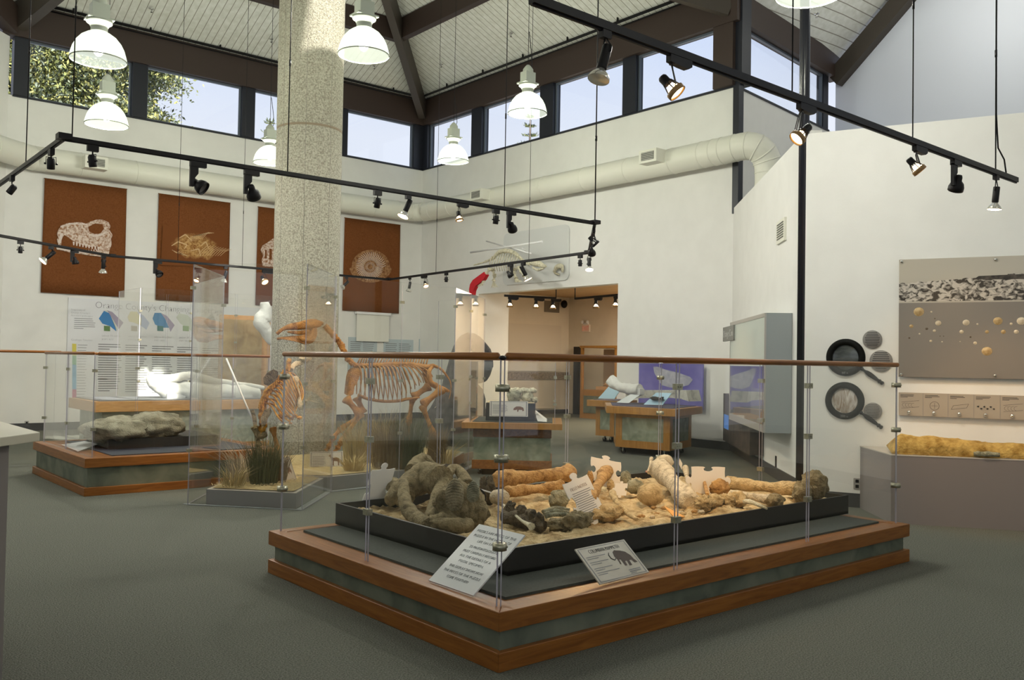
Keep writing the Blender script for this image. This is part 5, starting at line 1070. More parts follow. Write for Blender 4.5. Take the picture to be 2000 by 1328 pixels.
def banner(tl, tr, br_, bl, label, draw):
    A, B, C_, D_ = WB(*tl), WB(*tr), WB(*br_), WB(*bl); zt = (A.z + B.z) / 2; zb = (C_.z + D_.z) / 2; x0 = A.x; x1 = B.x
    t = thing('hanging_banner', label, 'banner', (x0, YB - .03, zb), 'brown fossil banners'); b = MB(); n = 28; m2 = 8; b.smooth = True
    def yy(s, q): return YB - .045 + .010 * math.sin(s * 9 + q * 1.5) * q + .008 * math.sin(s * 23 + q * 3)
    vs = [(x0 + (x1 - x0) * i / n + .02 * (j / m2) * (i / n - .5), yy(i / n, j / m2), zt + (zb - zt) * j / m2) for j in range(m2 + 1) for i in range(n + 1)]
    b.add(vs, [(j * (n + 1) + i, (j + 1) * (n + 1) + i, (j + 1) * (n + 1) + i + 1, j * (n + 1) + i + 1) for j in range(m2) for i in range(n)])
    o = b.build('cloth', M['cloth'], t); sm = o.modifiers.new('thick', 'SOLIDIFY'); sm.thickness = .004; sm.offset = 1
    b = MB(); b.cyl((x0 - .01, YB - .04, zt), (x1 + .01, YB - .04, zt), .010, 6); b.build('top_rod', M['cloth'], t)
    draw(t)
def prn(t, nm, mt, fn, off=.072):
    b = MB(); fn(b, lambda x, y, o=0: WB(x, y, off + o)); return b.build(nm, mt, t)
def poly(b, W, pts, o=0, th=.0015): b.slab([tuple(W(x, y, o)) for x, y in pts], (0, -1, 0), th)
def strip(b, W, pts, w, o=0):
    P = [W(x, y, o) for x, y in pts]
    for i in range(len(P) - 1):
        dv = (P[i + 1] - P[i]).normalized(); s_ = Vector((-dv.z, 0, dv.x)) * w; wa = .5 if i == 0 else 1; wb_ = .5 if i == len(P) - 2 else 1
        b.quad(tuple(P[i] - s_ * wa), tuple(P[i + 1] - s_ * wb_), tuple(P[i + 1] + s_ * wb_), tuple(P[i] + s_ * wa))
def draw1(t):
    prn(t, 'printed_skull', M['pr_l'], lambda b, W: poly(b, W, [(111, 458), (113, 450), (120, 440), (131, 436), (145, 434), (158, 434), (168, 437), (176, 433), (188, 429), (200, 429), (212, 434), (216, 442), (213, 448), (220, 459), (217, 466), (218, 478), (214, 488), (212, 500), (196, 501), (176, 499), (158, 496), (140, 494), (125, 490), (111, 487), (109, 481), (114, 478), (111, 468), (114, 463)]))
    prn(t, 'printed_shadow', M['cloth'], lambda b, W: (poly(b, W, [(119, 480), (121, 464), (126, 459), (134, 464), (142, 470), (155, 476), (172, 482), (190, 481), (194, 487), (188, 491), (170, 489), (150, 486), (132, 483)]), poly(b, W, [(172, 443), (186, 436), (200, 438), (203, 447), (196, 456), (184, 457), (174, 452)])), .0745)
    def f(b, W):
        for i in range(9): x = 142 + i * 6; y = 472 + i * 1.2; poly(b, W, [(x, y), (x + 4, y + .5), (x + 3, y + 7), (x + 1, y + 7)])
        for i in range(12): x = 132 + i * 5; y = 490 + i * .3 - max(0, i - 7) * .8; poly(b, W, [(x, y), (x + 1.5, y - 5), (x + 3, y)])
        poly(b, W, [(114, 480), (115, 466), (118, 456), (123, 455), (122, 464), (118, 474)]); strip(b, W, [(118, 442), (140, 437), (165, 438)], .012); strip(b, W, [(171, 456), (185, 461), (200, 458), (208, 452)], .02); strip(b, W, [(112, 485), (140, 490), (170, 494)], .02)
    prn(t, 'printed_teeth', M['pr_w'], f, .077)
def softprint(name, c1, c2, cen, rx, rz, sc_, par):
    m = noisy(name, c1, c2, sc_, .9, 10, lo=.35, hi=.62, spec=.1, dist=1.5); n = m.node_tree.nodes; l = m.node_tree.links; b = n['Principled BSDF']; o = cen - wloc(par)
    tc = n.new('ShaderNodeTexCoord'); mp_ = n.new('ShaderNodeMapping'); mp_.inputs['Location'].default_value = (-o.x / rx, -o.y, -o.z / rz); mp_.inputs['Scale'].default_value = (1 / rx, 1, 1 / rz)
    ln = n.new('ShaderNodeVectorMath'); ln.operation = 'LENGTH'; nz = n.new('ShaderNodeTexNoise'); nz.inputs['Scale'].default_value = 6; ad = n.new('ShaderNodeMath'); ad.operation = 'MULTIPLY_ADD'; ad.inputs[1].default_value = .5
    cr = n.new('ShaderNodeValToRGB'); cr.color_ramp.elements[0].position = .80; cr.color_ramp.elements[1].position = 1.15; mx = n.new('ShaderNodeMix'); mx.data_type = 'RGBA'; mx.inputs[7].default_value = (.185, .066, .022, 1)
    l.new(tc.outputs['Object'], mp_.inputs[0]); l.new(mp_.outputs[0], ln.inputs[0]); l.new(tc.outputs['Object'], nz.inputs[0]); l.new(nz.outputs['Fac'], ad.inputs[0]); l.new(ln.outputs['Value'], ad.inputs[2]); l.new(ad.outputs[0], cr.inputs[0])
    src = b.inputs['Base Color'].links[0].from_socket; l.new(cr.outputs[0], mx.inputs[0]); l.new(src, mx.inputs[6]); l.new(mx.outputs[2], b.inputs['Base Color']); return m
def draw2(t):
    prn(t, 'printed_matrix', softprint('print_sand', (.24, .10, .03), (.55, .33, .13), WB(382, 482), .66, .40, 14, t), lambda b, W: poly(b, W, [(318, 440), (443, 450), (441, 522), (314, 518)]))
    def f(b, W):
        rnd = random.Random(3)
        for i in range(9): x = 362 + i * 4; strip(b, W, [(x, 475 - i), (x + 12, 462 - i), (x + 24, 459 - i * .5)], .006)
        for i in range(10): x = 385 + i * 5; strip(b, W, [(x, 500), (x + 10, 488 + i * .3), (x + 22, 478 + i)], .006)
        for q in (((335, 480), (348, 472), (365, 478), (360, 486)), ((350, 465), (362, 458), (375, 470)), ((392, 480), (402, 472), (408, 486)), ((372, 490), (388, 486), (392, 500))): strip(b, W, list(q), .014)
        for i in range(6): strip(b, W, [(336 + i * 4, 488 + i * 2), (345 + i * 4, 494 + i), (352 + i * 3, 490 + i * 2)], .007)
    prn(t, 'printed_bones', M['pr_w'] if False else plain('print_sand_light', (.62, .42, .22), .9), f, .075)
def draw3(t):
    def f(b, W):
        poly(b, W, [(509, 488), (512, 480), (522, 474), (534, 465), (548, 466), (548, 522), (513, 520), (511, 508), (514, 500)])
    prn(t, 'printed_skull', M['pr_l'], f)
    prn(t, 'printed_shadow', M['cloth'], lambda b, W: (poly(b, W, [(517, 505), (518, 488), (521, 488), (521, 505)]), poly(b, W, [(526, 506), (526, 486), (531, 486), (531, 508)])), .0745)
def draw4(t):
    cx, cy, R0_ = 726, 519, 34
    prn(t, 'printed_shell', M['pr_m'], lambda b, W: poly(b, W, [(cx - 2 + (R0_ + 3 + (5 if 0 < k < 20 else 0)) * math.cos(2 * PI * k / 40), cy + 1 + (R0_ - 2) * math.sin(2 * PI * k / 40)) for k in range(40)]))
    def f(b, W):
        for k in range(44):
            a = 2 * PI * k / 44; gr = (k / 44); r2 = 25 + 6 * gr; r1 = r2 * .42
            pt = lambda q, tw: (cx - 3 + (r1 + (r2 - r1) * q) * math.cos(a + tw), cy + 2 + (r1 + (r2 - r1) * q) * math.sin(a + tw))
            strip(b, W, [pt(0, 0), pt(.35, .10), pt(.7, .13), pt(1, .05)], .0075)
        for k in range(30):
            a = 2 * PI * k / 30; strip(b, W, [(cx - 3 + 5 * math.cos(a), cy + 2 + 5 * math.sin(a)), (cx - 3 + 10 * math.cos(a + .2), cy + 2 + 10 * math.sin(a + .2))], .004)
    prn(t, 'printed_ribs', M['pr_w'], f, .075)
banner((87, 348), (247, 370), (237, 580), (79, 571), 'brown banner printed with a toothed skull in profile, leftmost of four', draw1)
banner((310, 379), (449, 396), (445, 593), (306, 586), 'brown banner printed with crumpled sandy fossil bones, second from the left', draw2)
banner((504, 404), (643, 422), (641, 603), (503, 597), 'brown banner half hidden behind the concrete column', draw3)
banner((673, 426), (781, 439), (777, 612), (671, 607), 'brown banner printed with a spiral ammonite right of the column', draw4)
# ---- round duct
def duct(pts, r=.235):
    def f(b):
        P, _r = smooth_path(pts, [r] * len(pts), 5); b.tube(P, r, 24)
        for i in range(0, len(P), 2):
            if 0 < i < len(P) - 1: dv = (P[i + 1] - P[i - 1]).normalized(); b.lathe([(r, -.012), (r + .008, -.008), (r + .008, .008), (r, .012)], P[i], 24, dv)
    return f
zd = 5.27; r2_ = .235
one('air_duct', M['duct'], duct([(-.2, 15.2, zd), (2.0, 17.4, zd), (3.7, 18.95, zd), (4.4, 19.08, zd), (7, 19.08, zd), (10, 19.08, zd), (12.2, 19.08, zd), (12.72, 18.9, zd), (12.86, 18.4, zd), (12.86, 16, zd), (12.86, 13, zd), (12.86, 10.3, zd), (12.86, 9.6, zd), (12.95, 9.05, zd), (13.15, 8.9, zd - .25), (13.2, 8.9, zd - .8), (13.2, 8.9, zd - 1.5)]), 'cream round air duct running along both walls below the high windows', 'duct')
def ductvent(p, nrm, lab):
    p = Vector(p); nrm = Vector(nrm); ux_ = nrm.cross(ZV); t = thing('air_vent', lab, 'vent', p, 'vents on the duct'); b = MB(); b.cbox(p + nrm * .10, (.42, .28, .24), ux_, nrm); b.build('vent_box', M['duct'], t)
    b = MB(); b.cbox(p + nrm * .243, (.30, .01, .15), ux_, nrm); b.build('grille', M['vent'], t); b = MB(); [b.cbox(p + nrm * .25 + ZV * (-.06 + .03 * i), (.30, .012, .006), ux_, nrm) for i in range(5)]; b.build('slat', M['duct'], t)
ductvent((4.97, 18.86, zd + .0), (0, -1, 0), 'grey louvred vent on the duct above the skull banner'); ductvent((12.64, 10.95, zd + .06), (-1, 0, 0), 'louvred vent box on the duct near the corner post'); ductvent((12.64, 16.1, zd + .03), (-1, 0, 0), 'small louvred vent on the duct by the inner corner')
# ---- landscape chart
t = thing('wall_chart', 'big white wall chart titled Orange County\'s Changing Landscape below the banners', 'chart', WB(330, 778))
A = WB(134, 581); Bq = WB(560, 640); zt, zb = A.z, .62; x0 = A.x; x1 = WB(560, 640).x
b = MB(); b.box(x0, YB - .02, zb, x1, YB - .004, zt); b.build('chart_board', plain('chart_white', (.74, .75, .78), .4), t)
M['navy'] = plain('print_navy', (.05, .04, .07), .6)
tw = WB(438, 606).x - WB(187, 597).x; textm(t, "Orange County's Changing Landscape", (WB(187, 597).x + tw / 2, YB - .022, WB(187, 597).z - .045), XV, ZV, .19, M['navy'], w=tw)
for i, s in enumerate(('Snapshots of', "Orange County's", 'Ancient Landscapes')): textm(t, s, (WB(139, 605).x, YB - .022, WB(139, 606).z - i * .058), XV, ZV, .052, M['inkg'], align='LEFT')
textm(t, 'Geologic Timeline', (WB(139, 665).x, YB - .022, WB(139, 665).z), XV, ZV, .055, M['inkg'], align='LEFT')
def cp(nm, col, fn): b = MB(); fn(b, lambda x, y, o=0: WB(x, y, .0225 + o)); b.build(nm, plain('print_' + nm + str(len(bpy.data.materials)), col, .6), t)
cp('printed_sea', (.05, .22, .50), lambda b, W: (poly(b, W, [(193, 622), (203, 607), (214, 612), (226, 640), (227, 647), (215, 637), (200, 632)])))
cp('printed_land', (.62, .66, .60), lambda b, W: (poly(b, W, [(203, 607), (209, 606), (222, 626), (232, 642), (228, 647), (214, 612)], 0), poly(b, W, [(344, 620), (350, 612), (366, 615), (389, 640), (384, 655), (366, 640), (352, 632)])))
cp('printed_hills', (.36, .32, .42), lambda b, W: poly(b, W, [(209, 606), (219, 609), (241, 630), (232, 643), (222, 626)], .001))
cp('printed_desert', (.68, .64, .42), lambda b, W: poly(b, W, [(249, 619), (255, 608), (268, 609), (276, 622), (275, 636), (262, 630), (252, 628)]))
cp('printed_haze', (.50, .54, .66), lambda b, W: poly(b, W, [(268, 609), (280, 616), (292, 631), (286, 644), (275, 636), (276, 622)], .001))
cp('printed_bay', (.12, .28, .50), lambda b, W: poly(b, W, [(298, 622), (302, 611), (314, 611), (322, 622), (330, 640), (318, 640), (303, 634)]))
cp('printed_shore', (.42, .38, .50), lambda b, W: poly(b, W, [(314, 611), (326, 617), (341, 635), (333, 648), (328, 634), (322, 622)], .001))
cp('printed_slab', (.30, .31, .32), lambda b, W: poly(b, W, [(398, 628), (414, 612), (421, 625), (421, 650), (408, 640)]))
for i, (x, c_) in enumerate(((203, (.12, .22, .08)), (256, (.45, .42, .35)), (307, (.10, .22, .22)), (357, (.35, .45, .30)))): cp('printed_photo', c_, lambda b, W: poly(b, W, [(x, 636), (x + 12, 637), (x + 12, 647), (x, 646)], .002))
for i, c_ in enumerate(((.70, .62, .12), (.12, .38, .18), (.10, .36, .60), (.14, .42, .66), (.50, .12, .25))):
    y0_ = (671, 694, 712, 736, 760)[i]; y1_ = (694, 712, 736, 760, 778)[i]; cp('timeline_band', c_, lambda b, W: poly(b, W, [(141, y0_), (149, y0_ + .6), (149, y1_ + .6), (141, y1_)]))
b = MB(); rnd = random.Random(5)
for x, yy_ in ((192, 673), (245, 675), (297, 677), (346, 679), (395, 681)):
    for k, n_ in ((0, 3), (22, 11), (68, 6)): p = WB(x, yy_ + k, .0228); lines(b, p, XV, ZV, .46, n_, .048, rnd, hh=.35)
lines(b, WB(152, 674, .0228), XV, ZV, .18, 22, .055, rnd, hh=.15); lines(b, WB(145, 622, .0228), XV, ZV, .40, 6, .04, rnd, hh=.25); b.build('small_print', M['inkg'], t)
for i, (x, n_) in enumerate(((199, '(about 75 million'), (250, '(about 50 million'), (301, '(about 23 million'), (350, '(about 20 million'))):
    for k, s in enumerate((n_, 'years ago)')): textm(t, s, (WB(x, 656).x, YB - .022, WB(x, 657 + i * 1.2).z - k * .065), XV, ZV, .055, M['inkg'], align='LEFT')
# ---- wall posters, screen behind the horse
for (xa, ya, xb, yb_), lab in (((681, 658, 735, 742), 'pale blue information poster on the back wall behind the horse neck'), ((750, 662, 806, 742), 'pale blue information poster on the back wall below the white screen'), ((819, 662, 897, 742), 'wide grey information poster on the back wall near the inner corner')):
    if xb > 838: Pq = lambda x, y, o: Vector([float(c) for c in atX(x, y, XD - o)])
    t = thing('wall_poster', lab, 'poster', WB(xa, yb_), 'information posters on the back wall')
    if xb > 838: xb = 834
    a_ = WB(xa, ya, .02); c_ = WB(xb, yb_, .02); b = MB(); b.box(a_.x, YB - .02, c_.z, c_.x, YB - .004, a_.z); b.build('poster_board', plain('poster_blue', (.50, .58, .62), .5), t)
    b = MB(); lines(b, Vector((a_.x + .05, YB - .022, a_.z - .12)), XV, ZV, (c_.x - a_.x) * .4, 8, .05, rnd); lines(b, Vector(((a_.x + c_.x) / 2, YB - .022, a_.z - .12)), XV, ZV, (c_.x - a_.x) * .42, 12, .05, rnd); b.build('small_print', M['inkg'], t)
    b = MB(); b.box(a_.x + .05, YB - .025, c_.z + .1, (a_.x + c_.x) / 2 - .05, YB - .021, c_.z + .4); b.build('picture', plain('poster_photo', (.22, .22, .22), .5), t)
t = thing('roll_up_screen', 'small white roll-up screen on the wall under the ammonite banner', 'screen', WB(729, 668)); a_ = WB(698, 613, .1); c_ = WB(760, 668, .1)
b = MB(); b.box(a_.x, YB - .08, c_.z, c_.x, YB - .075, a_.z); b.build('screen_cloth', plain('screen_white', (.82, .81, .74), .6), t); b = MB(); b.box(a_.x - .03, YB - .12, a_.z, c_.x + .03, YB - .02, a_.z + .06); b.build('screen_case', M['white'], t)
# ---- tall wooden mural board left of column, dark hump
t = thing('slab_board', 'tall tan wooden board with a brown relief slab, left of the column on the back counter', 'board', atY(474, 775, 15.66))
a_ = atY(430, 614, 15.68); c_ = atY(524, 782, 15.68); b = MB(); b.box(a_[0], 15.66, .812, c_[0], 15.72, a_[2]); b.build('board', M['oakl'], t)
b = MB(); b.box(a_[0] + .04, 15.62, .9, c_[0] - .18, 15.66, a_[2] - .08); b.build('relief_slab', noisy('brown_relief', (.33, .22, .10), (.50, .36, .18), 4, .8, 8, bump=.6, dist=1), t)
HK = lambda x, y: Vector([float(c) for c in atp(x, y, (9.6, 12.6), (.765, -.645))])
t = thing('dark_hump_exhibit', 'dark hump-backed figure standing behind the oak counter with the skull', 'exhibit', HK(915, 800))
def f(b): org(b, [HK(850, 856), HK(862, 820), HK(885, 770), HK(897, 720), HK(905, 680), HK(922, 668), HK(945, 690), HK(955, 720)], [.25, .3, .25, .22, .18, .16, .14, .08], 16, .12, 3, 2); rock(b, HK(905, 800) + Vector((.1, .1, -.1)), (.42, .36, .75), 4, .12, 1.5); rock(b, HK(925, 712) + Vector((.1, .1, 0)), (.34, .28, .36), 6, .1, 1.5)
b = MB(); f(b); b.build('body', noisy('charcoal_hide', (.035, .033, .035), (.11, .10, .10), 12, .8, 8, bump=.6), t)
b = MB(); rnd = random.Random(9)
for i in range(26): p = HK(846 + rnd.random() * 26, 795 + rnd.random() * 55) - Vector((.13, .15, 0)); org(b, [p, p + RTH * .05 + ZV * .03, p + RTH * .08 - ZV * .02], [.006, .009, .006], 5, 0, 0)
b.build('pale_markings', M['b_pale'], t)
# ---- cabinet wall items
CWp = lambda x, y, off: Vector([float(c) for c in atp(x, y, tuple(cw(0, 0, off)[:2]), CD)])
def cq(s, z, off): return Vector(cw(s, z, off))
t = thing('wall_cabinet', 'grey wall-hung display cabinet with a glass front, left of the steel post', 'cabinet', cq(3.3, .67, .0))
s0, s1, z0, z1, of = 1.95, 4.72, .67, 2.17, .34
def cbx(b, sa, sb, za, zb_, oa, ob): return b.hexa([tuple(cq(sa, za, oa)), tuple(cq(sb, za, oa)), tuple(cq(sb, za, ob)), tuple(cq(sa, za, ob)), tuple(cq(sa, zb_, oa)), tuple(cq(sb, zb_, oa)), tuple(cq(sb, zb_, ob)), tuple(cq(sa, zb_, ob))])
grey_c = plain('grey_cabinet', (.30, .33, .34), .5); silver = plain('silver_trim', (.45, .43, .40), .35, .3)
b = MB(); cbx(b, s0, s1, z0, z1, .005, .02); cbx(b, s0, s0 + .03, z0, z1, .02, of - .02); cbx(b, s1 - .03, s1, z0, z1, .02, of - .02); cbx(b, s0 + .03, s1 - .03, z0, z0 + .03, .02, of - .02); cbx(b, s0 + .03, s1 - .03, z1 - .03, z1, .02, of - .02); b.build('cabinet_shell', grey_c, t)
b = MB(); cbx(b, s0, s1, z1 - .05, z1, of - .02, of); cbx(b, s0, s1, z0, z0 + .09, of - .02, of); cbx(b, s0, s0 + .03, z0 + .09, z1 - .05, of - .02, of); cbx(b, s1 - .03, s1, z0 + .09, z1 - .05, of - .02, of); b.build('front_frame', silver, t)
b = MB(); cbx(b, s0 + .03, s1 - .03, 1.50, z1 - .05, of - .02, of - .005); b.build('light_panel', plain('light_panel', (.50, .56, .52), .3), t)
b = MB(); cbx(b, s0 + .03, s1 - .03, z0 + .09, 1.50, of - .012, of - .004); b.build('glass_front', M['glass'], t)
b = MB(); cbx(b, s0 + .3, s1 - .9, z0 + .5, 1.5, .021, .035); b.build('sea_picture', noisy('violet_sea_print', (.14, .12, .34), (.34, .32, .52), 3, .6), t)
b = MB(); cbx(b, s0 + .03, s1 - .03, z0 + .03, z0 + .10, .02, of - .02); b.build('sand_tray', noisy('case_sand', (.50, .35, .18), (.66, .48, .28), 20, .9), t)
b = MB(); org(b, [cq(s1 - .75, z0 + .14, .2), cq(s1 - .5, z0 + .22, .2), cq(s1 - .2, z0 + .30, .2)], [.05, .07, .05], 12, .3, 3, 9); b.build('fossil', M['b_or'], t); b = MB(); rock(b, cq(s1 - .25, z0 + .12, .22), (.10, .08, .05), 5, .3, 2); b.build('fossil', M['b_green'], t)
t = thing('name_sign', 'small sign lettered Orange Cou at the far end of the grey wall cabinet', 'sign', CWp(1422, 662, .36)); a_ = CWp(1412, 640, .36); c_ = CWp(1432, 664, .36); ss = [(Vector(q) - Vector(cw(0, 0, .36))).dot(CDV) for q in (a_, c_)]
b = MB(); cbx(b, ss[0], ss[1], c_.z, a_.z, .33, .36); b.build('sign_board', plain('sign_grey', (.22, .22, .20), .5), t); textm(t, 'Orange Cou', cq((ss[0] + ss[1]) / 2, (a_.z + c_.z) / 2 - .05, .362), CDV, ZV, .16, M['white'], w=(ss[1] - ss[0]) * .9)
t = thing('touch_kiosk', 'dark wall kiosk with a small blue screen below the grey wall cabinet', 'kiosk', CWp(1440, 880, .2)); a_ = CWp(1413, 768, .2); c_ = CWp(1464, 893, .2); ss = [(Vector(q) - Vector(cw(0, 0, .2))).dot(CDV) for q in (a_, c_)]
zb_ = CWp(1413, 860, .2).z; b = MB(); cbx(b, ss[0], 1.92, zb_, a_.z, .0, .2); cbx(b, 1.92, ss[1], zb_, .655, .0, .2); b.build('panel', noisy('dark_brown_panel', (.05, .04, .035), (.10, .075, .06), 6, .5), t)
b = MB(); cbx(b, ss[0] + .15, ss[0] + .6, zb_ + .22, a_.z - .35, .2, .21); b.build('screen', emis('screen_blue', (.10, .25, .60), .6), t)
def plate(name, o, ux_, nv, w, h, lab, mt=None):
    t = thing(name, lab, 'outlet', o); b = MB(); b.cbox(Vector(o) + nv * .004, (w, .008, h), ux_, nv); b.build('cover_plate', silver, t)
    b = MB(); [b.cbox(Vector(o) + nv * .010 + ZV * q, (w * .45, .006, h * .28), ux_, nv) for q in (-.028, .028)]; b.build('socket', M['black'], t); return t
plate('wall_outlet', mp(.0, .255), MU, MNV, .075, .118, 'metal wall outlet above the baseboard by the fossil plinth'); plate('wall_outlet', WB(52, 828, .0), XV, NV_, .075, .118, 'metal wall outlet low on the far left wall')
one('wall_grille', M['duct'], lambda b: (cbx(b, 3.83, 4.33, 3.14, 3.44, 0, .03)), 'small square louvred grille on the cabinet wall', 'vent')
one('grille_slats', M['vent'], lambda b: [cbx(b, 3.89, 4.27, 3.19 + .032 * i, 3.205 + .032 * i, .03, .036) for i in range(7)], 'x', 'vent'); go = bpy.data.objects['grille_slats']; gp_ = bpy.data.objects['wall_grille']; go.parent = gp_; go.location = Vector(go.location) - Vector(gp_.location); go.name = 'slats'
for k in ('label', 'category'): del go[k]
plateO = cq(3.83, .16, 0); one('wall_switch', M['black'], lambda b: cbx(b, 3.80, 3.86, .12, .30, 0, .012), 'narrow black slot plate low on the cabinet wall', 'switch')
# ---- magnifier wall
def mq(t_, z, off=0.0): return Vector(mp(t_, z, off))
for (tc, zc_, txt, lab, mt) in ((.128, 1.612, '60 x', 'upper of two big black magnifying glasses mounted on the white wall', noisy('dark_lens_picture', (.02, .025, .025), (.10, .11, .11), 5, .12, 6, (1, 1, 3), spec=.6)), (.134, 1.142, '200 x', 'lower of two big black magnifying glasses mounted on the white wall', noisy('pale_lens_picture', (.25, .18, .12), (.62, .60, .58), 5, .15, 8, (4, 4, 1), dist=1.5, spec=.6))):
    t = thing('wall_magnifier', lab, 'magnifying glass', mq(tc, zc_ - .25)); c = mq(tc, zc_)
    b = MB(); b.lathe([(.135, .0), (.135, .03), (.15, .045), (.18, .045), (.197, .03), (.203, .0)], c, 48, MNV); b.build('rim', plain('black_gloss', (.006, .006, .005), .5, spec=.12), t)
    b = MB(); b.lathe([(0, .026), (.08, .022), (.136, .012)], c, 40, MNV); b.build('lens_picture', mt, t)
    hd = (MU * .8 - ZV * .58).normalized(); e0 = c + hd * .215 + MNV * .02; b = MB(); b.lathe([(0, 0), (.018, .0), (.020, .02), (.012, .03), (.013, .05), (.022, .075), (.026, .11), (.022, .17), (.016, .205), (.013, .215), (.022, .225), (.022, .24), (.014, .245), (.022, .26), (.018, .275), (0, .28)], e0 - hd * .02, 16, hd); b.build('handle', plain('black_handle', (.012, .011, .010), .4, spec=.2), t)
    textm(t, txt, c - ZV * .178 + MNV * .047, MU, ZV, .036, M['white'])
for x, y, r, lab in ((1704, 663, .098, 'grey text disc above and right of the upper magnifier'), (1721, 705, .115, 'larger grey text disc overlapped by the handrail'), (1705, 803, .092, 'grey text disc beside the lower magnifier handle')):
    p = Vector([float(q) for q in atp(x, y, MP, MD)]); t = thing('text_disc', lab, 'disc sign', p - ZV * r, 'round text discs by the magnifiers'); b = MB(); b.lathe([(0, .018), (r - .003, .018), (r, .015), (r, 0)], p, 40, MNV); b.build('disc', plain('disc_grey', (.22, .21, .20), .5), t)
    b = MB(); rnd = random.Random(int(x))
    for i in range(9): h = r * .72 - i * r * .18; L = math.sqrt(max(0, r * r - h * h)) * .78; L *= rnd.uniform(.85, 1); q = p + MNV * .019 + ZV * h; b.quad(tuple(q - MU * L), tuple(q + MU * L), tuple(q + MU * L + ZV * r * .07), tuple(q - MU * L + ZV * r * .07))
    b.build('small_print', M['ink'], t)
# photo panel with shells
t = thing('shell_panel', 'large grey acrylic panel with a badlands photograph across its top', 'panel', mq(-1.3, 1.415)); TL, TRr = -.405, -2.6
def mslab(b, ta, tb, za, zb_, oa, ob): return b.hexa([tuple(mq(ta, za, oa)), tuple(mq(tb, za, oa)), tuple(mq(tb, za, ob)), tuple(mq(ta, za, ob)), tuple(mq(ta, zb_, oa)), tuple(mq(tb, zb_, oa)), tuple(mq(tb, zb_, ob)), tuple(mq(ta, zb_, ob))])
b = MB(); mslab(b, TL, TRr, 1.415, 2.19, .04, .055); b.build('grey_field', plain('panel_grey', (.215, .19, .165), .3), t)
b = MB(); mslab(b, TL, TRr, 2.19, 2.65, .04, .055); b.build('photo_sky', plain('photo_sky', (.50, .45, .37), .2), t)
b = MB(); n = 120; rnd = random.Random(4); k0 = len(b.v)
for i in range(n + 1):
    q_ = i / n; tt = TL + (TRr - TL) * q_; h = 2.395 + .045 * min(1, q_ * 3) + .016 * noise.noise(Vector((q_ * 40, 0, 0))) + .008 * noise.noise(Vector((q_ * 140, 0, 0))) + (.035 if q_ > .45 else 0); b.v += [tuple(mq(tt, 2.205, .0565)), tuple(mq(tt, h, .0565))]
for i in range(n): b.face([k0 + 2 * i, k0 + 2 * i + 2, k0 + 2 * i + 3, k0 + 2 * i + 1])
b.build('photo_cliffs', noisy('badlands_print', (.035, .028, .02), (.58, .52, .45), 15, .3, 15, (1, 1, 1.5), lo=.42, hi=.57, dist=1.0, rot=(.5, .3, 0)), t)
b = MB(); b.hexa([tuple(mq(-1.1, 2.42, .0565)), tuple(mq(TRr, 2.40, .0565)), tuple(mq(TRr, 2.40, .058)), tuple(mq(-1.1, 2.42, .058)), tuple(mq(-1.15, 2.455, .0565)), tuple(mq(TRr, 2.49, .0565)), tuple(mq(TRr, 2.49, .058)), tuple(mq(-1.15, 2.455, .058))]); b.build('photo_bluff', noisy('bluff_print', (.02, .017, .014), (.12, .10, .08), 12, .4, 8), t)
for x, y in ((1762, 512), (1944, 508), (1761, 731), (1943, 733)): p = Vector([float(q) for q in atp(x, y, MP, MD)]); b = MB(); b.lathe([(0, .075), (.012, .073), (.016, .065), (.016, .055), (.010, .055), (.010, 0)], p, 16, MNV); b.build('standoff', M['chrome'], t)
SH = [(1794.6, 609, 9, 0), (1832.6, 631, 5.2, 1), (1887, 630, 5.8, 1), (1949, 627, 7.6, 0), (1995, 627, 7.5, 1), (1927.6, 686, 8.6, 0), (1904.5, 670, 3, 1), (1825, 646, 2.8, 1), (1878, 648, 3.6, 1), (1927.6, 648, 3.3, 0), (1959.7, 648, 4, 0), (1985, 648, 4, 1), (1818, 666, 2.4, 1), (1819, 609, 1.7, 1), (1826, 622, 1.3, 2), (1810, 642, 2.4, 2), (1796, 652, 1.6, 1), (1776, 660, 1.7, 2), (1780, 637, 3.6, 0), (1909, 633, 1.8, 1), (1975, 632.5, 2.4, 1), (1895.5, 658, 1.7, 2), (1875, 667, 1, 1), (1840, 667.5, 1.4, 1), (1836, 656.5, 1, 2), (1843, 656.5, 1, 2)]
shm = [noisy('amber_shell', (.42, .28, .12), (.60, .46, .26), 30, .5), noisy('cream_shell', (.60, .50, .36), (.74, .66, .52), 30, .5), plain('dark_shell', (.12, .09, .06), .6)]
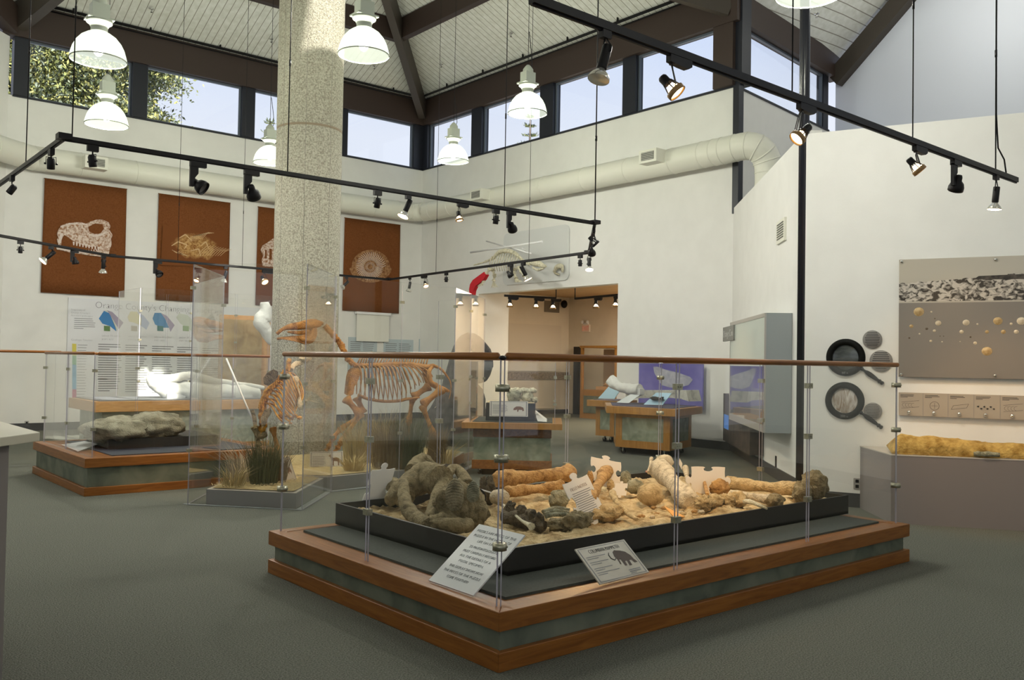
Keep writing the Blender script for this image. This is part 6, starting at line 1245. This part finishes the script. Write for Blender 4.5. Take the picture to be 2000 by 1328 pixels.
for i, (x, y, r, k) in enumerate(SH):
    p = Vector([float(q) for q in atp(x, y, mp(0, 0, .055)[:2], MD)]); r = r * 9.2 / 1748 * 1.04; b = MB(); n = 24; base = len(b.v); b.smooth = True
    for j in range(7):
        rr0 = r * j / 6
        for q in range(n): an = 2 * PI * q / n; h = r * .42 * (1 - (j / 6) ** 2) * (1 + .10 * (q % 2)); w = rr0 * (1 + .03 * (q % 2)); cpt = p + MU * w * math.cos(an) + ZV * (w * math.sin(an) * .92 + (r * .25 * (1 - j / 6))) + MNV * (h + .001); b.v.append(tuple(cpt))
    for j in range(6):
        for q in range(n): b.face([base + j * n + q, base + j * n + (q + 1) % n, base + (j + 1) * n + (q + 1) % n, base + (j + 1) * n + q])
    size = 'large' if r > .035 else 'medium' if r > .015 else 'tiny'; lb = ['amber', 'cream', 'dark'][k]
    special = {0: 'large amber shell at the upper left of the grey panel', 3: 'large amber shell high on the grey panel, toward the right', 4: 'large cream shell cut by the right edge of the picture', 5: 'large amber shell lowest on the grey panel', 6: 'small round white shell just above and left of the lowest amber shell', 18: 'small amber shell at the far left of the grey panel', 1: 'cream scallop shell right of the upper left amber shell', 2: 'cream scallop shell in the upper middle of the grey panel'}
    tag(b.build('seashell', shm[k]), special.get(i, '%s %s shell mounted on the grey panel among the others' % (size, lb)), 'shell', 'shells on the grey panel')
# strip panel
t = thing('caption_strip', 'long narrow beige caption strip with round metal knobs below the grey shell panel', 'panel', mq(-1.3, 1.01)); b = MB(); mslab(b, TL - .003, TRr, 1.01, 1.25, .01, .05); b.build('strip_board', plain('strip_beige', (.42, .36, .29), .4), t)
cell = .235; b = MB()
for i in range(9):
    ta = TL - .003 - i * cell; mslab(b, ta - cell + .003, ta - cell, 1.012, 1.248, .05, .052)
b.build('divider', M['inkg'], t); b = MB(); rnd = random.Random(7)
for i in range(9): ta = TL - .02 - i * cell; lines(b, mq(ta, 1.225, .051), MU, ZV, .15, 3, .012, rnd, hh=.4)
b.build('small_print', M['ink'], t)
def f(b):
    for i in range(9):
        ta = TL - .11 - i * cell; c = mq(ta, 1.12, .051)
        if i % 4 == 0:
            for k in range(4): o_ = c + MU * (-.05 + .028 * k); [b.quad(*[tuple(o_ + MU * (r_ * math.cos(a)) + ZV * (r_ * math.sin(a))) for r_, a in ((.022, a0), (.022, a0 + .5), (.020, a0 + .5), (.020, a0))]) for a0 in [1.2 + .5 * w for w in range(7)]]
            [strip3(b, c + MU * -.08 + ZV * s_, c + MU * .09 + ZV * (s_ + .02)) for s_ in (.03, -.035)]
        elif i % 4 == 1: [b.quad(*[tuple(c + MU * (r_ * math.cos(a)) + ZV * (r_ * math.sin(a))) for r_, a in ((.045, a0), (.045, a0 + .35), (.042, a0 + .35), (.042, a0))]) for a0 in [.35 * w for w in range(18)]]; strip3(b, c - MU * .03, c + MU * .03); strip3(b, c - ZV * .03, c + ZV * .03)
        elif i % 4 == 2: strip3(b, c - MU * .08 - ZV * .03, c + MU * .06 - ZV * .01); strip3(b, c - MU * .06 + ZV * .01, c + MU * .08 + ZV * .03); strip3(b, c - MU * .08 - ZV * .03, c - MU * .06 + ZV * .01); strip3(b, c + MU * .06 - ZV * .01, c + MU * .08 + ZV * .03)
        else: [rock(b, c + MU * (-.07 + .028 * k) + ZV * (.01 * (-1) ** k), (.010, .010, .006), k, .4, 3, 8, 6) for k in range(6)]
def strip3(b, a, c): dv = (c - a).normalized(); s_ = dv.cross(MNV) * .0012; b.quad(tuple(a - s_), tuple(c - s_), tuple(c + s_), tuple(a + s_))
b = MB(); f(b); b.build('drawing', M['ink'], t)
for i in range(9): p = mq(TL - .105 - i * cell, 1.05, .05); b = MB(); b.lathe([(0, .04), (.012, .038), (.018, .028), (.018, .02), (.010, .012), (.010, 0)], p, 16, MNV); b.build('knob', M['chrome'], t)
# fossil plinth
t = thing('fossil_plinth', 'low grey plinth against the right wall carrying the ochre fossil bed', 'plinth', (8.9, 4.0, 0)); fd = Vector((.577, -.817, 0))
K0 = Vector((8.444, 4.281, 0)); K1 = K0 + fd * 3.2; w0 = mq(-.03, 0, .02); w1 = mq(-3.2, 0, .02); P = [(K0.x, K0.y), (K1.x, K1.y), (w1.x, w1.y), (w0.x, w0.y)]
b = MB(); b.prism(P, 0, .655); b.build('plinth_body', plain('warm_grey_plinth', (.235, .205, .20), .6), t); b = MB(); b.prism(offset_poly(P, -.003), .655, .665); b.build('plinth_edge', M['plinthcap'], t)
b = MB(); ns, npf = 110, 20; base = len(b.v); b.smooth = True; prof = [(.04, 0), (.03, .03), (.035, .07), (.05, .11), (.08, .145), (.12, .165), (.17, .17), (.24, .165), (.32, .15), (.40, .12)]
for i in range(ns + 1):
    s_ = -.0 + i / ns * 3.0; hh = (.95 + .25 * noise.noise(Vector((s_ * 1.6, 3, 0))) + .12 * noise.noise(Vector((s_ * 6, 1, 0)))) * (min(1, (i + 1) / 5) ** .5); hh *= 1.12 - .25 * min(1, s_ / 1.2)
    for a, h in prof:
        p = K0 + fd * (s_ + .01) + Vector((.817, .577, 0)) * a; p.z = .667 + h * hh; v3 = p * 9; k = .018 * noise.noise(v3) + .012 * noise.noise(v3 * 2.3) + .008 * noise.noise(v3 * 5); p -= Vector((.817, .577, 0)) * k; p.z += k * .6; b.v.append(tuple(p))
m3 = len(prof)
for i in range(ns):
    for j in range(m3 - 1): b.face([base + i * m3 + j, base + (i + 1) * m3 + j, base + (i + 1) * m3 + j + 1, base + i * m3 + j + 1])
b.face([base + j for j in range(m3)])
tag(b.build('fossil_bed', noisy('ochre_rock', (.30, .17, .035), (.62, .42, .13), 12, .95, 12, bump=1.0, bscale=35, lo=.32, hi=.68)), 'ochre rock bed full of shells lying on the grey plinth', 'fossil')
one('bone_fragment', M['b_green'], lambda b: org(b, [K0 + fd * .72 + ZV * .70 + Vector((.02, 0, 0)), K0 + fd * .82 + ZV * .705, K0 + fd * .95 + ZV * .70], [.02, .026, .02], 10, .4, 3, 20), 'dark green fossil sliver set in the front of the ochre rock bed', 'bone')
# ---- leaning boards on the main case
def lean_sign(name, A, B, back, h, th, lab, cat='sign'):   # bottom edge A->B, top edge offset by 'back' at height h
    A = Vector([float(q) for q in A]); B = Vector([float(q) for q in B]); ux_ = (B - A); L = ux_.length; ux_.normalize(); up_ = (Vector(back) + ZV * h); Lh = up_.length; up_.normalize(); nv = ux_.cross(up_)
    t = thing(name, lab, cat, (A + B) / 2); b = MB(); b.slab([tuple(A), tuple(B), tuple(B + up_ * Lh), tuple(A + up_ * Lh)], tuple(-nv), th); return t, b, A, ux_, up_, nv, L, Lh
zt_ = .302; A = atz(837, 1133, zt_); B = atz(924, 1163, zt_)
top = Vector((.40, .03, 0)); t, b, A, ux_, up_, nv, L, Lh = lean_sign('text_board', A, B, (.345, .0, 0), .27, .008, 'white board lettered FOSSILS ARE PIECES OF THE PUZZLE leaning inside the glass')
b.build('board', M['signw'], t); M['inkl'] = plain('light_grey_ink', (.27, .28, .30), .6)
TX = ['FOSSILS ARE PIECES OF THE', 'PUZZLE IN THE HISTORY OF', 'LIFE ON EARTH.', 'SO PALEONTOLOGISTS', 'MUST CAREFULLY RECORD', 'ALL THE DETAILS OF A', 'FOSSIL SPECIMEN.', 'THIS DISPLAY SHOWS HOW', 'THE PIECES OF THE PUZZLE', 'COME TOGETHER!']
yk = [.88, .80, .72, .62, .54, .46, .38, .28, .20, .12]
for s, q in zip(TX, yk): textm(t, s, A + ux_ * L * .5 + up_ * Lh * q + nv * .001, ux_, up_, .024, M['inkl'], w=L * min(.84, .0335 * len(s)))
A = atz(1172, 1141, zt_); B = atz(1268, 1117, zt_); t, b, A, ux_, up_, nv, L, Lh = lean_sign('species_sign', A, B, (0.0, .20, 0), .155, .007, 'bordered sign titled COLUMBIAN MAMMOTH leaning inside the front glass')
b.build('board', noisy('parchment', (.52, .47, .40), (.66, .62, .56), 4, .5), t)
def fr(b, k0_, k1_): [b.quad(*[tuple(A + ux_ * x * L + up_ * y * Lh + nv * .0012) for x, y in q]) for q in (((k0_, k0_), (1 - k0_, k0_), (1 - k1_, k1_), (k1_, k1_)), ((1 - k0_, k0_), (1 - k0_, 1 - k0_), (1 - k1_, 1 - k1_), (1 - k1_, k1_)), ((1 - k0_, 1 - k0_), (k0_, 1 - k0_), (k1_, 1 - k1_), (1 - k1_, 1 - k1_)), ((k0_, 1 - k0_), (k0_, k0_), (k1_, k1_), (k1_, 1 - k1_)))]
b = MB(); fr(b, .03, .045); b.build('border', M['inkg'], t); textm(t, 'COLUMBIAN MAMMOTH', A + ux_ * L * .5 + up_ * Lh * .80 + nv * .0015, ux_, up_, .038, M['ink'], w=L * .60)
b = MB(); rnd = random.Random(8)
for y in (.70, .55, .38, .26): lines(b, A + ux_ * L * .08 + up_ * Lh * y + nv * .0014, ux_, up_, L * .44, 2, .013, rnd, hh=.35)
lines(b, A + ux_ * L * .66 + up_ * Lh * .16 + nv * .0014, ux_, up_, L * .26, 3, .012, rnd, hh=.5); b.build('small_print', M['inkg'], t)
mam = [(.60, .50), (.585, .60), (.61, .72), (.66, .76), (.70, .74), (.76, .72), (.84, .66), (.89, .54), (.90, .42), (.93, .33), (.87, .33), (.85, .42), (.80, .42), (.79, .28), (.74, .28), (.75, .42), (.71, .42), (.70, .30), (.66, .30), (.66, .48), (.63, .50), (.61, .36), (.59, .37)]
b = MB(); b.slab([tuple(A + ux_ * x * L + up_ * y * Lh + nv * .0012) for x, y in mam], tuple(nv), .0006)
b.build('mammoth_picture', plain('mammoth_brown', (.045, .02, .015), .6), t); b = MB(); tk = [(.60, .56), (.55, .50), (.50, .56), (.50, .66), (.53, .72)]
b.tube([A + ux_ * x * L + up_ * y * Lh + nv * .002 for x, y in tk], .0025, 5); b.build('tusk_picture', M['ink'], t)
# horse placard, small placard, counter placard
def placard(px, depthP, D_, lab, pic, bdr=True, label_off=0.0):
    pts = [Vector([float(q) for q in atp(x, y, depthP, D_)]) for x, y in px]; A = pts[0]; ux_ = (pts[1] - A).normalized(); up_ = (pts[3] - A); up_ = (up_ - ux_ * up_.dot(ux_)).normalized(); nv = ux_.cross(up_); L = (pts[1] - A).length; Lh = (pts[3] - A).length
    t = thing('species_sign', lab, 'sign', A); b = MB(); b.slab([tuple(A), tuple(A + ux_ * L), tuple(A + ux_ * L + up_ * Lh), tuple(A + up_ * Lh)], tuple(-nv), .008); b.build('board', plain('sign_pale%d' % len(bpy.data.materials), (.74, .70, .66), .5), t)
    b = MB(); k0_, k1_ = .03, .05
    for q in (((k0_, k0_), (1 - k0_, k0_), (1 - k1_, k1_), (k1_, k1_)), ((1 - k0_, k0_), (1 - k0_, 1 - k0_), (1 - k1_, 1 - k1_), (1 - k1_, k1_)), ((1 - k0_, 1 - k0_), (k0_, 1 - k0_), (k1_, 1 - k1_), (1 - k1_, 1 - k1_)), ((k0_, 1 - k0_), (k0_, k0_), (k1_, k1_), (k1_, 1 - k1_))): b.quad(*[tuple(A + ux_ * x * L + up_ * y * Lh + nv * .0012) for x, y in q])
    lines(b, A + ux_ * L * .08 + up_ * Lh * .72 + nv * .0012, ux_, up_, L * .42, 7, Lh * .085, random.Random(3), hh=.3); b.build('small_print', M['inkg'], t)
    b = MB(); b.slab([tuple(A + ux_ * x * L + up_ * y * Lh + nv * .0012) for x, y in pic], tuple(nv), .0006); b.build('animal_picture', plain('pic_brown', (.22, .11, .07), .6), t); return t
hor = [(.56, .74), (.58, .80), (.62, .84), (.63, .76), (.70, .66), (.82, .67), (.88, .62), (.90, .40), (.88, .42), (.87, .52), (.88, .24), (.85, .24), (.84, .46), (.72, .48), (.72, .24), (.69, .24), (.68, .48), (.64, .58), (.60, .72)]
placard([(605, 919), (670, 917), (668, 880), (602, 883)], (5.9, 9.75), (.9, -.43), 'wide sign with a small horse picture standing in the straw on the farther plinth', hor)
placard([(557, 946), (580, 937), (562, 899), (533, 903)], (4.72, 9.02), (.90, -.2), 'tilted sign with a small animal picture at the front of the nearer plinth', [(.5, .5), (.55, .6), (.75, .58), (.8, .4), (.76, .3), (.7, .4), (.6, .4), (.55, .3)])
pig = [(.62, .42), (.63, .54), (.70, .66), (.80, .66), (.88, .58), (.90, .40), (.86, .34), (.85, .44), (.76, .44), (.75, .32), (.72, .32), (.72, .46), (.67, .42)]
q0 = F0 + u * .02 + v * -.05
placard([(956, 813), (1031, 814), (1033, 785), (960, 783)], tuple(q0), tuple(u), 'white sign with a boar-like animal picture leaning on the oak counter riser', pig)
b = MB(); A = cz(1062, 790); b.slab([tuple(Vector((*(F0 + u * .86 + v * .2), .71))), tuple(Vector((*(F0 + u * .98 + v * .15), .708))), tuple(Vector((*(F0 + u * .98 + v * .75), .708))), tuple(Vector((*(F0 + u * .80 + v * .75), .84)))], (.7, -.7, .5), .006); tag(b.build('caption_card', M['signw']), 'white card leaning at the right side of the black riser', 'sign')
# signs and poster at the oak tables
def tblsign(px, X, lab, col):
    pts = [Vector([float(q) for q in atX(x, y, X)]) for x, y in px]; zb0 = .81; t = thing('table_sign', lab, 'sign', pts[0]); b = MB(); b.slab([tuple(p + Vector((.12 if i > 1 else 0, 0, 0))) for i, p in enumerate(pts)], (1, 0, 0), .01); b.build('board', plain('sign_blue%d' % len(bpy.data.materials), col, .5), t); return t, pts
t, pts = tblsign([(1168, 778), (1200, 779), (1206, 757), (1180, 755)], 12.0, 'pale blue slanted sign at the left end of the oak tables', (.40, .58, .70))
t, pts = tblsign([(1204, 786), (1228, 787), (1240, 772), (1222, 770)], 11.4, 'white slanted sign between the two blue table signs', (.62, .66, .68))
t, pts = tblsign([(1257, 790), (1294, 791), (1302, 768), (1272, 767)], 11.4, 'blue slanted sign with a black whale outline on the nearer oak table', (.36, .56, .72))
c = (pts[0] + pts[1] + pts[2] + pts[3]) / 4 + Vector((.04, 0, .01)); b = MB(); b.smooth = False; b.slab([tuple(c + DU * x + ZV * z) for x, z in ((-.13, 0), (-.05, .03), (.03, .02), (.08, .0), (.14, .03), (.13, 0), (.15, -.03), (.08, -.015), (0, -.03), (-.06, -.03))], (-1, 0, 0), .06); b.build('whale_picture', M['ink'], t)
t = thing('whale_poster', 'violet-blue poster with a ghostly grey whale leaning on the wall behind the oak table', 'poster', atX(1310, 800, 13.0)); PW = lambda x, y, o=0.0: Vector([float(q) for q in atX(x, y, 13.08 - o)])
a_ = PW(1248, 709); c_ = PW(1372, 800); b = MB(); b.slab([tuple(Vector((13.08, a_.y, c_.z))), tuple(Vector((13.08, c_.y, c_.z))), tuple(Vector((13.08, c_.y, 1.52))), tuple(Vector((13.08, a_.y, 1.52)))], (1, 0, 0), .03); b.build('board', noisy('violet_poster', (.10, .08, .36), (.20, .18, .50), 2, .4), t)
wh = [(1276, 716), (1284, 716), (1300, 722), (1325, 728), (1348, 736), (1353, 742), (1345, 752), (1330, 756), (1310, 757), (1292, 752), (1285, 740), (1278, 728)]
b = MB(); b.slab([tuple(PW(x, y, .002)) for x, y in wh], (-1, 0, 0), .002); b.build('whale_picture', noisy('whale_grey', (.30, .30, .40), (.48, .48, .54), 6, .5, dist=1), t)
# ---- annex items
AW = lambda x, y, o=.02: Vector([float(q) for q in atX(x, y, XC - o)]); AB = lambda x, y, o=.02: Vector([float(q) for q in atY(x, y, YC - o)])
t = thing('exit_sign', 'white emergency exit sign with red EXIT letters on the cream annex wall', 'exit sign', AW(1145, 648)); a_ = AW(1138, 634); c_ = AW(1152, 648); b = MB(); b.box(XC - .05, c_.y, c_.z, XC - .003, a_.y, a_.z); b.build('sign_box', plain('exit_white', (.82, .70, .60), .5), t)
textm(t, 'EXIT', Vector((XC - .052, (a_.y + c_.y) / 2, c_.z + .035)), DU, ZV, .20, emis('exit_red', (.75, .0, .0), .8), w=abs(a_.y - c_.y) * .84)
b = MB(); [b.ball(Vector((XC - .08, a_.y - k * abs(a_.y - c_.y), a_.z + .07)), (.05, .05, .05)) for k in (.15, .85)]; b.box(XC - .05, c_.y + .05, a_.z, XC - .003, a_.y - .05, a_.z + .05); b.build('emergency_lamp', M['white'], t)
t = thing('wall_vent', 'dark grey square vent on the cream annex wall behind the glowing lamp', 'vent', AB(1078, 611)); a_ = AB(1064, 587); c_ = AB(1092, 611); b = MB(); b.box(a_.x, YC - .03, c_.z, c_.x, YC - .003, a_.z); b.build('vent_plate', plain('vent_grey', (.20, .175, .14), .6), t)
one('wall_speaker', M['black'], lambda b: (b.ball(AB(1102, 594, .12), (.10, .10, .12)), b.cyl(AB(1102, 594, .12), AB(1102, 594, .0), .03)), 'small round black speaker beside the annex corner', 'speaker')
t = thing('wall_display', 'low cream display boards with a brown wavy band along the annex wall', 'wall display', AB(1060, 805)); a_ = AB(1006, 732); c_ = AB(1109, 747)
b = MB(); b.box(13.9, YC - .04, 1.0, XC - .02, YC - .004, 1.22); b.build('wavy_band', noisy('brown_frieze', (.14, .10, .07), (.42, .33, .24), 8, .7, 6, (2, 1, 8)), t)
b = MB(); b.box(14.2, YC - .05, .16, XC - .35, YC - .004, .98); b.box(14.2, YC - .05, 1.25, XC - .35, YC - .004, 2.6); b.build('panel_board', plain('cream_board', (.74, .66, .55), .6), t)
one('door_jamb', M['blackm'], lambda b: b.box(XC - .16, atX(1134, 700, XC - .1)[1], 0, XC - .003, atX(1123, 700, XC - .1)[1], 1.98), 'x', 'x'); o = bpy.data.objects['door_jamb']; o.name = 'trim_annex_jamb'; o['kind'] = 'structure'
for k in ('label', 'category'): del o[k]
t = thing('wooden_showcase', 'tall oak-framed showcase with brown specimens seen through the annex doorway', 'showcase', atX(1170, 820, 17.5)); ya = atX(1134, 700, 17.3)[1]; yb2 = atX(1207, 700, 17.3)[1]; OZ = M['oakz']
b = MB(); b.box(17.3, yb2, .0, 18.2, ya, .78); b.build('base_cabinet', M['oakz'], t); b = MB(); b.box(17.285, yb2 + .15, .15, 17.30, ya - .15, .62); b.build('slate_panel', M['slate'], t)
b = MB(); b.box(17.3, ya - .06, .78, 17.38, ya, 1.92); b.box(17.3, yb2, .78, 17.42, yb2 + .12, 1.92); b.box(17.28, yb2 - .02, 1.92, 18.2, ya + .02, 1.98); b.build('wooden_frame', M['oakz'], t)
b = MB(); b.box(17.34, yb2 + .12, .78, 17.35, ya - .06, 1.92); b.build('glass_front', M['glass'], t); b = MB(); b.box(18.1, yb2 + .6, .8, 18.15, ya - .1, 1.9); b.build('back_board', plain('tan_back', (.42, .30, .20), .7), t)
b = MB(); b.box(18.0, yb2 + .18, 1.15, 18.05, yb2 + .75, 1.88); b.build('pale_card', plain('pale_card', (.75, .66, .56), .6), t); textm(t, 'EXIT', Vector((17.98, yb2 + .46, 1.42)), DU, ZV, .16, plain('faded_red', (.6, .12, .08), .6)); b = MB(); b.cbox((17.7, (ya + yb2) / 2, .83), (.4, .6, .09)); rock(b, (17.7, (ya + yb2) / 2 - .15, .93), (.15, .3, .07), 3, .2, 2); b.build('specimen_box', plain('orange_lit_box', (.62, .38, .20), .7), t)
# ---- trees outside the high windows
LM = [plain('leaf_olive', (.20, .22, .07), .8), plain('leaf_yellow', (.40, .38, .13), .8), plain('leaf_dark', (.06, .08, .035), .8), plain('leaf_grey', (.20, .23, .17), .8)]
def leafy(name, clumps, lab, seed, trunk=None, dens=46, size=.10, nmat=(0, 1, 2, 3)):
    t = thing(name, lab, 'tree', (clumps[0][0].x, clumps[0][0].y, 0)); b = MB(); rnd = random.Random(seed)
    for c, r in clumps:
        b.mat(rnd.choice(nmat))
        for i in range(int(dens * r * r / .25)):
            if rnd.random() < .15: b.mat(rnd.choice(nmat))
            dv = Vector((rnd.gauss(0, 1), rnd.gauss(0, 1), rnd.gauss(0, .7))) * r * .5; p = c + dv; a = Vector((rnd.gauss(0, 1), rnd.gauss(0, 1), rnd.gauss(0, 1))).normalized(); q = a.cross(Vector((rnd.gauss(0, 1), rnd.gauss(0, 1), 1))).normalized(); s_ = size * rnd.uniform(.5, 1.2)
            b.quad(tuple(p - a * s_), tuple(p - q * s_ * .45), tuple(p + a * s_), tuple(p + q * s_ * .45))
    o = b.build('foliage', LM, t); o['kind'] = 'stuff'
    if trunk:
        b = MB(); [b.tube(pts_, rs_, 8) for pts_, rs_ in trunk]; b.build('trunk', plain('bark', (.16, .11, .07), .9), t)
rnd = random.Random(11); YT = 27.; cl = []
for i in range(300):
    x = rnd.uniform(-30, 345); y = rnd.uniform(40, 250)
    lim = 350 - abs(y - 150) * .35 - (40 if 180 < y < 205 else 0)
    if x > lim - 60 and rnd.random() < .45: continue
    if x > lim: continue
    p = Vector([float(q) for q in atY(x, y, YT + rnd.uniform(-1.2, 1.2))]); cl.append((p, rnd.uniform(.35, .75)))
leafy('leafy_tree', cl, 'yellow-green pine filling the leftmost high window', 1, [([(2.5, YT, 0), (3.2, YT, 8), (4.2, YT, 14)], [.35, .28, .1]), ([(3.0, YT, 7), (5.2, YT - .4, 11)], [.12, .05]), ([(3.4, YT, 9.5), (6.6, YT, 12)], [.1, .04])], dens=260, size=.075)
def conifer(px, Xp, plane, hpx, lab, seed, tiers, spread, mats, n_=40):
    base = Vector([float(q) for q in (atX if plane == 'X' else atY)(*px, Xp)]); t = thing('small_conifer', lab, 'tree', (base.x, base.y, 0)); b = MB(); b.tube([(base.x, base.y, 0), (base.x, base.y, base.z - .2), (base.x, base.y, base.z + hpx)], [.12, .05, .015], 6); b.build('trunk', plain('bark_c', (.14, .11, .09), .9), t)
    b = MB(); rnd = random.Random(seed)
    for k in range(tiers):
        zz = base.z + hpx - .15 - (hpx + 1.4) * k / tiers; R1 = spread * (.35 + .65 * k / tiers)
        for j in range(7):
            a = rnd.random() * 2 * PI; dv = Vector((math.cos(a), math.sin(a), .18)); e0 = Vector((base.x, base.y, zz)); b.mat(0); b.tube([e0, e0 + dv * R1], [.02, .008], 4)
            for q in range(n_ // 4):
                s_ = rnd.uniform(.15, 1); p = e0 + dv * R1 * s_; w = Vector((rnd.gauss(0, 1), rnd.gauss(0, 1), 1.2)).normalized() * .16; sd = w.cross(dv).normalized() * .018; b.mat(rnd.choice(mats)); b.quad(tuple(p - sd), tuple(p + sd), tuple(p + sd + w), tuple(p - sd + w))
    b.build('branches', LM, t)
conifer((1035, 262), 30, 'X', 1.0, 'small tiered pine seen through the window behind the third pendant lamp', 3, 5, .75, (0, 3, 2))
conifer((527, 280), 36, 'Y', 1.0, 'thin bare conifer seen just left of the column', 5, 5, .8, (2, 2, 3), 16)
for i, (x, y) in enumerate(((-12, 0), (-12, 11), (1, -12), (13, -12))):
    rnd = random.Random(20 + i); leafy('leafy_tree', [(Vector((x + rnd.uniform(-3, 3), y + rnd.uniform(-2.5, 2.5), rnd.uniform(.5, 5.5))), rnd.uniform(.7, 1.1)) for k in range(26)], 'green garden tree outside the rear windows, behind the viewer' + [' beside the desk end', ' at the far left', ' at the near wall', ' at the right'][i], 30 + i, [([(x, y, 0), (x, y, 4)], [.2, .1])], 22, .2)
# ================================================================ NEAR HALF OF THE HALL (behind and beside the viewer)
def rearwall(name, a, c, holes, h=12.0):
    A = Vector((*a, 0)); B = Vector((*c, 0)); u = (B - A); L = u.length; u.normalize(); nv = Vector((-u.y, u.x, 0)) * .2
    def f(b):
        def pc(s0, s1, z0, z1):
            p = A + u * s0; q = A + u * s1; b.prism([(p.x, p.y), (q.x, q.y), (q.x - nv.x, q.y - nv.y), (p.x - nv.x, p.y - nv.y)], z0, z1)
        s = 0
        for (h0, h1) in holes: pc(s, h0, 0, h); pc(h0, h1, 3.4, h); s = h1
        pc(s, L, 0, h)
    struct(name, M['wall'], f)
    for (h0, h1) in holes:
        fr = MB()
        def pc2(s0, s1, z0, z1):
            p = A + u * s0 - nv * .3; q = A + u * s1 - nv * .3; fr.prism([(p.x, p.y), (q.x, q.y), (q.x - nv.x * .3, q.y - nv.y * .3), (p.x - nv.x * .3, p.y - nv.y * .3)], z0, z1)
        pc2(h0, h0 + .08, 0, 3.4); pc2(h1 - .08, h1, 0, 3.4); pc2(h0 + .08, h1 - .08, 0, .08); pc2(h0 + .08, h1 - .08, 3.32, 3.4); pc2((h0 + h1) / 2 - .04, (h0 + h1) / 2 + .04, .08, 3.32)
        nwin[0] += 1; w = fr.build('window_%d' % nwin[0], M['frame']); w['kind'] = 'structure'
        gp = MB(); p = A + u * (h0 + .08) - nv * .4; q = A + u * (h1 - .08) - nv * .4; gp.slab([(p.x, p.y, .08), (q.x, q.y, .08), (q.x, q.y, 3.32), (p.x, p.y, 3.32)], tuple(nv), .008); gp.build('window_pane', M['pane'], w)
rearwall('wall_rear', (-6.3, 13.2), (-6.3, -6), [(4, 8), (10, 14)])
rearwall('wall_near', (-6.3, -6), (17.4, -6), [(2, 5), (8, 12), (15, 18)])
struct('wall_left_lower', M['wall'], lambda b: b.prism([(-.69, 15.18), (-6.3, 13.2), (-6.5, 13.35), (-.8, 15.35)], 0, 12))
def f(b):
    z0, z1 = 11.95, 12.1
    b.box(-6.5, -6.2, z0, 5.2, 8.0, z1); b.box(7.7, -6.2, z0, 12.2, 8.0, z1)          # two openings added between, shaped to let sun onto column and casts
    b.box(5.2, -6.2, z0, 7.7, .4, z1); b.box(6.35, .4, z0, 7.7, 3.0, z1); b.box(5.2, 3.0, z0, 7.7, 4.0, z1)
    b.box(5.2, 4.0, z0, 6.45, 5.9, z1); b.box(5.2, 5.9, z0, 7.7, 8.0, z1)
    b.box(6.2, 8.0, z0, 12.2, 9.7, z1); b.box(12.2, -6.2, z0, 17.6, 5.5, z1); b.box(-6.5, 8.0, z0, 6.2, 13.4, z1)
struct('ceiling_near', M['planky'], f)
# small parts belong to the part that carries them
PAR = {'bulb': 'housing', 'reflector': 'housing', 'front_ring': 'housing', 'rim': 'dome', 'ridged_tooth': 'jaw_bone', 'grille': 'vent_box', 'slat': 'vent_box', 'socket': 'cover_plate', 'screen': 'panel', 'lens_picture': 'rim', 'tabs': 'board'}
BRD = ('board', 'sign_board', 'chart_board', 'poster_board', 'strip_board', 'card', 'cloth', 'disc', 'sign_box', 'pale_card', 'rim')
st = lambda n: n.split('.')[0]
for r_o in [o for o in COL.objects if o.parent is None]:
    ch = list(r_o.children)
    for c_ in ch:
        n_o = st(c_.name); tgt = None
        if n_o in PAR: tgt = next((k for k in ch if st(k.name) == PAR[n_o] and k is not c_), None)
        elif n_o in ('lettering', 'small_print', 'border', 'picture', 'timeline_band', 'drawing', 'divider', 'printed_teeth') or n_o.endswith('_picture') or n_o.startswith('printed_'):
            tgt = next((k for nm in BRD for k in ch if st(k.name) == nm and k is not c_), None)
        if tgt is not None and tgt.parent is r_o: c_.parent = tgt
